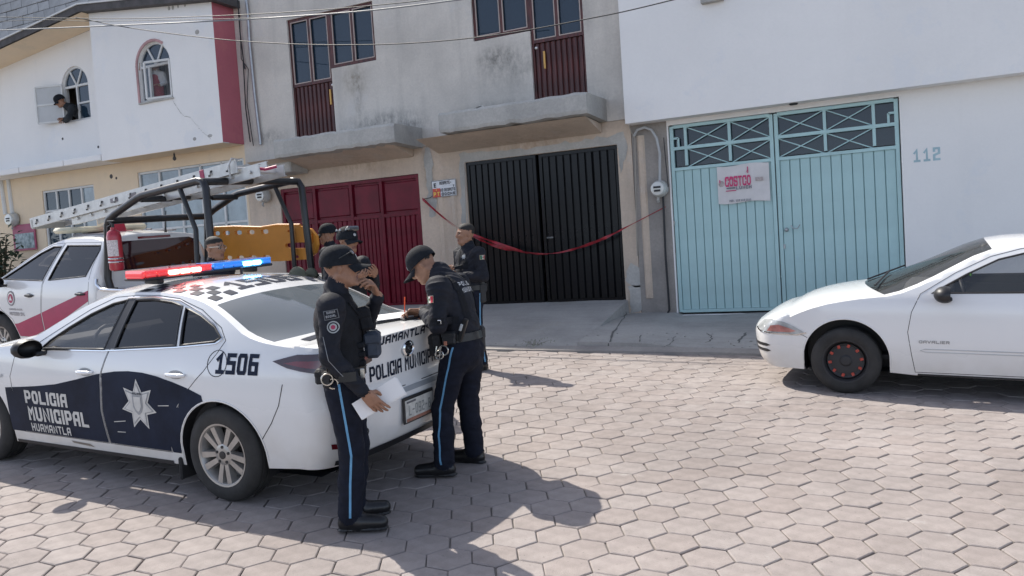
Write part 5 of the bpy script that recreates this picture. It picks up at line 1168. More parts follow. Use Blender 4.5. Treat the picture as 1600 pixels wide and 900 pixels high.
    # cabin
    seats(c, 1.28, .30, .42); MB().cbox((1.98, 0, .92), (.42, 1.46, .20), .06).build('dashboard', mint, t, world=False, smooth=True)
    MB().tube([(1.68 + .03 * math.cos(R(a)) * 0 + .06 * math.sin(R(a)), .37 + .17 * math.cos(R(a)), .93 + .165 * math.sin(R(a))) for a in range(0, 360, 20)], .014, 8, closed=True).build('steering_wheel', mtrimblk, t, world=False, smooth=True)
    MB().box((1.0, 0, .36), (3.2, 1.5, .04)).build('cabin_floor', mint, t, world=False); MB().box((-.30, 0, .98), (.5, 1.3, .03)).build('parcel_shelf', mint, t, world=False)
    for sd in (1, -1): MB().box((1.1, sd * .78, .68), (2.0, .03, .55)).build('door_lining', mint, t, world=False)
    return c
SEDAN = sedan()
# ---------------------------------------------------------------- the civil protection pickup
mtruck = paint('truck_white', (.70, .70, .695), .3)
mguinda = M('livery_crimson', (.36, .025, .085), .45, var=.1)
mgreyp = M('print_grey', (.22, .20, .21), .5, var=.1)
mrack = M('rack_black', (.018, .018, .02), .32, var=.1)
def pickup():
    t = thing('pickup_truck', 'white double cab pickup with crimson stripe and black tube rack behind the police car', 'pickup', gframe(-7.9, 7.55, R(175)))
    sill = pchip([(.8, .50), (1.5, .44), (2.6, .44), (3.5, .44), (4.1, .5)])
    st = [.95, 1.05, 1.2, 1.4, 1.6, 1.8, 1.95, 2.08, 2.2, 2.35, 2.5, 2.65, 2.8, 2.95, 3.05, 3.2, 3.4, 3.6, 3.8, 3.92]
    s = dict(top=[(.95, 1.70), (1.3, 1.745), (1.7, 1.745), (2.0, 1.70), (2.3, 1.59), (2.7, 1.40), (3.05, 1.245), (3.25, 1.20), (3.6, 1.13), (3.92, 1.02)], ctr=[(.95, 1.76), (1.4, 1.81), (1.95, 1.80), (2.2, 1.71), (2.7, 1.46), (3.05, 1.275), (3.3, 1.23), (3.7, 1.16), (3.92, 1.08)],
             wp=[(.95, .905), (2.0, .925), (3.0, .92), (3.6, .90), (3.92, .86)], prof=[(.4, .955), (.6, .985), (.85, 1.0), (1.05, .992), (1.25, .965), (1.35, .95)], belt=[(.9, 1.24), (2.0, 1.21), (3.2, 1.17), (4, 1.1)], tum=.36, tum2=.2,
             bulge=[(.95, 0), (1.8, .02), (1.95, .06), (2.7, .16), (3.05, .22), (3.3, .12), (3.92, .05)], sill=sill, arch=[(3.085, .46, .38)], floor=.42, tail=[(.5, .86), (1.2, .86), (1.5, .875), (1.8, .93)], nose=[(.5, 4.02), (.8, 4.06), (1.0, 4.03), (1.08, 3.98)], lipz=(1.76, 1.04), round=(5, 3),
             stations=st, screens={'windscreen': (1.95, 3.05, .94)}, crown=2.6, glass={'rear': mdarkglass, 'front': mdarkglass})
    fw = [(1.99, 1.235), (1.80, 1.655), (1.98, 1.655), (2.22, 1.575), (2.60, 1.40), (2.95, 1.25)]; rw = [(1.10, 1.29), (1.86, 1.24), (1.68, 1.665), (.99, 1.655), (.97, 1.60)]
    doors = {'front': [(2.02, .50), (2.04, .85), (1.99, 1.18), (1.76, 1.70), (2.0, 1.685), (2.25, 1.60), (2.7, 1.385), (3.0, 1.245), (3.06, .95), (2.98, .85), (2.72, .72), (2.62, .50)], 'rear': [(2.0, .50), (2.02, .85), (1.97, 1.18), (1.74, 1.70), (1.0, 1.69), (.965, 1.6), (1.02, 1.4), (1.03, .9), (1.02, .50)]}
    c = Car(t, s); c.shell(mtruck, doors, {'front': fw, 'rear': rw}, bump_h=.08)
    for sd in (1, -1):
        for key, hx, hz in (('front', 2.27, 1.045), ('rear', 1.18, 1.075)): handle(c, hx, hz, sd, mtrimblk, c.parts[(key, sd)], .19)
        mirror(c, 2.86, 1.20, sd, mtrimblk, 1.2)
        for x in (0, 3.085): wheel(c, x, sd * .77, .385, .255, .22, 'alloy', sd)
        fd, rd = c.parts[('front', sd)], c.parts[('rear', sd)]
        stripe = [(3.2, .48), (3.2, .62), (2.6, .67), (2.08, .81), (1.5, .98), (.96, 1.14), (.96, 1.02), (1.5, .78), (2.0, .60), (2.4, .48)]
        for dn, par in (('front', fd), ('rear', rd)):
            dp = doors[dn]; h = .07; pv, pf, pc = cdt([densify(stripe, h), densify(dp, h)], h); ff = []
            for f, ce in zip(pf, pc):
                if inpoly(ce, stripe) and inpoly(ce, dp):
                    a, b, d = [V(pv[i]) for i in f]; f = f if (b - a).cross(d - a) > 0 else f[::-1]; ff.append(f[::-1] if sd > 0 else f)
            used = sorted(set(i for f in ff for i in f)); mp = {i: n for n, i in enumerate(used)}; c.mesh('stripe', [c.P(*pv[i], .003, sd) for i in used], [tuple(mp[i] for i in f) for f in ff], [mguinda], par)
        ring_ = lambda r0, n=24: [(2.71 + r0 * math.cos(6.283 * i / n), 1.0 + r0 * 1.05 * math.sin(6.283 * i / n)) for i in range(n)]
        c.patch('door_seal', ring_(.095), mgreyp, .04, .003, sd, fd); c.patch('seal_ring', ring_(.075), mtruck, .04, .005, sd, fd); c.patch('seal_centre', ring_(.058), mguinda, .04, .007, sd, fd)
        c.patch('seal_triangle', [(2.71 - .035, .975), (2.71 + .035, .975), (2.71, 1.04)], mtruck, .03, .009, sd, fd)
        X0 = 2.60 if sd > 0 else 2.36
        Z0 = lambda a, w_: a if sd > 0 else a - w_
        c.tex_side('COORDINACION MUNICIPAL', Z0(2.77, .32), .845, .024, .02, .005, mgreyp, 'small_lettering', sd, .32, fd); c.tex_side('PROTECCION CIVIL', Z0(2.77, .36), .775, .045, .035, .009, mgreyp, 'lettering', sd, .36, fd)
    # rear window of the cab
    def back(poly2, mat, name, off, h=.09):
        pv, pf, pc = cdt([densify(poly2, h)], h); ff = []
        for f, ce in zip(pf, pc):
            if inpoly(ce, poly2):
                a, b, d = [V(pv[i]) for i in f]; f = f if (b - a).cross(d - a) > 0 else f[::-1]; ff.append(f[::-1])
        return c.mesh(name, c.cast([(-1, y, z) for y, z in pv], (1, 0, 0), off), ff, [mat], t)
    back([(-.64, 1.33), (.64, 1.33), (.66, 1.40), (.60, 1.66), (.52, 1.69), (-.52, 1.69), (-.60, 1.66), (-.66, 1.40)], M('cab_rear_glass', (.030, .006, .010), .05, var=.1, coat=1), 'rear_window', .006)
    back([(-.24, 1.705), (.24, 1.705), (.24, 1.735), (-.24, 1.735)], mtl, 'brake_light', .01)
    # bed
    b = MB(); arch = [(.46 * math.cos(R(a)), .38 + .46 * math.sin(R(a))) for a in range(165, 10, -10)]
    side_poly = [(-1.17, .52), (-.45, .48)] + arch + [(.45, .48), (.84, .50), (.84, 1.10), (.80, 1.13), (-1.13, 1.13), (-1.17, 1.10)]
    vs, fs, ce = cdt([side_poly]); keep = [f for f, q in zip(fs, ce) if inpoly(q, side_poly)]
    for sd in (1, -1):
        m_ = MB()
        for y in (.905, .835): m_.add([(x, sd * y, z) for x, z in vs], keep)
        n = len(side_poly); m_.add([(x, sd * .905, z) for x, z in side_poly] + [(x, sd * .835, z) for x, z in side_poly], [(i, (i + 1) % n, (i + 1) % n + n, i + n) for i in range(n)])
        m_.build('bed_side', mtruck, t, world=False, norm=True)
        MB().tube([(-1.1, sd * .92, 1.135), (.55, sd * .92, 1.135), (.72, sd * .92, 1.14), (.80, sd * .92, 1.20), (.82, sd * .90, 1.26)], .02, 8).build('bed_rail', mchrome, t, world=False, smooth=True)
        MB().cbox((-1.165, sd * .86, .90), (.05, .09, .36), .012).build('tail_light', mtl, t, world=False)
        MB().box((0, sd * .62, .62), (.95, .42, .5)).build('wheel_housing', mtrimblk, t, world=False)
    MB().box((-.16, 0, .62), (1.98, 1.66, .06)).build('bed_floor', mtrimblk, t, world=False); MB().cbox((-1.15, 0, .84), (.05, 1.62, .56), .015).build('tailgate', mtruck, t, world=False); MB().cbox((.82, 0, .87), (.05, 1.66, .5), .01).build('bed_front', mtruck, t, world=False)
    MB().cbox((-1.25, 0, .55), (.16, 1.7, .16), .03).build('rear_bumper', mtrimblk, t, world=False)
    # rack
    r = .043
    def tube(name, pts, rr=r): return MB().tube([V(p) for p in pts], rr, 10).build(name, mrack, t, world=False, smooth=True)
    for sd in (1, -1):
        tube('rack_post', [(.80, sd * .74, 1.12), (.84, sd * .74, 1.25), (.76, sd * .73, 1.90), (.72, sd * .73, 1.97), (.60, sd * .72, 2.03), (.16, sd * .71, 2.20), (.06, sd * .71, 2.225), (-.92, sd * .71, 2.335), (-1.0, sd * .715, 2.32), (-1.045, sd * .72, 2.25), (-1.07, sd * .74, 1.5), (-1.08, sd * .75, 1.12)])
        tube('rack_brace', [(-.60, sd * .71, 2.27), (-.82, sd * .72, 1.8), (-.80, sd * .74, 1.13)], .028); tube('rack_brace', [(.12, sd * .71, 2.17), (.10, sd * .3, 2.17)], .026)
        MB().cbox((.82, sd * .75, 1.13), (.16, .14, .02), .006).build('rack_foot', mrack, t, world=False); MB().cbox((-1.07, sd * .76, 1.135), (.14, .12, .02), .006).build('rack_foot', mrack, t, world=False)
    tube('rack_crossbar', [(-.99, .71, 2.32), (-.99, 0, 2.33), (-.99, -.71, 2.32)]); tube('rack_crossbar', [(.72, .73, 1.95), (.72, -.73, 1.95)]); tube('rack_crossbar', [(.12, .71, 2.19), (.12, -.71, 2.19)], .03)
    # roof light bar and aerial
    lb = MB().cbox((2.0, 0, 1.80), (.14, .5, .05), .01).build('light_bar', mtrimblk, t, world=False); MB().cbox((2.0, 0, 1.855), (.2, 1.28, .08), .035).build('lens', M('cream_lens', (.62, .58, .44), .25, var=.1, scale=6), lb, world=False, smooth=True)
    MB().tube([(1.05, -.28, 1.76), (1.04, -.28, 1.85), (1.0, -.28, 2.05)], [.02, .008, .005], 6).build('aerial', mtrimblk, t, world=False)
    MB().cbox((1.0, 0, 1.82), (.12, .02, .02), .004).build('roof_rib', mgreyp, t, world=False)
    for y in (-.42, .42): MB().box((1.5, y, 1.79), (.9, .06, .02)).build('roof_rib', mgreyp, t, world=False)
    seats(c, 2.3, 1.4, .75, .4)
    return c
TRUCK = pickup(); TW = WMX[TRUCK.t.name]
def onplane(mw, px, py, axis, val):
    iv = mw.inverted(); o = iv @ CAM; d = iv.to_3x3() @ ray(px, py); return o + d * ((val - o[axis]) / d[axis])
malu = M('aluminium', (.52, .52, .51), .42, .55, var=.1, scale=12)
def ladder():
    A = V((2.95, .42, 1.975)); B_ = V((-1.42, .42, 2.50)); mw = TW @ Matrix.Translation(A); t = thing('ladder', 'long aluminium extension ladder lying on the pickup rack and cab', 'ladder', mw)
    iv = mw.inverted(); d = (B_ - A).normalized(); up = V((0, 1, 0)).cross(d) * -1; up = up if up.z > 0 else -up
    for sec, (a, b, yy, dz) in enumerate(((0, 4.2, (.0, -.44), 0), (.9, 4.5, (-.04, -.40), -.095))):
        for y in yy:
            m = MB(); p, q = d * a + V((0, y, 0)) + up * dz, d * b + V((0, y, 0)) + up * dz; m.bar(p, q, .012, .135, up=up)
            for s_ in (-1, 1): m.bar(p + up * (s_ * .063) + V((0, -.014, 0)), q + up * (s_ * .063) + V((0, -.014, 0)), .026, .010, up=up)
            m.build('rail', malu, t, world=False)
        n = int((b - a) / .30)
        for i in range(n):
            c0 = d * (a + .16 + .30 * i) + up * dz; MB().tube([c0 + V((0, yy[0] + .03, 0)), c0 + V((0, yy[1] - .012, 0))], .019, 8).build('rung', malu, t, world=False, smooth=True)
            if sec == 0:
                for s_ in (-.022, .022): MB().cbox(c0 + V((0, .012, 0)) + up * s_ + d * .02 * (1 if s_ > 0 else -1), (.022, .012, .024), .003).build('rung_end', mtrimblk, t, world=False)
    for a in (1.93, 2.3): MB().cbox(d * a + V((0, .010, 0)), (.15, .006, .055), .002, Matrix.Rotation(math.atan2(-d.z, d.x) * 1, 3, 'Y')).build('sticker', mgreyp, t, world=False)
    MB().cbox(d * .04 + up * -.02 + V((0, -.22, 0)), (.05, .46, .13), .01).build('foot', mplast, t, world=False)
    MB().cbox(d * 3.62 + V((0, .0, .0)), (.07, .03, .135), .005, Matrix.Rotation(.12, 3, 'Y')).build('red_tie', mguinda, t, world=False)
    m = MB(); q = d * 4.12; m.tube([q + V((0, .03, -.12)), q + V((0, .05, .02)), q + V((-.04, .03, .10)), q + V((-.08, -.05, .08))], .011, 8); m.build('hook', mmetal, t, world=False, smooth=True)
    MB().tube([d * 4.3 + V((0, -.1, -.03)), d * 4.42 + V((0, -.2, -.07)), d * 4.5 + V((0, -.3, -.05))], .018, 6).build('red_strap', mguinda, t, world=False)
ladder()
def extinguisher():
    b = V((.55, .80, 1.36)); mw = TW @ Matrix.Translation(b); t = thing('fire_extinguisher', 'red fire extinguisher with white label strapped to the pickup rack post', 'fire extinguisher', mw)
    mr = M('extinguisher_red', (.38, .02, .04), .35, var=.1, coat=.4)
    MB().lathe([(.001, 0), (.07, .0), (.083, .02), (.083, .40), (.07, .455), (.03, .485), (.03, .51), (.001, .51)], 20).build('cylinder', mr, t, world=False, smooth=True)
    lab = MB(); A = [R(150 + 150 * i / 12 - 60) for i in range(13)]
    lab.add([(.0845 * math.cos(a), .0845 * math.sin(a), z) for a in [R(10 + 160 * i / 12) for i in range(13)] for z in (.17, .36)], [(2 * i, 2 * i + 1, 2 * i + 3, 2 * i + 2) for i in range(12)]); l_ = lab.build('label', M('label_paper', (.55, .5, .5), .6, var=.35, scale=60), t, world=False)
    MB().tube([(0, 0, .51), (0, 0, .55), (.05, .0, .57)], .018, 8).cbox((.03, 0, .585), (.14, .025, .018), .006).build('valve', mtrimblk, t, world=False)
    MB().tube([(.03, 0, .54), (.10, 0, .52), (.115, 0, .42), (.105, 0, .22)], .012, 8).build('hose', mtrimblk, t, world=False, smooth=True)
    for z in (.10, .14): MB().lathe([(.087, z - .008), (.090, z), (.087, z + .008)], 20).build('strap', mchrome, t, world=False, smooth=True)
extinguisher()
def board():
    c0 = V((-.16, -.83, 1.32)); mw = TW @ Matrix.Translation(c0); t = thing('spine_board', 'orange plastic spine board standing on edge on the pickup bed', 'stretcher', mw); mo = M('spine_orange', (.62, .25, .035), .45, var=.08, scale=3)
    out = [(.98, .02), (.98, .42), (.90, .455), (.5, .455), (.0, .43), (-.3, .455), (-.72, .445), (-.90, .40), (-.985, .31), (-.99, .20), (-.95, .10), (-.80, .02), (-.3, 0), (.5, .0)]
    holes = []
    def slot(cx, cz, w_, h, n=8): return [(cx + w_ / 2 * math.copysign(abs(math.cos(6.283 * i / n + .39)) ** .6, math.cos(6.283 * i / n + .39)), cz + h / 2 * math.copysign(abs(math.sin(6.283 * i / n + .39)) ** .6, math.sin(6.283 * i / n + .39))) for i in range(n)]
    for cx in (.85, .65, .42, .18, -.08): holes += [slot(cx, .39, .14, .06), slot(cx, .055, .14, .055)]
    holes += [slot(-.55, .385, .12, .035), slot(-.60, .055, .12, .04), slot(-.66, .20, .46, .075, 12), slot(-.92, .29, .03, .13)]
    vs, fs, ce = cdt([out] + holes); keep = []
    for f, q in zip(fs, ce):
        if inpoly(q, out) and not any(inpoly(q, h) for h in holes): keep.append(f)
    m = MB()
    for y in (.022, -.022): m.add([(x, y, z) for x, z in vs], keep)
    for h in [out] + holes:
        n = len(h); m.add([(x, .022, z) for x, z in h] + [(x, -.022, z) for x, z in h], [(i, (i + 1) % n, (i + 1) % n + n, i + n) for i in range(n)])
    m.build('board', mo, t, world=False, norm=True)
    MB().tube([(x, .0, z + .012) for x, z in densify([(.9, .452), (.5, .452), (0, .428), (-.3, .452), (-.7, .44)], .1, False)], .022, 8).build('rim', mo, t, world=False, smooth=True)
    MB().bar((-.62, .05, .42), (-.62, .05, .03), .03, .006).build('strap', mtrimblk, t, world=False)
board()
def cone():
    p = onplane(TW, 186, 351, 1, -.05); t = thing('traffic_cone', 'red traffic cone with dark band standing on the pickup cab roof', 'traffic cone', TW @ Matrix.Translation((p.x, p.y, 1.80)))
    mr = M('cone_red', (.45, .02, .05), .5, var=.1)
    MB().lathe([(.10, .0), (.085, .02), (.05, .22), (.03, .26), (.001, .262)], 16).build('cone_body', mr, t, world=False, smooth=True); MB().lathe([(.070, .14), (.0605, .19)], 16).build('band', mtrimblk, t, world=False)
    MB().cbox((0, 0, .008), (.24, .24, .016), .004).build('base', mr, t, world=False)
cone()
mol = M('helmet_olive', (.10, .105, .075), .7, var=.2, scale=6)
for (u, v, w_, lab) in ((464, 416, .105, 'larger olive green helmet resting on the pickup tailgate'), (486, 421, .078, 'smaller olive green helmet resting on the pickup tailgate')):
    p = onplane(TW, u, v, 0, -1.13); t = thing('helmet', lab, 'helmet', TW @ Matrix.Translation((p.x, p.y, 1.12)), 'olive helmets on the tailgate')
    MB().dome((0, 0, .02), (w_ * 1.15, w_, w_ * 1.35), 18, 9).build('shell', mol, t, world=False, smooth=True); MB().lathe([(w_ * 1.05, .0), (w_ * 1.12, .03), (w_ * 1.08, .045)], 18).build('rim', M('rim_olive', (.05, .052, .04), .8), t, world=False, smooth=True)
# ---------------------------------------------------------------- the white coupe
mcou = paint('coupe_white', (.76, .76, .75), .22, zlo=.1, zhi=.5)
def coupe():
    t = thing('white_car', 'plain white two door car with black and red front wheel parked by the teal gate', 'car', gframe(2.136, 8.78, R(177)))
    sill = pchip([(-.9, .30), (-.4, .24), (.4, .21), (2.0, .205), (2.3, .22), (3.1, .2), (3.5, .2)])
    st = [-.78, -.62, -.48, -.34, -.22, -.1, .05, .2, .35, .5, .65, .8, .95, 1.1, 1.22, 1.34, 1.46, 1.6, 1.74, 1.88, 2.02, 2.16, 2.28, 2.40, 2.52, 2.66, 2.8, 2.94, 3.05, 3.14]
    s = dict(top=[(-.78, .93), (-.4, .965), (-.1, 1.01), (.2, 1.13), (.5, 1.25), (.8, 1.315), (1.1, 1.335), (1.3, 1.325), (1.5, 1.285), (1.7, 1.185), (1.9, 1.07), (2.1, .97), (2.25, .92), (2.52, .888), (2.8, .835), (3.0, .768), (3.14, .70)],
             ctr=[(-.78, .985), (-.4, 1.005), (-.22, 1.03), (.2, 1.22), (.5, 1.335), (.8, 1.385), (1.1, 1.402), (1.34, 1.392), (1.46, 1.372), (1.74, 1.235), (2.02, 1.08), (2.28, .965), (2.55, .935), (2.85, .885), (3.05, .82), (3.14, .77)],
             wp=[(-.78, .77), (-.3, .82), (.0, .84), (1.2, .85), (2.2, .848), (2.64, .842), (2.9, .815), (3.14, .765)], prof=[(.1, .93), (.25, .96), (.42, .988), (.6, 1.0), (.75, .995), (.86, .978), (.95, .95), (1.05, .92)], belt=[(-.8, .955), (0, .95), (1.2, .925), (2.2, .89), (3.2, .85)], tum=.47, tum2=.3,
             bulge=[(-.78, -.04), (-.22, -.12), (.5, -.03), (.9, 0), (1.40, .05), (1.88, .15), (2.28, .26), (2.5, .2), (3.14, .06)], sill=sill, arch=[(0, .36, .32), (2.64, .375, .325)], floor=.19,
             tail=[(.25, -1.02), (.5, -1.08), (.7, -1.06), (.95, -1.0)], nose=[(.19, 3.44), (.25, 3.51), (.40, 3.555), (.52, 3.565), (.60, 3.53), (.66, 3.45), (.72, 3.36)], lipz=(.97, .675), round=(2.8, 2.8),
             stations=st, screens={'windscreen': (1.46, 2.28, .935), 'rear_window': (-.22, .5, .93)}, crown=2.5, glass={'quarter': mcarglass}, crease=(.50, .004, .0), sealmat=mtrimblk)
    dw = [(.72, .965), (.76, 1.262), (1.0, 1.285), (1.22, 1.275), (1.42, 1.225), (1.66, 1.105), (1.93, .945)]; qw = [(.64, .972), (.67, 1.25), (.48, 1.195), (.25, 1.09), (.10, .985)]
    doors = {'front': [(.66, .24), (.64, .6), (.665, .95), (.705, 1.305), (1.0, 1.322), (1.25, 1.312), (1.48, 1.25), (1.75, 1.115), (2.02, .94), (2.09, .78), (2.12, .6), (2.09, .4), (2.06, .235)]}
    c = Car(t, s); c.shell(mcou, doors, {'door': dw, 'quarter': qw})
    for sd in (1, -1):
        wheel(c, 0, sd * .735, .308, .195, .20, 'steel', sd); wheel(c, 2.64, sd * .735, .308, .195, .20, 'steel', sd); fd = c.parts[('front', sd)]
        mirror(c, 1.83, .93, sd, mtrimblk, 1.); handle(c, .86, .80, sd, mtrimblk, fd, .15)
        mline = M('moulding_line', (.50, .50, .49), .4, var=.05)
        MB().tube([c.P(x, z, .002, sd) for x, z in densify([(.8, .425), (1.98, .425), (2.02, .437), (1.98, .452), (.8, .452)], .06, False)], .004, 5).build('moulding', mline, fd, world=False)
        c.tex_side('CAVALIER', 2.03 if sd > 0 else 1.79, .505, .026, .03, .006, M('badge_grey', (.30, .30, .30), .35, .5, var=0), 'lettering', sd, .24, fd)
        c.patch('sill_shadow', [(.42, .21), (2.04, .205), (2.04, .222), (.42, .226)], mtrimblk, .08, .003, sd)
        lam = M('headlamp_glass', (.42, .44, .44), .06, var=.25, scale=9, coat=1); amb = M('headlamp_amber', (.52, .22, .19), .12, var=.3, scale=9, coat=1)
        corner_patch(c, 'headlight', [(18, .575), (21, .645), (36, .672), (50, .655), (72, .560), (62, .540), (46, .540), (26, .553)], lam, 2.85, .35, False, sd, .006)
        corner_patch(c, 'turn_signal', [(36, .556), (39, .612), (46, .625), (62, .572), (56, .556)], amb, 2.85, .35, False, sd, .011)
        corner_patch(c, 'lamp_rim', [(16, .565), (26, .540), (46, .529), (63, .530), (74, .556), (73, .566), (62, .541), (46, .541), (26, .553), (17, .578)], mchrome, 2.85, .35, False, sd, .008)
        for z in (.40, .345): corner_patch(c, 'bumper_slot', [(0, z), (0, z + .03), (34, z + .03), (38, z + .015), (34, z)], mtrimblk, 2.85, .35, False, sd, .004)
        MB().tube([c.P(2.64 + .382 * math.cos(R(a)), .325 + .382 * math.sin(R(a)), -.001, sd) for a in range(-10, 192, 9)], .007, 5).build('arch_lip', mcou, t, world=False, smooth=True)
        MB().tube([c.P(2.64 + .31, z, .0, sd) for z in (.50,)] + [c.P(3.02, .535, .0, sd), c.P(3.10, .545, 0, sd)], .003, 4).build('bumper_seam', mtrimblk, t, world=False)
    # wipers, cowl, cabin
    for y0, y1 in ((.55, -.02), (-.02, -.58)):
        a = V((2.28 + .26 * (1 - (y0 / .84) ** 2) - .02, y0, 0)); b = V((2.12 + .2 * (1 - (y1 / .8) ** 2), y1, 0))
        P_ = c.cast([(a.lerp(b, i / 6).x, a.lerp(b, i / 6).y, 2) for i in range(7)], (0, 0, -1), .02) if False else [V((a.lerp(b, i / 6).x, a.lerp(b, i / 6).y, .985 + .028 * i / 2)) for i in range(7)]
        MB().tube(P_, .009, 6).build('wiper', mtrimblk, t, world=False)
    seats(c, 1.25, .35, .38, .36); MB().cbox((1.98, 0, .86), (.45, 1.4, .16), .06).build('dashboard', mint, t, world=False, smooth=True); MB().box((1.0, 0, .34), (3.0, 1.4, .04)).build('cabin_floor', mint, t, world=False)
    for sd in (1, -1): MB().box((1.2, sd * .74, .62), (1.7, .03, .5)).build('door_lining', mint, t, world=False)
    MB().tube([(1.66 + .05 * math.sin(R(a)), .34 + .17 * math.cos(R(a)), .86 + .16 * math.sin(R(a))) for a in range(0, 360, 20)], .014, 8, closed=True).build('steering_wheel', mtrimblk, t, world=False, smooth=True)
    m = MB().dome((1.62, .02, 1.13), (.03, .03, .035), 8, 5, None, 0, -1.2); m.build('ornament_flower', M('flower_red', (.6, .04, .12), .6, var=.2), t, world=False)
    MB().cbox((1.62, .02, 1.05), (.02, .05, .07), .01).build('ornament_leaf', M('flower_green', (.12, .45, .05), .6, var=.2), t, world=False); MB().tube([(1.62, .02, 1.16), (1.60, .0, 1.27)], .003, 4).build('ornament_cord', mtrimblk, t, world=False)
    MB().cbox((1.52, 0, 1.285), (.03, .2, .06), .01).build('rear_view_mirror', mtrimblk, t, world=False)
    return c
COUPE = coupe()
# ================================================================ people: one continuous body each, grown from a distance field
def _smin(a, b, k):
    h = np.maximum(k - np.abs(a - b), 0) / k; return np.minimum(a, b) - h * h * k * .25
class Body:
    """skin and clothes of a figure as one surface; each shape says which cloth (material slot) it wears"""
    def __init__(s): s.p = []
    def cone(s, a, b, ra, rb, m, k=.025, sq=None):
        s.p.append(('c', np.array(a, float), np.array(b, float), ra, rb, m, k, sq)); return s
    def ell(s, c, r, m, k=.025, rot=None):
        s.p.append(('e', np.array(c, float), np.array(r, float), None if rot is None else np.array(rot.to_3x3()), 0, m, k, None)); return s
    def chain(s, pts, rs, m, k=.025, sq=None):
        for i in range(len(pts) - 1): s.cone(pts[i], pts[i + 1], rs[i], rs[i + 1], m, k, sq)
        return s
    def mesh(s, vox, wr=None):
        lo = np.full(3, 9.); hi = np.full(3, -9.)
        for q in s.p:
            if q[0] == 'c': r = max(q[3], q[4]); a = np.minimum(q[1], q[2]) - r; b = np.maximum(q[1], q[2]) + r
            else: r = q[2].max(); a = q[1] - r; b = q[1] + r
            lo = np.minimum(lo, a); hi = np.maximum(hi, b)
        lo -= .03; hi += .03; n = np.ceil((hi - lo) / vox).astype(int) + 1
        D = np.full(n, 1., np.float32); best = np.full(n, 9., np.float32); mat = np.zeros(n, np.int8)
        for q in s.p:
            pad = q[6] + 2 * vox + .012
            if q[0] == 'c': r = max(q[3], q[4]); a = np.minimum(q[1], q[2]) - r - pad; b = np.maximum(q[1], q[2]) + r + pad
            else: r = q[2].max(); a = q[1] - r - pad; b = q[1] + r + pad
            i0 = np.clip(np.floor((a - lo) / vox).astype(int), 0, n - 1); i1 = np.clip(np.ceil((b - lo) / vox).astype(int) + 1, 1, n)
            sl = tuple(slice(x, y) for x, y in zip(i0, i1)); g = np.meshgrid(*[lo[d] + vox * np.arange(i0[d], i1[d]) for d in range(3)], indexing='ij'); P = np.stack(g, -1)
            if q[0] == 'c':
                a, b = q[1], q[2]; ba = b - a; L2 = ba @ ba + 1e-12; pa = P - a
                if q[7] is not None:                       # squashed along a direction
                    dv, f = np.array(q[7][0], float), q[7][1]; dv = dv / np.linalg.norm(dv); t = np.clip((pa @ ba) / L2, 0, 1); v = pa - t[..., None] * ba; e = v @ dv; v = v + dv * (e * (1 / f - 1))[..., None]; d = np.linalg.norm(v, axis=-1) - (q[3] + (q[4] - q[3]) * t); d = d * min(f, 1)  * 1.15
                else:
                    t = np.clip((pa @ ba) / L2, 0, 1); d = np.linalg.norm(pa - t[..., None] * ba, axis=-1) - (q[3] + (q[4] - q[3]) * t)
            else:
                v = P - q[1]
                if q[3] is not None: v = v @ q[3]
                k0 = np.linalg.norm(v / q[2], axis=-1); k1 = np.linalg.norm(v / (q[2] * q[2]), axis=-1); d = k0 * (k0 - 1) / np.maximum(k1, 1e-6)
            d = d.astype(np.float32); D[sl] = _smin(D[sl], d, q[6]); w_ = d < best[sl]; best[sl] = np.where(w_, d, best[sl]); mat[sl] = np.where(w_, q[5], mat[sl])
        if wr:                                            # folds in the cloth
            idx = np.argwhere(np.abs(D) < .03); P = lo + idx * vox; am = np.array([wr.get(m, 0.) for m in range(12)])[mat[tuple(idx.T)]]
            rg = np.random.default_rng(int(abs(lo[0]) * 1e4) % 9999 + len(s.p)); N3 = rg.random((24, 24, 24))
            def noise(Q):
                f = np.floor(Q).astype(int); u = Q - f; u = u * u * (3 - 2 * u); o = 0
                for c in range(8):
                    dx, dy, dz = c & 1, (c >> 1) & 1, (c >> 2) & 1
                    o = o + N3[(f[:, 0] + dx) % 24, (f[:, 1] + dy) % 24, (f[:, 2] + dz) % 24] * (u[:, 0] if dx else 1 - u[:, 0]) * (u[:, 1] if dy else 1 - u[:, 1]) * (u[:, 2] if dz else 1 - u[:, 2])
                return o
            T = np.array([[.8, .3, .5], [-.5, .7, .5], [.2, -.6, 1.]]); q = P @ T.T
            v = (1 - np.abs(2 * noise(q * np.array([9, 9, 21])) - 1)) * .9 + (1 - np.abs(2 * noise(q[:, [1, 0, 2]] * np.array([20, 13, 34]) + 3.3) - 1)) * .45 - .8
            D[tuple(idx.T)] -= (am * v).astype(np.float32)
        # surface nets
        ins = D < 0; c = [slice(0, -1), slice(1, None)]; cnt = np.zeros(np.array(n) - 1, np.int8)
        for x in (0, 1):
            for y in (0, 1):
                for z in (0, 1): cnt += ins[c[x], c[y], c[z]]
        act = (cnt > 0) & (cnt < 8); ci = np.argwhere(act); idm = np.full(act.shape, -1, np.int64); idm[tuple(ci.T)] = np.arange(len(ci)); acc = np.zeros((len(ci), 3)); num = np.zeros(len(ci))
        co = [np.array([x, y, z]) for x in (0, 1) for y in (0, 1) for z in (0, 1)]
        for a in range(8):
            for b in range(a + 1, 8):
                if np.abs(co[a] - co[b]).sum() != 1: continue
                va = D[tuple((ci + co[a]).T)]; vb = D[tuple((ci + co[b]).T)]; m = (va < 0) != (vb < 0); t = np.where(m, va / np.where(m, va - vb, 1), 0); acc += np.where(m[:, None], co[a] + t[:, None] * (co[b] - co[a]), 0); num += m
        vs = lo + (ci + acc / num[:, None]) * vox; vm = mat[tuple((ci + (acc / num[:, None] > .5)).T)]
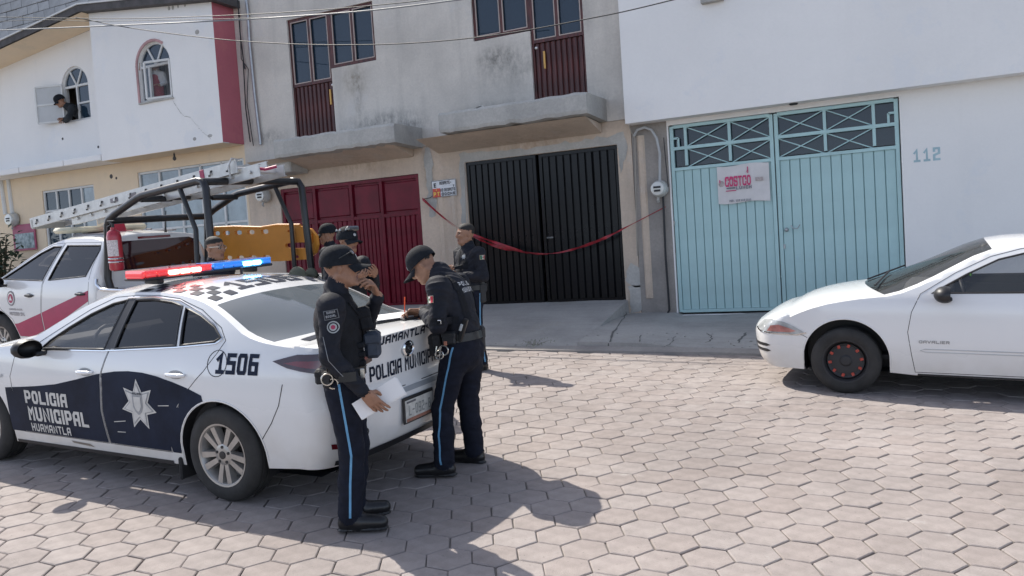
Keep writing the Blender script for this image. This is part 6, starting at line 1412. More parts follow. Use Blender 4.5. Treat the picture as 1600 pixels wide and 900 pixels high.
        F_ = []; FM = []
        for ax in range(3):
            a1, a2 = (ax + 1) % 3, (ax + 2) % 3; e0 = [slice(None)] * 3; e1 = [slice(None)] * 3; e0[ax] = slice(0, -1); e1[ax] = slice(1, None)
            ch = ins[tuple(e0)] != ins[tuple(e1)]; ed = np.argwhere(ch); ok = (ed[:, a1] > 0) & (ed[:, a2] > 0) & (ed[:, a1] < n[a1] - 1) & (ed[:, a2] < n[a2] - 1); ed = ed[ok]
            o1 = np.zeros(3, int); o1[a1] = -1; o2 = np.zeros(3, int); o2[a2] = -1
            q = np.stack([idm[tuple(ed.T)], idm[tuple((ed + o1).T)], idm[tuple((ed + o1 + o2).T)], idm[tuple((ed + o2).T)]], 1); fl = ins[tuple(ed.T)]; q[~fl] = q[~fl][:, ::-1]; F_.append(q)
        F_ = np.concatenate(F_); FM = vm[F_[:, 0]]
        return vs, F_, FM
    def build(s, name, mats, parent, vox=.007, wr=None):
        vs, fs, fm = s.mesh(vox, wr); me = bpy.data.meshes.new(name); me.vertices.add(len(vs)); me.vertices.foreach_set('co', vs.ravel().astype(np.float32)); me.loops.add(fs.size); me.loops.foreach_set('vertex_index', fs.ravel().astype(np.int32)); me.polygons.add(len(fs)); me.polygons.foreach_set('loop_start', np.arange(0, fs.size, 4, dtype=np.int32))
        me.polygons.foreach_set('use_smooth', np.ones(len(fs), bool))
        for m in mats: me.materials.append(m)
        me.polygons.foreach_set('material_index', fm.astype(np.int32)); me.update(calc_edges=True); me.validate()
        o = bpy.data.objects.new(name, me); COL.objects.link(o); o.parent = parent; WMX[o.name] = WMX[parent.name].copy(); return o
mskin = M('skin', (.31, .165, .105), .55, var=.12, scale=30, spec=.35); mskin2 = M('skin_lips', (.19, .08, .06), .5, var=.1)
mshirt = M('uniform_shirt', (.011, .0125, .019), .72, var=.25, scale=20, bump=.25, bscale=260, spec=.28); mtrou = M('uniform_trousers', (.010, .012, .021), .85, var=.25, scale=16, bump=.2, bscale=260, spec=.2)
mboot = M('boot_leather', (.010, .010, .011), .35, var=.2, scale=30); mhair = M('hair_black', (.012, .010, .009), .7, var=.3, scale=90, bump=.4, bscale=300); mcap = M('cap_cloth', (.012, .014, .018), .8, var=.25, scale=40, bump=.3, bscale=300, spec=.2)
mvest = M('vest_nylon', (.009, .010, .013), .75, var=.3, scale=25, bump=.4, bscale=200, spec=.25); meye = M('eye_dark', (.02, .012, .01), .25, var=0); mnight = M('police_pouch', (.014, .015, .017), .6, var=.2, bump=.2, bscale=120)
mstripe = M('stripe_blue', (.12, .30, .48), .7, var=.12, scale=20); msteelb = M('bright_steel', (.62, .60, .55), .25, .9, var=.1); mpap = M('paper', (.80, .79, .78), .7, var=.02)
BM = [mskin, mshirt, mtrou, mboot, mhair, meye, mskin2, mvest]
SK, SH, TR, BO, HA, EY, LI, VE = range(8)
def A3(*p): return np.array(p, float)
def unit(v): v = np.array(v, float); return v / np.linalg.norm(v)
def head(b, c, f, up, sc=1., hair=True, stub=False):
    """head about centre c, looking along f: skull, jaw, brow, nose, lips, ears, short hair"""
    f = unit(f); up = unit(np.array(up) - f * np.dot(up, f)); l = np.cross(up, f); P = lambda x, y, z: c + (f * x + l * y + up * z) * sc; rot = Matrix(((f[0], l[0], up[0]), (f[1], l[1], up[1]), (f[2], l[2], up[2])))
    E = lambda x, y, z, r, m, k=.012: b.ell(P(x, y, z), np.array(r) * sc, m, k, rot)
    E(-.008, 0, .025, (.096, .076, .092), SK, .02); E(.030, 0, -.045, (.062, .058, .070), SK, .03); b.cone(P(.055, .02, -.098), P(.055, -.02, -.098), .022 * sc, .022 * sc, SK, .03)
    for s_ in (1, -1):
        b.cone(P(-.02, s_ * .056, -.055), P(.045, s_ * .028, -.095), .022 * sc, .020 * sc, SK, .025); E(.066, s_ * .040, -.020, (.024, .024, .022), SK, .02); b.cone(P(.082, s_ * .012, .022), P(.068, s_ * .055, .020), .011 * sc, .010 * sc, SK, .012)
        E(.077, s_ * .032, .002, (.012, .014, .008), EY, .004); b.cone(P(.092, s_ * .016, .030), P(.080, s_ * .050, .030), .0045 * sc, .003 * sc, HA, .003)
        E(-.012, s_ * .077, -.008, (.017, .008, .032), SK, .006); E(-.006, s_ * .083, -.008, (.010, .005, .020), SK, .004)
    b.cone(P(.090, 0, .018), P(.106, 0, -.022), .009 * sc, .0125 * sc, SK, .014); E(.097, 0, -.034, (.014, .017, .010), SK, .01)
    E(.089, 0, -.062, (.010, .023, .0055), LI, .004); E(.086, 0, -.072, (.011, .020, .006), LI, .004); E(.075, 0, -.098, (.017, .02, .016), SK, .02)
    if hair: E(-.014, 0, .058, (.094, .0775, .066), HA, .006); E(-.052, 0, .022, (.050, .068, .046), HA, .008)
    return P, rot, f, l, up
def hand(b, w, d, n, side, curl=(.5, .55, .6, .65), sc=1., thumb=.6, spread=.10, bend2=None):
    """wrist w, fingers along d, palm facing n; thumb on the side given; five separate fingers"""
    d = unit(d); n = unit(np.array(n) - d * np.dot(n, d)); x = np.cross(d, n) * side; sc *= 1.02
    b.cone(w, w + d * .03 * sc, .025 * sc, .026 * sc, SK, .012, (n, .75))
    L1 = (.046, .050, .046, .036); L2 = (.026, .030, .028, .021); L3 = (.020, .022, .021, .018)
    for i in range(4):
        off = (i - 1.5) * .0205 * sc; base = w + d * .026 * sc - x * off * .8; kn = w + d * (.092 - .004 * abs(i - 1)) * sc - x * off
        b.cone(base, kn, .0155 * sc, .0118 * sc, SK, .012)
        an = curl[i]; dd = d - x * (i - 1.5) * spread; dd = unit(dd); p = kn
        for j, L_ in enumerate((L1[i], L2[i], L3[i])):
            an_ = curl[i] * (.7, 1.5, 2.1)[j]; v = dd * math.cos(an_) + n * math.sin(an_); q = p + v * L_ * sc; b.cone(p, q, (.0100, .0092, .0084)[j] * sc, (.0092, .0084, .0074)[j] * sc, SK, .004); p = q
    t0 = w + d * .030 * sc + x * .026 * sc + n * .006; t1 = t0 + unit(d * .6 + x * (1 - .5 * thumb) + n * thumb) * .036 * sc; t2 = t1 + unit(d * .9 + x * .25 * (1 - thumb) + n * thumb * .9) * .030 * sc; t3 = t2 + unit(d + n * thumb * .5) * .022 * sc
    b.chain([t0, t1, t2, t3], [.0145 * sc, .0125 * sc, .0108 * sc, .0085 * sc], SK, .006)
def legs(b, hips, knees, ankles, toes, loose=1., boots=True):
    for h, k, a, t in zip(hips, knees, ankles, toes):
        h, k, a, t = map(np.array, (h, k, a, t)); f = unit(A3(t[0] - a[0], t[1] - a[1], 0))
        b.cone(h, k, .094 * loose, .066 * loose, TR, .03); b.cone(k, k + (a - k) * .45, .066 * loose, .067 * loose, TR, .03); b.cone(k + (a - k) * .45, a + A3(0, 0, .04), .067 * loose, .062 * loose, TR, .02)
        b.cone(a + A3(0, 0, .02), a + A3(0, 0, .06), .064 * loose, .062 * loose, TR, .01)
        b.cone(a + A3(0, 0, .03), a - A3(0, 0, .03), .052, .048, BO, .015); b.cone(a - f * .035 - A3(0, 0, .040), a + f * .055 - A3(0, 0, .036), .046, .052, BO, .02); b.cone(a + f * .055 - A3(0, 0, .036), t + A3(0, 0, .012), .052, .044, BO, .02); b.cone(a - f * .045 - A3(0, 0, .078), t - A3(0, 0, .024), .044, .046, BO, .004, (A3(0, 0, 1), .25))
def cap(parent, c, f, up, sc=1., mat=None, brim=.092, logo=True, tilt=0.):
    mat = mat or mcap; f = unit(f); up = unit(np.array(up) - f * np.dot(up, f)); l = np.cross(up, f); m4 = Matrix(((f[0], l[0], up[0], c[0]), (f[1], l[1], up[1], c[1]), (f[2], l[2], up[2], c[2]), (0, 0, 0, 1))) @ Matrix.Rotation(tilt, 4, 'Y')
    mb = MB(); R0 = (.112 * sc, .093 * sc, .106 * sc); cy = Matrix.Translation((-.014 * sc, 0, .032 * sc))
    pr = [(1.0, -.20), (1.01, .05)] + [(math.cos(a) ** .8, math.sin(a) * .98) for a in [math.pi / 2 * i / 8 for i in range(1, 8)]] + [(.001, .98)]
    mb.lathe(pr, 24, m4 @ cy @ Matrix.Diagonal((*R0, 1))); mb.dome((m4 @ cy @ V((0, 0, R0[2] * .97))), .008, 8, 3)
    o = mb.build('cap', mat, parent, world=False, smooth=True, sharp=60)
    bm_ = MB(); n = 12; vs = []
    for i in range(n + 1):
        t = -1 + 2 * i / n
        for j in range(5):
            u = j / 4; x = -.014 + .105 * math.cos(t * 1.05) + (brim) * u * max(math.cos(t * 1.35), 0) ** .6; y = .092 * math.sin(t * 1.05) * (1 - .06 * u) ; z = .032 - .018 - .022 * t * t * (.4 + u) - .018 * u
            vs.append(m4 @ (V((x, y, z)) * sc))
    fs = [(i * 5 + j, (i + 1) * 5 + j, (i + 1) * 5 + j + 1, i * 5 + j + 1) for i in range(n) for j in range(4)]; k = len(vs); vs2 = [v - V(up) * .006 for v in vs]
    bm_.add(vs + vs2, fs + [tuple(k + q for q in f_[::-1]) for f_ in fs] + [(i * 5 + 4, i * 5 + 4 + k, (i + 1) * 5 + 4 + k, (i + 1) * 5 + 4) for i in range(n)]); bm_.build('brim', mat, o, world=False, smooth=True, sharp=50)
    if logo:
        mm = m4 @ Matrix.Translation((.094 * sc, 0, .055 * sc)) @ Matrix.Rotation(R(68), 4, 'Y'); MB().lathe([(.016, 0), (.016, .004), (.011, .005), (.001, .004)], 8, mm).build('cap_badge', M('cap_badge_grey', (.45, .45, .45), .6, var=.2), o, world=False)
    return o
class Fit:
    """lays badges, belts and stripes on a finished body"""
    def __init__(s, o): me = o.data; n = len(me.vertices); a = np.empty(n * 3, np.float32); me.vertices.foreach_get('co', a); s.v = a.reshape(-1, 3); s.o = o; s.b = BVHTree.FromPolygons([V(p) for p in s.v], [tuple(p.vertices) for p in me.polygons])
    def hit(s, p, d, off=.003, back=.5):
        d = V(d).normalized(); h = s.b.ray_cast(V(p) - d * back, d, back + .6); return (h[0] - d * off) if h[0] else V(p)
    def patch(s, name, P2, T, o, ux, uz, mat, parent, off=.003):
        ux, uz = V(ux).normalized(), V(uz).normalized(); d = -ux.cross(uz); return MB().add([s.hit(V(o) + ux * p[0] + uz * p[1], d, off) for p in P2], T).build(name, mat, parent, world=False)
    def rect(s, name, o, ux, uz, w_, h, mat, parent, off=.003, n=4):
        P2 = [(w_ * (i / n - .5), h * (j / n - .5)) for j in range(n + 1) for i in range(n + 1)]; T = [(j * (n + 1) + i, j * (n + 1) + i + 1, (j + 1) * (n + 1) + i + 1, (j + 1) * (n + 1) + i) for j in range(n) for i in range(n)]; return s.patch(name, P2, T, o, ux, uz, mat, parent, off)
    def disc(s, name, o, ux, uz, r, mat, parent, off=.003, n=16): return s.patch(name, [(0, 0)] + [(r * math.cos(6.2832 * i / n), r * math.sin(6.2832 * i / n)) for i in range(n)], [(0, i + 1, (i + 1) % n + 1) for i in range(n)], o, ux, uz, mat, parent, off)
    def stripe(s, name, pts, d, wd_, wdir, mat, parent, off=.003):
        P = [V(p) for p in pts]; Q = []; 
        for a, b in zip(P[:-1], P[1:]): Q += [a.lerp(b, i / 6) for i in range(6)]
        Q.append(P[-1]); w_ = V(wdir).normalized() * wd_ / 2; vs = []
        for q in Q: vs += [s.hit(q - w_, d, off), s.hit(q, d, off), s.hit(q + w_, d, off)]
        return MB().add(vs, [(3 * i + j, 3 * i + 3 + j, 3 * i + 4 + j, 3 * i + 1 + j) for i in range(len(Q) - 1) for j in (0, 1)]).build(name, mat, parent, world=False)
    def belt(s, name, c, axis, h, mat, parent, off=.010, n=40, th=.008):
        ax = V(axis).normalized(); u = ax.orthogonal().normalized(); v = ax.cross(u); vs = []
        for i in range(n):
            a = 6.28318 * i / n; d = u * math.cos(a) + v * math.sin(a); q = s.b.ray_cast(V(c), d, .6); r = 0.; 
            L_ = [s.b.ray_cast(V(c) + d * .45, -d, .45)]; p = L_[0][0] if L_[0][0] else V(c) + d * .16
            for z, o_ in ((-h / 2, off * .4), (-h / 2, off), (h / 2, off), (h / 2, off * .4)): vs.append(p + d * o_ + ax * z)
        return MB().add(vs, [(4 * i + j, 4 * ((i + 1) % n) + j, 4 * ((i + 1) % n) + j + 1, 4 * i + j + 1) for i in range(n) for j in range(3)]).build(name, mat, parent, world=False, smooth=True, sharp=50)
def flag(ft, o, ux, uz, parent, w_=.075, h=.05, muted=False):
    cols = ((.03, .22, .10), (.62, .60, .55), (.48, .03, .05)) if not muted else ((.02, .14, .08), (.42, .42, .40), (.25, .04, .05))
    base = ft.rect('flag_patch', o, ux, uz, w_, h, M('flag_edge', (.5, .42, .3), .8), parent, .004)
    for i, c_ in enumerate(cols): ft.rect('flag_band', V(o) + V(ux).normalized() * (w_ * .3 * (i - 1)), ux, uz, w_ * .30, h * .86, M('flag_%s%s' % (('green', 'white', 'red')[i], '_muted' if muted else ''), c_, .8, var=.1), base, .006)
    ft.disc('flag_emblem', o, ux, uz, h * .18, M('flag_brown', (.25, .16, .08), .8), base, .008, 8); return base
def handcuffs(parent, c, s_=1.):
    c = V(c); mb = MB()
    mb.tube([c + V((.034 * math.cos(a), 0, .034 * math.sin(a))) for a in [6.283 * i / 16 for i in range(16)]], .0055, 6, closed=True); mb.build('handcuffs', msteelb, parent, world=False, smooth=True)
    MB().tube([c + V((.03 * math.cos(a) + .03, .012, .03 * math.sin(a) - .03)) for a in [6.283 * i / 14 for i in range(14)]], .0055, 6, closed=True).build('handcuffs', msteelb, parent, world=False, smooth=True)
def torso(b, pel, ch, neck, f, w_=1., m=SH, belly=0.):
    """pelvis to neck as one trunk, broader across than deep"""
    pel, ch, neck = map(np.array, (pel, ch, neck)); f = unit(f); wst = pel + (ch - pel) * .45
    b.cone(pel - A3(0, 0, .05), pel + (ch - pel) * .12, .168 * w_, .165 * w_, TR, .03, (f, .72)); b.cone(pel + (ch - pel) * .16, wst, .166 * w_, .163 * w_, m, .03, (f, .72)); b.cone(wst, ch, .163 * w_, .182 * w_, m, .04, (f, .66))
    b.ell(ch + f * .02, A3(.10, .165 * w_, .16), m, .05, Matrix(((f[0], -f[1], 0), (f[1], f[0], 0), (0, 0, 1)))) if abs(f[2]) < .3 else None
    if belly: b.ell(wst + f * .045, A3(.11, .14, .15) * w_, m, .05, Matrix(((f[0], -f[1], 0), (f[1], f[0], 0), (0, 0, 1))))
    b.cone(ch + (neck - ch) * .3, neck, .085 * w_, .068, m, .05); b.cone(neck - unit(neck - ch) * .02, neck + unit(neck - ch) * .022, .073, .069, m, .01)
def arm(b, sh, el, wr, m=SH, loose=1., cuff=True):
    sh, el, wr = map(np.array, (sh, el, wr)); b.cone(sh, sh, .078 * loose, .078 * loose, m, .05); b.cone(sh, el, .070 * loose, .055 * loose, m, .04); b.cone(el, el + (wr - el) * .35, .055 * loose, .055 * loose, m, .025); b.cone(el + (wr - el) * .35, wr - unit(wr - el) * .01, .055 * loose, .040 * loose, m, .02)
    b.cone(wr - unit(wr - el) * .03, wr, .041 * loose, .041 * loose, m, .005); b.cone(wr - unit(wr - el) * .02, wr + unit(wr - el) * .02, .028, .026, SK, .006)
WR = {SH: .012, TR: .010, VE: .004}
def pouch(parent, c, d, rot=None, mat=None, name='pouch', flap=True):
    o = MB().cbox(c, d, min(d) * .22, rot).build(name, mat or mnight, parent, world=False, smooth=True, sharp=30)
    if flap: MB().cbox(V(c) + (rot @ V((0, 0, d[2] * .22)) if rot is not None else V((0, 0, d[2] * .22))), (d[0] * 1.06, d[1] * 1.06, d[2] * .42), min(d) * .12, rot).build('pouch_flap', mat or mnight, o, world=False, smooth=True, sharp=30)
    return o
def spot(px, py): return G(px, py)
# ---------------------------------------------------------------- first officer: holds papers, hand at his mouth
def officer_papers():
    p = spot(556, 819); t = thing('person', 'officer in black cap holding white papers with a hand at his mouth', 'person', uframe(p.x, p.y, R(33)) @ Matrix.Scale(.982, 4), 'police officers'); b = Body()
    L_, Rr = 1, -1
    legs(b, [(.0, .095, .88), (-.01, -.095, .88)], [(.035, .10, .48), (.02, -.105, .48)], [(-.01, .115, .09), (-.02, -.115, .09)], [(.175, .15, .034), (.165, -.145, .034)], 1.12)
    f = A3(1, 0, 0); torso(b, (0, 0, .95), (-.02, 0, 1.27), (-.015, 0, 1.475), f, 1.03, SH, .0)
    # right arm hangs with the papers, left arm raised to the mouth
    arm(b, (-.03, -.20, 1.385), (-.055, -.265, 1.10), (.115, -.255, .885)); hand(b, A3(.130, -.252, .868), (.60, .10, -.78), (.10, .95, .10), 1, (.25, .35, .4, .5), 1., .9, .07)
    arm(b, (-.01, .195, 1.385), (.10, .27, 1.14), (.232, .075, 1.405)); hand(b, A3(.233, .062, 1.43), (-.25, -.55, .80), (-.75, -.30, -.25), -1, (.9, .95, 1.0, 1.0), 1., .6, .05)
    b.cone((-.005, 0, 1.46), (.012, 0, 1.545), .056, .054, SK, .015); hc = A3(.030, 0, 1.615); head(b, hc, (1, .10, .04), (-.06, 0, 1))
    # load-bearing vest over the shirt
    v0, v1 = A3(0, 0, 1.06), A3(-.02, 0, 1.28); b.cone(v0, v1, .178, .190, VE, .012, (f, .74)); b.ell((.0, 0, 1.27), A3(.135, .165, .14), VE, .03)
    for s_ in (1, -1): b.cone((.03, s_ * .10, 1.36), (-.06, s_ * .11, 1.42), .045, .045, VE, .02)
    o = b.build('body', BM, t, .0065, WR); ft = Fit(o); cp = cap(t, hc, (1, .10, .04), (-.06, 0, 1), 1.04)
    gl = MB(); gl.cbox((.105, .0, 1.70), (.02, .13, .035), .008, Matrix.Rotation(R(-35), 3, 'Y')); gl.build('sunglasses', M('sunglass_dark', (.02, .02, .025), .1, var=0, coat=1), cp, world=False); MB().bar((.10, -.07, 1.705), (.03, -.098, 1.67), .008, .005).build('temple', mboot, cp, world=False); MB().cbox((.112, -.045, 1.702), (.008, .05, .022), .004, Matrix.Rotation(R(-35), 3, 'Y')).build('lens', M('lens_grey', (.3, .3, .32), .1, var=0, coat=1), cp, world=False)
    ft.belt('belt', (-.005, 0, .975), (0, 0, 1), .055, mboot, t, .012)
    ft.stripe('trouser_stripe', [(-.02, -.2, .92), (.0, -.2, .70), (.02, -.2, .48), (.0, -.2, .30), (-.015, -.2, .10)], (0, 1, 0), .014, (1, 0, 0), mstripe, t, .004)
    S_ = lambda x, z: (x, -.45, z); ux, uz = (1, 0, .12), (-.12, 0, 1)
    np_ = ft.rect('name_patch', (-.025, -.28, 1.345), ux, uz, .085, .055, M('patch_grey', (.14, .15, .16), .8), t, .004); ft.rect('patch_field', (-.025, -.28, 1.345), ux, uz, .076, .046, mshirt, np_, .006)
    for i, (s_, z, w_) in enumerate((('GUARDIA', 1.352, .05), ('SOCIAL', 1.330, .06))):
        Pp, T, W_ = text2d(s_, .014, .011, .0032); k = w_ / W_; ft.patch('lettering', [(q[0] * k - w_ / 2, q[1]) for q in Pp], T, (-.025, -.28, z), ux, uz, M('patch_thread', (.34, .35, .36), .8), np_, .008)
    rp = ft.disc('round_patch', (-.018, -.28, 1.272), ux, uz, .036, M('patch_pale', (.40, .42, .42), .8), t, .004); ft.disc('patch_ring', (-.018, -.28, 1.272), ux, uz, .029, mshirt, rp, .006); ft.disc('patch_ring', (-.018, -.28, 1.272), ux, uz, .022, M('patch_pale', (.40, .42, .42), .8), rp, .008); ft.disc('patch_ring', (-.018, -.28, 1.272), ux, uz, .013, mguinda, rp, .010)
    for z, x, zz, zx in ((1.22, -.08, 1.08, -.055), (1.08, -.055, .98, .02)): ft.stripe('sleeve_piping', [(x, -.3, z), (zx, -.3, zz)], (0, 1, 0), .004, (1, 0, 0), M('piping_grey', (.25, .26, .27), .8), t, .004)
    pouch(t, (.185, .06, 1.12), (.10, .17, .17), None, M('pouch_blue_grey', (.035, .045, .065), .7, var=.25, scale=20)); pouch(t, (.150, -.02, 1.29), (.08, .13, .15), Matrix.Rotation(R(-10), 3, 'Y'), mvest)
    for z in (1.02, 1.075, 1.13): pouch(t, (.115, -.075, z), (.055, .075, .035), None, mvest, 'webbing', False)
    MB().tube([ft.hit((x, y, z), (-1, .35, 0), .01) for x, y, z in ((.1, -.13, 1.40), (.12, -.07, 1.30), (.14, -.02, 1.20), (.15, .03, 1.12))], .010, 6).build('sling_strap', mvest, t, world=False, smooth=True)
    handcuffs(t, (-.085, -.20, .955)); pouch(t, (-.09, -.175, .95), (.05, .05, .10)); pouch(t, (.10, -.15, .95), (.05, .04, .09)); pouch(t, (-.15, .0, .95), (.05, .10, .09)); pouch(t, (0, .18, .90), (.09, .06, .20), None, None, 'holster')
    MB().tube([(-.08, -.20, 1.0), (-.085, -.22, 1.06), (-.095, -.235, 1.12)], .006, 6).build('baton', mboot, t, world=False); MB().cbox((.12, -.17, .97), (.03, .02, .06), .005).build('keys', msteelb, t, world=False)
    ft.disc('shoulder_slide', (-.02, -.15, 1.60), (1, 0, 0), (0, 1, 0), .014, M('patch_pale', (.40, .42, .42), .8), t, .003, 8)
    # sheaf of papers
    pm = WMX[t.name] @ Matrix.Translation((.18, -.195, .80)); pt = thing('papers', 'folded white papers held in the officer\'s lowered hand', 'papers', pm @ Matrix.Rotation(R(-27), 4, 'Y') @ Matrix.Rotation(R(4), 4, 'Z'))
    for i in range(3): MB().cbox((.03 + .004 * i, .004 * i, -.004 * i), (.30, .0025, .115), .0008, Matrix.Rotation(R(.8 * i), 3, 'Y')).build('sheet', mpap, pt, world=False)
    return t
officer_papers()
# ---------------------------------------------------------------- second officer: bent over the boot, writing
def officer_writing():
    a, c = spot(690, 745), spot(737, 722); p = (a + c) / 2 + V((.03, .03, 0)); yaw = R(188); t = thing('person', 'officer in black cap bent over the police car boot and writing', 'person', uframe(p.x, p.y, yaw), 'police officers'); iv = WMX[t.name].inverted(); sw = WMX[SEDAN.t.name]
    S2 = lambda x, y, z: np.array((iv @ (sw @ V((x, y, z))))[:]); la, lc = iv @ a, iv @ c
    b = Body()
    legs(b, [(-.05, .095, .87), (-.09, -.09, .87)], [(la.x * .5 + .03, .12, .47), (lc.x * .5 - .03, -.11, .47)], [(la.x - .03, la.y, .09), (lc.x - .03, lc.y, .09)], [(la.x + .15, la.y + .03, .034), (lc.x + .15, lc.y - .02, .034)], 1.12)
    pel = A3(-.07, 0, .94); wst = A3(-.06, 0, 1.08); ch = A3(-.02, 0, 1.25); nk = A3(.06, 0, 1.435); f = unit(A3(.95, 0, -.3)); hu = unit(A3(.62, 0, .78)); hf = unit(A3(.78, .16, -.60)); hc = A3(.20, .01, 1.505)
    b.cone(pel - A3(-.01, 0, .05), pel + A3(.01, 0, .03), .172, .168, TR, .03, (f, .76)); b.cone(pel + A3(.012, 0, .05), wst, .168, .168, SH, .03, (f, .74)); b.cone(wst, ch, .168, .188, SH, .04, (f, .68)); b.cone(ch, A3(.045, 0, 1.335), .172, .13, SH, .05, (f, .7)); b.cone(A3(.04, 0, 1.33), nk, .10, .072, SH, .05); b.cone(nk - A3(.01, 0, .015), nk + A3(.012, 0, .014), .077, .073, SH, .01); b.ell((-.01, 0, 1.30), A3(.10, .16, .12), SH, .05)
    hl, hr = S2(-.82, -.40, 1.135), S2(-.78, -.31, 1.15); sl, sr = A3(.005, .20, 1.345), A3(.01, -.20, 1.345)
    wl, wrr = hl + unit(A3(-.02, .27, 1.12) - hl) * .09, hr + unit(A3(.06, -.26, 1.13) - hr) * .09
    arm(b, tuple(sl), (-.005, .275, 1.09), tuple(wl), SH, 1.06); arm(b, tuple(sr), (.03, -.285, 1.10), tuple(wrr), SH, 1.06)
    hand(b, wl - unit(wl - hl) * .015, hl - wl, (0, 0, -1), 1, (.35, .4, .45, .5), 1., .5, .06); hand(b, wrr - unit(wrr - hr) * .015, hr - wrr, (.1, .6, -.7), -1, (.75, .8, .9, 1.), 1., .9, .03)
    b.cone(nk - A3(.02, 0, .01), hc - hf * .03 - hu * .06, .058, .056, SK, .02); head(b, hc, hf, hu)
    o = b.build('body', BM, t, .0065, WR); ft = Fit(o); cap(t, hc, hf, hu, 1.04)
    ft.belt('belt', (-.065, 0, .975), (.08, 0, 1), .055, mboot, t, .012)
    x1, y1 = la.x, la.y
    ft.stripe('trouser_stripe', [(-.07, .2, .92), (x1 * .2 - .02, .2, .70), (x1 * .5 + .015, .2, .48), (x1 * .78, .2, .30), (x1 - .035, .2, .10)], (0, -1, 0), .014, (1, 0, 0), mstripe, t, .004)
    flag(ft, (.045, .4, 1.27), (-1, 0, .10), (.10, 0, 1), t)
    bu = (.30, 0, .95)
    for i, (s_, w_, dz) in enumerate((('POLICIA', .20, .02), ('MUNICIPAL', .20, -.03))):
        Pp, T, W_ = text2d(s_, .036, .03, .009); k = w_ / W_; ft.patch('back_lettering', [(q[0] * k - w_ / 2, q[1] + dz) for q in Pp], T, V((-.15, 0, 1.33)), (0, -1, 0), bu, M('back_print', (.5, .5, .5), .8), t, .004)
    for s_ in (1, -1): ft.stripe('vest_strap', [(.06, s_ * .12, 1.42), (-.02, s_ * .12, 1.40), (-.12, s_ * .12, 1.32), (-.16, s_ * .11, 1.22), (-.17, s_ * .10, 1.10)], (.7, 0, -.7), .05, (0, 1, 0), mvest, t, .006)
    ft.stripe('vest_side', [(.10, .3, 1.13), (.0, .3, 1.12), (-.12, .3, 1.11)], (0, -1, 0), .05, (0, 0, 1), mvest, t, .006); MB().cbox(ft.hit((-.04, .4, 1.115), (0, -1, 0), .012), (.03, .012, .03), .004).build('buckle', mchrome, t, world=False)
    pouch(t, (-.05, .20, .99), (.10, .05, .09)); pouch(t, (.06, .16, .97), (.06, .05, .10)); MB().cbox((-.15, .185, 1.04), (.035, .03, .17), .006, Matrix.Rotation(R(-22), 3, 'Y')).build('baton', mboot, t, world=False); MB().cbox((-.145, .205, 1.06), (.02, .01, .05), .003, Matrix.Rotation(R(-22), 3, 'Y')).build('baton_label', M('patch_pale', (.40, .42, .42), .8), t, world=False)
    handcuffs(t, (-.01, .225, .905)); pouch(t, (.12, .08, .93), (.06, .08, .16), None, None, 'holster'); MB().cbox((-.03, .23, .955), (.025, .006, .03), .003).build('belt_tag', M('tag_orange', (.4, .16, .10), .7), t, world=False); MB().tube([(.06, .18, .93), (.07, .19, .86), (.05, .19, .84)], .006, 5).build('keys', msteelb, t, world=False)
    pouch(t, (-.13, -.19, .93), (.08, .06, .2), None, None, 'holster')
    pen = thing('pen', 'orange pen in the writing officer\'s hand', 'pen', WMX[t.name] @ Matrix.Translation(tuple(hr + unit(hr - wrr) * .045 + A3(0, 0, .0)))); MB().tube([(0, 0, 0), (-.012, .005, .11)], [.0045, .006], 8).build('barrel', M('pen_orange', (.75, .10, .03), .35, var=0), pen, world=False, smooth=True); MB().tube([(0, 0, 0), (.003, -.001, -.015)], [.004, .001], 6).build('nib', mchrome, pen, world=False)
    return t
officer_writing()
def on_boot():
    c = SEDAN; mw = WMX[c.t.name]
    def zat(x, y): return c.cast([(x, y, 2.)], (0, 0, -1), 0.)[0].z
    p = (-.64, -.24); t = thing('clipboard', 'black clipboard with white paper lying on the police car boot', 'clipboard', mw @ Matrix.Translation((p[0], p[1], zat(*p) + .012)) @ Matrix.Rotation(R(62), 4, 'Z') @ Matrix.Rotation(R(-3), 4, 'X'))
    MB().cbox((0, 0, .004), (.33, .24, .024), .008).build('case', mtrimblk, t, world=False); MB().cbox((.0, 0, .0185), (.29, .21, .004), .001).build('paper', mpap, t, world=False); MB().cbox((.14, 0, .024), (.03, .10, .010), .003).build('clip', mchrome, t, world=False)
    p = (-.80, -.27); t = thing('phone', 'black phone lying beside the clipboard on the boot', 'phone', mw @ Matrix.Translation((p[0], p[1], zat(*p) + .008)) @ Matrix.Rotation(R(70), 4, 'Z')); MB().cbox((0, 0, .003), (.15, .072, .012), .004).build('case', mtrimblk, t, world=False); MB().box((0, 0, .0095), (.14, .064, .001)).build('screen', mdarkglass, t, world=False)
on_boot()
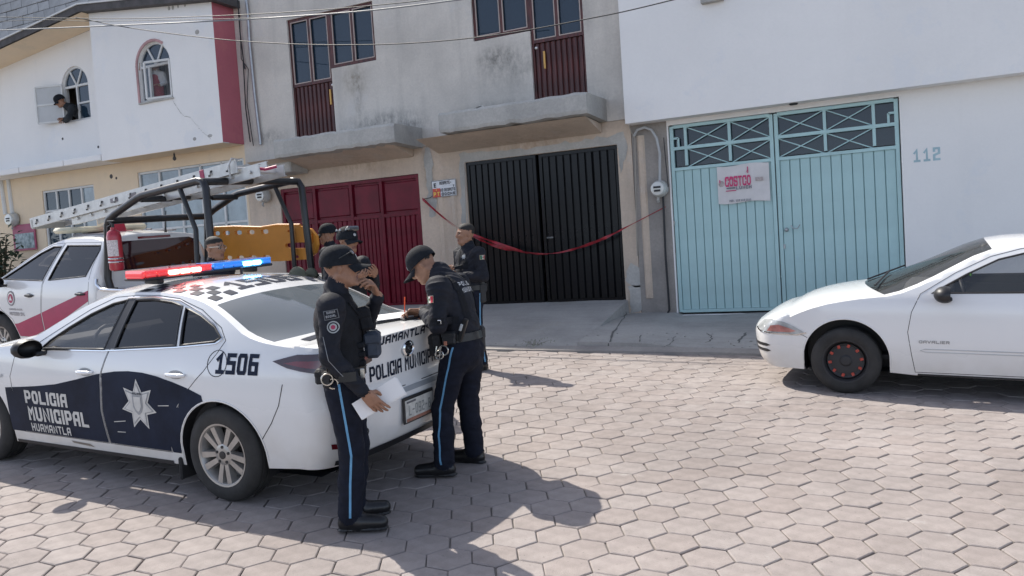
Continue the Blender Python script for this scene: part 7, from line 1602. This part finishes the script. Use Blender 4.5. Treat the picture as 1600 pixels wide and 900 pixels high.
# ---------------------------------------------------------------- third officer: by the black gate, bare-headed
def officer_gate():
    p = spot(744, 577); t = thing('person', 'bareheaded officer standing in front of the black gate looking away', 'person', uframe(p.x, p.y, R(240)), 'police officers'); b = Body()
    legs(b, [(0, .09, .87), (0, -.09, .87)], [(.02, .10, .47), (.02, -.10, .47)], [(-.02, .11, .09), (-.02, -.11, .09)], [(.18, .14, .034), (.18, -.14, .034)], 1.02); f = A3(1, 0, 0); torso(b, (0, 0, .94), (-.01, 0, 1.25), (0, 0, 1.45), f, 1.14, SH, .0)
    b.ell((.055, 0, 1.10), A3(.12, .15, .14), SH, .05)
    arm(b, (-.01, .205, 1.36), (-.02, .275, 1.09), (.21, .10, 1.12)); arm(b, (-.01, -.205, 1.36), (-.01, -.275, 1.09), (.21, -.07, 1.13)); hand(b, A3(.225, .09, 1.13), (.6, -.6, .3), (-.3, -.5, .6), 1, (.6, .7, .8, .9), 1., .6, .05); hand(b, A3(.225, -.06, 1.145), (.5, .65, .3), (-.3, .5, .6), -1, (.6, .7, .8, .9), 1., .6, .05)
    hc = A3(.02, 0, 1.59); b.cone((-.005, 0, 1.43), (.005, 0, 1.52), .060, .057, SK, .015); head(b, hc, (.97, -.25, .02), (0, 0, 1), 1.03)
    o = b.build('body', BM, t, .007, WR); ft = Fit(o); ft.belt('belt', (0, 0, .965), (0, 0, 1), .055, mboot, t, .012)
    flag(ft, (-.01, .36, 1.31), (-1, 0, 0), (0, 0, 1), t, .07, .05, True); ft.patch('star_badge', [(0, 0)] + [((.034 if k % 2 == 0 else .018) * math.cos(R(90 + 180 / 7 * k)), (.034 if k % 2 == 0 else .018) * math.sin(R(90 + 180 / 7 * k))) for k in range(14)], [(0, i + 1, (i + 1) % 14 + 1) for i in range(14)], (.3, .085, 1.33), (0, 1, 0), (0, 0, 1), M('patch_pale', (.40, .42, .42), .8), t, .005)
    for i in (0, 1): ft.rect('rank_bar', (-.02 + .02 * i, .165, 1.6), (1, 0, 0), (0, 1, 0), .010, .03, M('patch_pale', (.40, .42, .42), .8), t, .004)
    ft.rect('chest_pocket', (.3, .09, 1.24), (0, 1, 0), (0, 0, 1), .10, .10, mvest, t, .005); ft.stripe('placket', [(.3, 0, 1.40), (.3, 0, 1.22), (.3, 0, 1.0)], (-1, 0, 0), .03, (0, 1, 0), mvest, t, .004); ft.stripe('trouser_stripe', [(.0, .25, .90), (.01, .25, .48), (-.02, .25, .10)], (0, -1, 0), .018, (1, 0, 0), mstripe, t, .004)
    pouch(t, (-.04, .185, .90), (.08, .06, .22), None, None, 'holster'); MB().cbox((-.05, .19, 1.04), (.05, .03, .09), .008).build('pistol_grip', mboot, t, world=False); pouch(t, (.08, .16, .96), (.05, .04, .09)); pouch(t, (-.12, .12, .96), (.05, .05, .09))
    ph = thing('phone', 'black phone held in both hands by the bareheaded officer', 'phone', WMX[t.name] @ Matrix.Translation((.29, .015, 1.19)) @ Matrix.Rotation(R(-50), 4, 'Y')); MB().cbox((0, 0, 0), (.012, .072, .15), .004).build('case', mtrimblk, ph, world=False)
officer_gate()
# ---------------------------------------------------------------- two officers behind the papers officer, one man by the pickup
def officer_back(x, y, yaw, label, hz=1.62, vest=True, capped=True, seed=0, arms=0):
    t = thing('person', label, 'person', uframe(x, y, yaw), 'police officers'); b = Body(); k = (hz - 1.615)
    legs(b, [(0, .09, .87), (0, -.09, .87)], [(.02, .10, .47), (.02, -.10, .47)], [(-.02, .11, .09), (-.02, -.11, .09)], [(.18, .14, .034), (.18, -.14, .034)], 1.0); f = A3(1, 0, 0); torso(b, (0, 0, .94), (-.01, 0, 1.26 + k), (0, 0, 1.46 + k), f, 1.02)
    if arms: arm(b, (-.01, .2, 1.37 + k), (.03, .28, 1.12 + k), (.20, .16, 1.25 + k)); arm(b, (-.01, -.2, 1.37 + k), (.03, -.30, 1.13 + k), (.20, -.16, 1.22 + k)); hand(b, A3(.215, .15, 1.26 + k), (.6, -.6, .3), (-.3, -.5, .6), 1); hand(b, A3(.215, -.15, 1.23 + k), (.6, .6, .3), (-.3, .5, .6), -1)
    else:
        for s_ in (1, -1): arm(b, (-.01, s_ * .2, 1.37 + k), (-.03, s_ * .26, 1.09 + k), (.06, s_ * .25, .86 + k)); hand(b, A3(.068, s_ * .25, .845 + k), (.25, 0, -.95), (.0, -s_, 0), 1 * s_, (.35, .4, .45, .5))
    hc = A3(.025, 0, hz); b.cone((0, 0, 1.44 + k), (.008, 0, 1.54 + k), .057, .055, SK, .015); P, rot, *_ = head(b, hc, (1, 0, -.05), (.05, 0, 1))
    if vest: b.cone(A3(0, 0, 1.06), A3(-.02, 0, 1.27 + k), .178, .192, VE, .012, (f, .74))
    o = b.build('body', BM, t, .008, WR); ft = Fit(o); ft.belt('belt', (0, 0, .965), (0, 0, 1), .055, mboot, t, .012); pouch(t, (0, -.19, .92), (.08, .06, .2), None, None, 'holster')
    if capped: cap(t, hc, (1, 0, -.05), (.05, 0, 1), 1.04)
    return t, ft, hc
q = F(541, 373, 6.6); hzz = q.z - zg(q.x, q.y); t, ft, hc = officer_back(q.x, q.y, R(-12), 'officer in black cap and tactical vest half hidden behind the papers officer', hzz - .02, arms=1)
MB().cbox((.105, 0, hc[2] + .115), (.05, .15, .05), .015).build('goggles', M('sunglass_dark', (.02, .02, .025), .1, var=0, coat=1), t, world=False)
for dx, dy in ((-.05, -.07), (.02, -.09), (.08, -.06)): MB().dome((dx, dy, hc[2] + .10), (.014, .012, .02), 6, 3).build('cap_fitting', M('patch_pale', (.40, .42, .42), .8), t, world=False)
MB().cbox((.14, -.10, 1.36), (.05, .06, .12), .012).build('radio', M('radio_orange', (.75, .12, .04), .5, var=.1), t, world=False)
ft.rect('elbow_patch', (.05, -.4, 1.15), (1, 0, 0), (0, 0, 1), .03, .06, M('patch_pale', (.40, .42, .42), .8), t, .006)
q = F(514, 366, 8.35); officer_back(q.x, q.y, R(200), 'officer farthest back showing only his black cap above the others', q.z - zg(q.x, q.y), vest=False)
q = F(333, 388, 6.25); t, ft, hc = officer_back(q.x, q.y, R(8), 'man in glasses with short dark hair between the police car and the pickup', q.z - zg(q.x, q.y), vest=False, capped=False)
del t['group']
gm_ = MB()
for s_ in (1, -1): gm_.tube([(hc[0] + .092, s_ * .034 + .024 * math.cos(a), hc[2] + .004 + .018 * math.sin(a)) for a in [6.283 * i / 12 for i in range(12)]], .003, 5, closed=True); gm_.bar((hc[0] + .088, s_ * .058, hc[2] + .01), (hc[0] - .01, s_ * .083, hc[2] + .01), .004, .005)
gm_.bar((hc[0] + .094, -.012, hc[2] + .008), (hc[0] + .094, .012, hc[2] + .008), .004, .004); gm_.build('glasses', msteelb, t, world=False)
# ---------------------------------------------------------------- people at the upper windows
mtee = M('black_tee', (.012, .016, .020), .85, var=.2, scale=14); mredt = M('red_pinafore', (.30, .035, .05), .8, var=.15, scale=14); mwht = M('white_shirt', (.62, .62, .63), .85, var=.1)
def leaner():
    t = thing('person', 'man in dark cap and dark shirt leaning out of the open arched window', 'person', Matrix.Translation((-16.02, 12.12, 5.22)) @ Matrix.Rotation(R(232), 4, 'Z')); b = Body()      # local +x points out of the window
    b.cone((-.45, 0, -.05), (-.08, 0, .18), .16, .17, SH, .04, (A3(.4, 0, -.9), .75)); b.cone((-.08, 0, .18), (.10, 0, .30), .17, .13, SH, .05, (A3(.4, 0, -.9), .72)); b.cone((.10, 0, .30), (.20, 0, .36), .085, .062, SH, .04)
    arm(b, (.08, .19, .27), (.16, .26, .05), (.26, .05, .045)); arm(b, (.08, -.19, .27), (.18, -.24, .05), (.28, .02, .06)); hand(b, A3(.265, .04, .05), (.4, -.9, .0), (0, 0, -1), 1); hand(b, A3(.29, .03, .07), (.3, .9, 0), (0, 0, -1), -1)
    hc = A3(.31, .0, .45); b.cone((.18, 0, .35), (.27, 0, .41), .056, .055, SK, .02); head(b, hc, (.85, .1, -.5), (.45, 0, .85)); o = b.build('body', [mskin, mtee, mtee, mboot, mhair, meye, mskin2, mvest], t, .009, WR); cap(t, hc, (.85, .1, -.5), (.45, 0, .85), 1.06, None, .05, False)
leaner()
def child():
    t = thing('person', 'child in red and white waving behind the right arched window', 'person', Matrix.Translation((F(243, 110, 11.72).x, 11.72, F(238, 102, 11.72).z - 1.05)) @ Matrix.Rotation(R(295), 4, 'Z')); b = Body()
    legs(b, [(0, .06, .42), (0, -.06, .42)], [(.01, .065, .25), (.01, -.065, .25)], [(0, .07, .06), (0, -.07, .06)], [(.10, .08, .034), (.10, -.08, .034)], .62); f = A3(1, 0, 0); b.cone((0, 0, .45), (0, 0, .62), .135, .13, TR, .03, (f, .75)); b.cone((0, 0, .64), (0, 0, .84), .125, .13, SH, .04, (f, .7)); b.cone((.03, 0, .60), (.05, 0, .80), .11, .08, TR, .02, (f, .6)); b.cone((0, 0, .84), (0, 0, .93), .07, .05, SH, .04)
    arm(b, (0, .14, .85), (.05, .20, .68), (.14, .13, .62), SH, .75); arm(b, (0, -.14, .85), (.02, -.23, .72), (.10, -.27, .92), SH, .75); hand(b, A3(.105, -.272, .94), (.1, -.1, 1), (1, 0, 0), -1, (.1, .1, .1, .12), .8, .2, .15); hand(b, A3(.15, .12, .62), (.8, -.3, 0), (0, 0, -1), 1, (.4,) * 4, .8)
    hc = A3(.02, 0, 1.05); b.cone((0, 0, .92), (.005, 0, .98), .045, .045, SK, .015); head(b, hc, (1, 0, 0), (0, 0, 1), .95); b.ell((-.035, 0, 1.07), A3(.09, .10, .11), HA, .02); b.build('body', [mskin, mwht, mredt, mboot, mhair, meye, mskin2, mvest], t, .008, {SH: .004})
child()
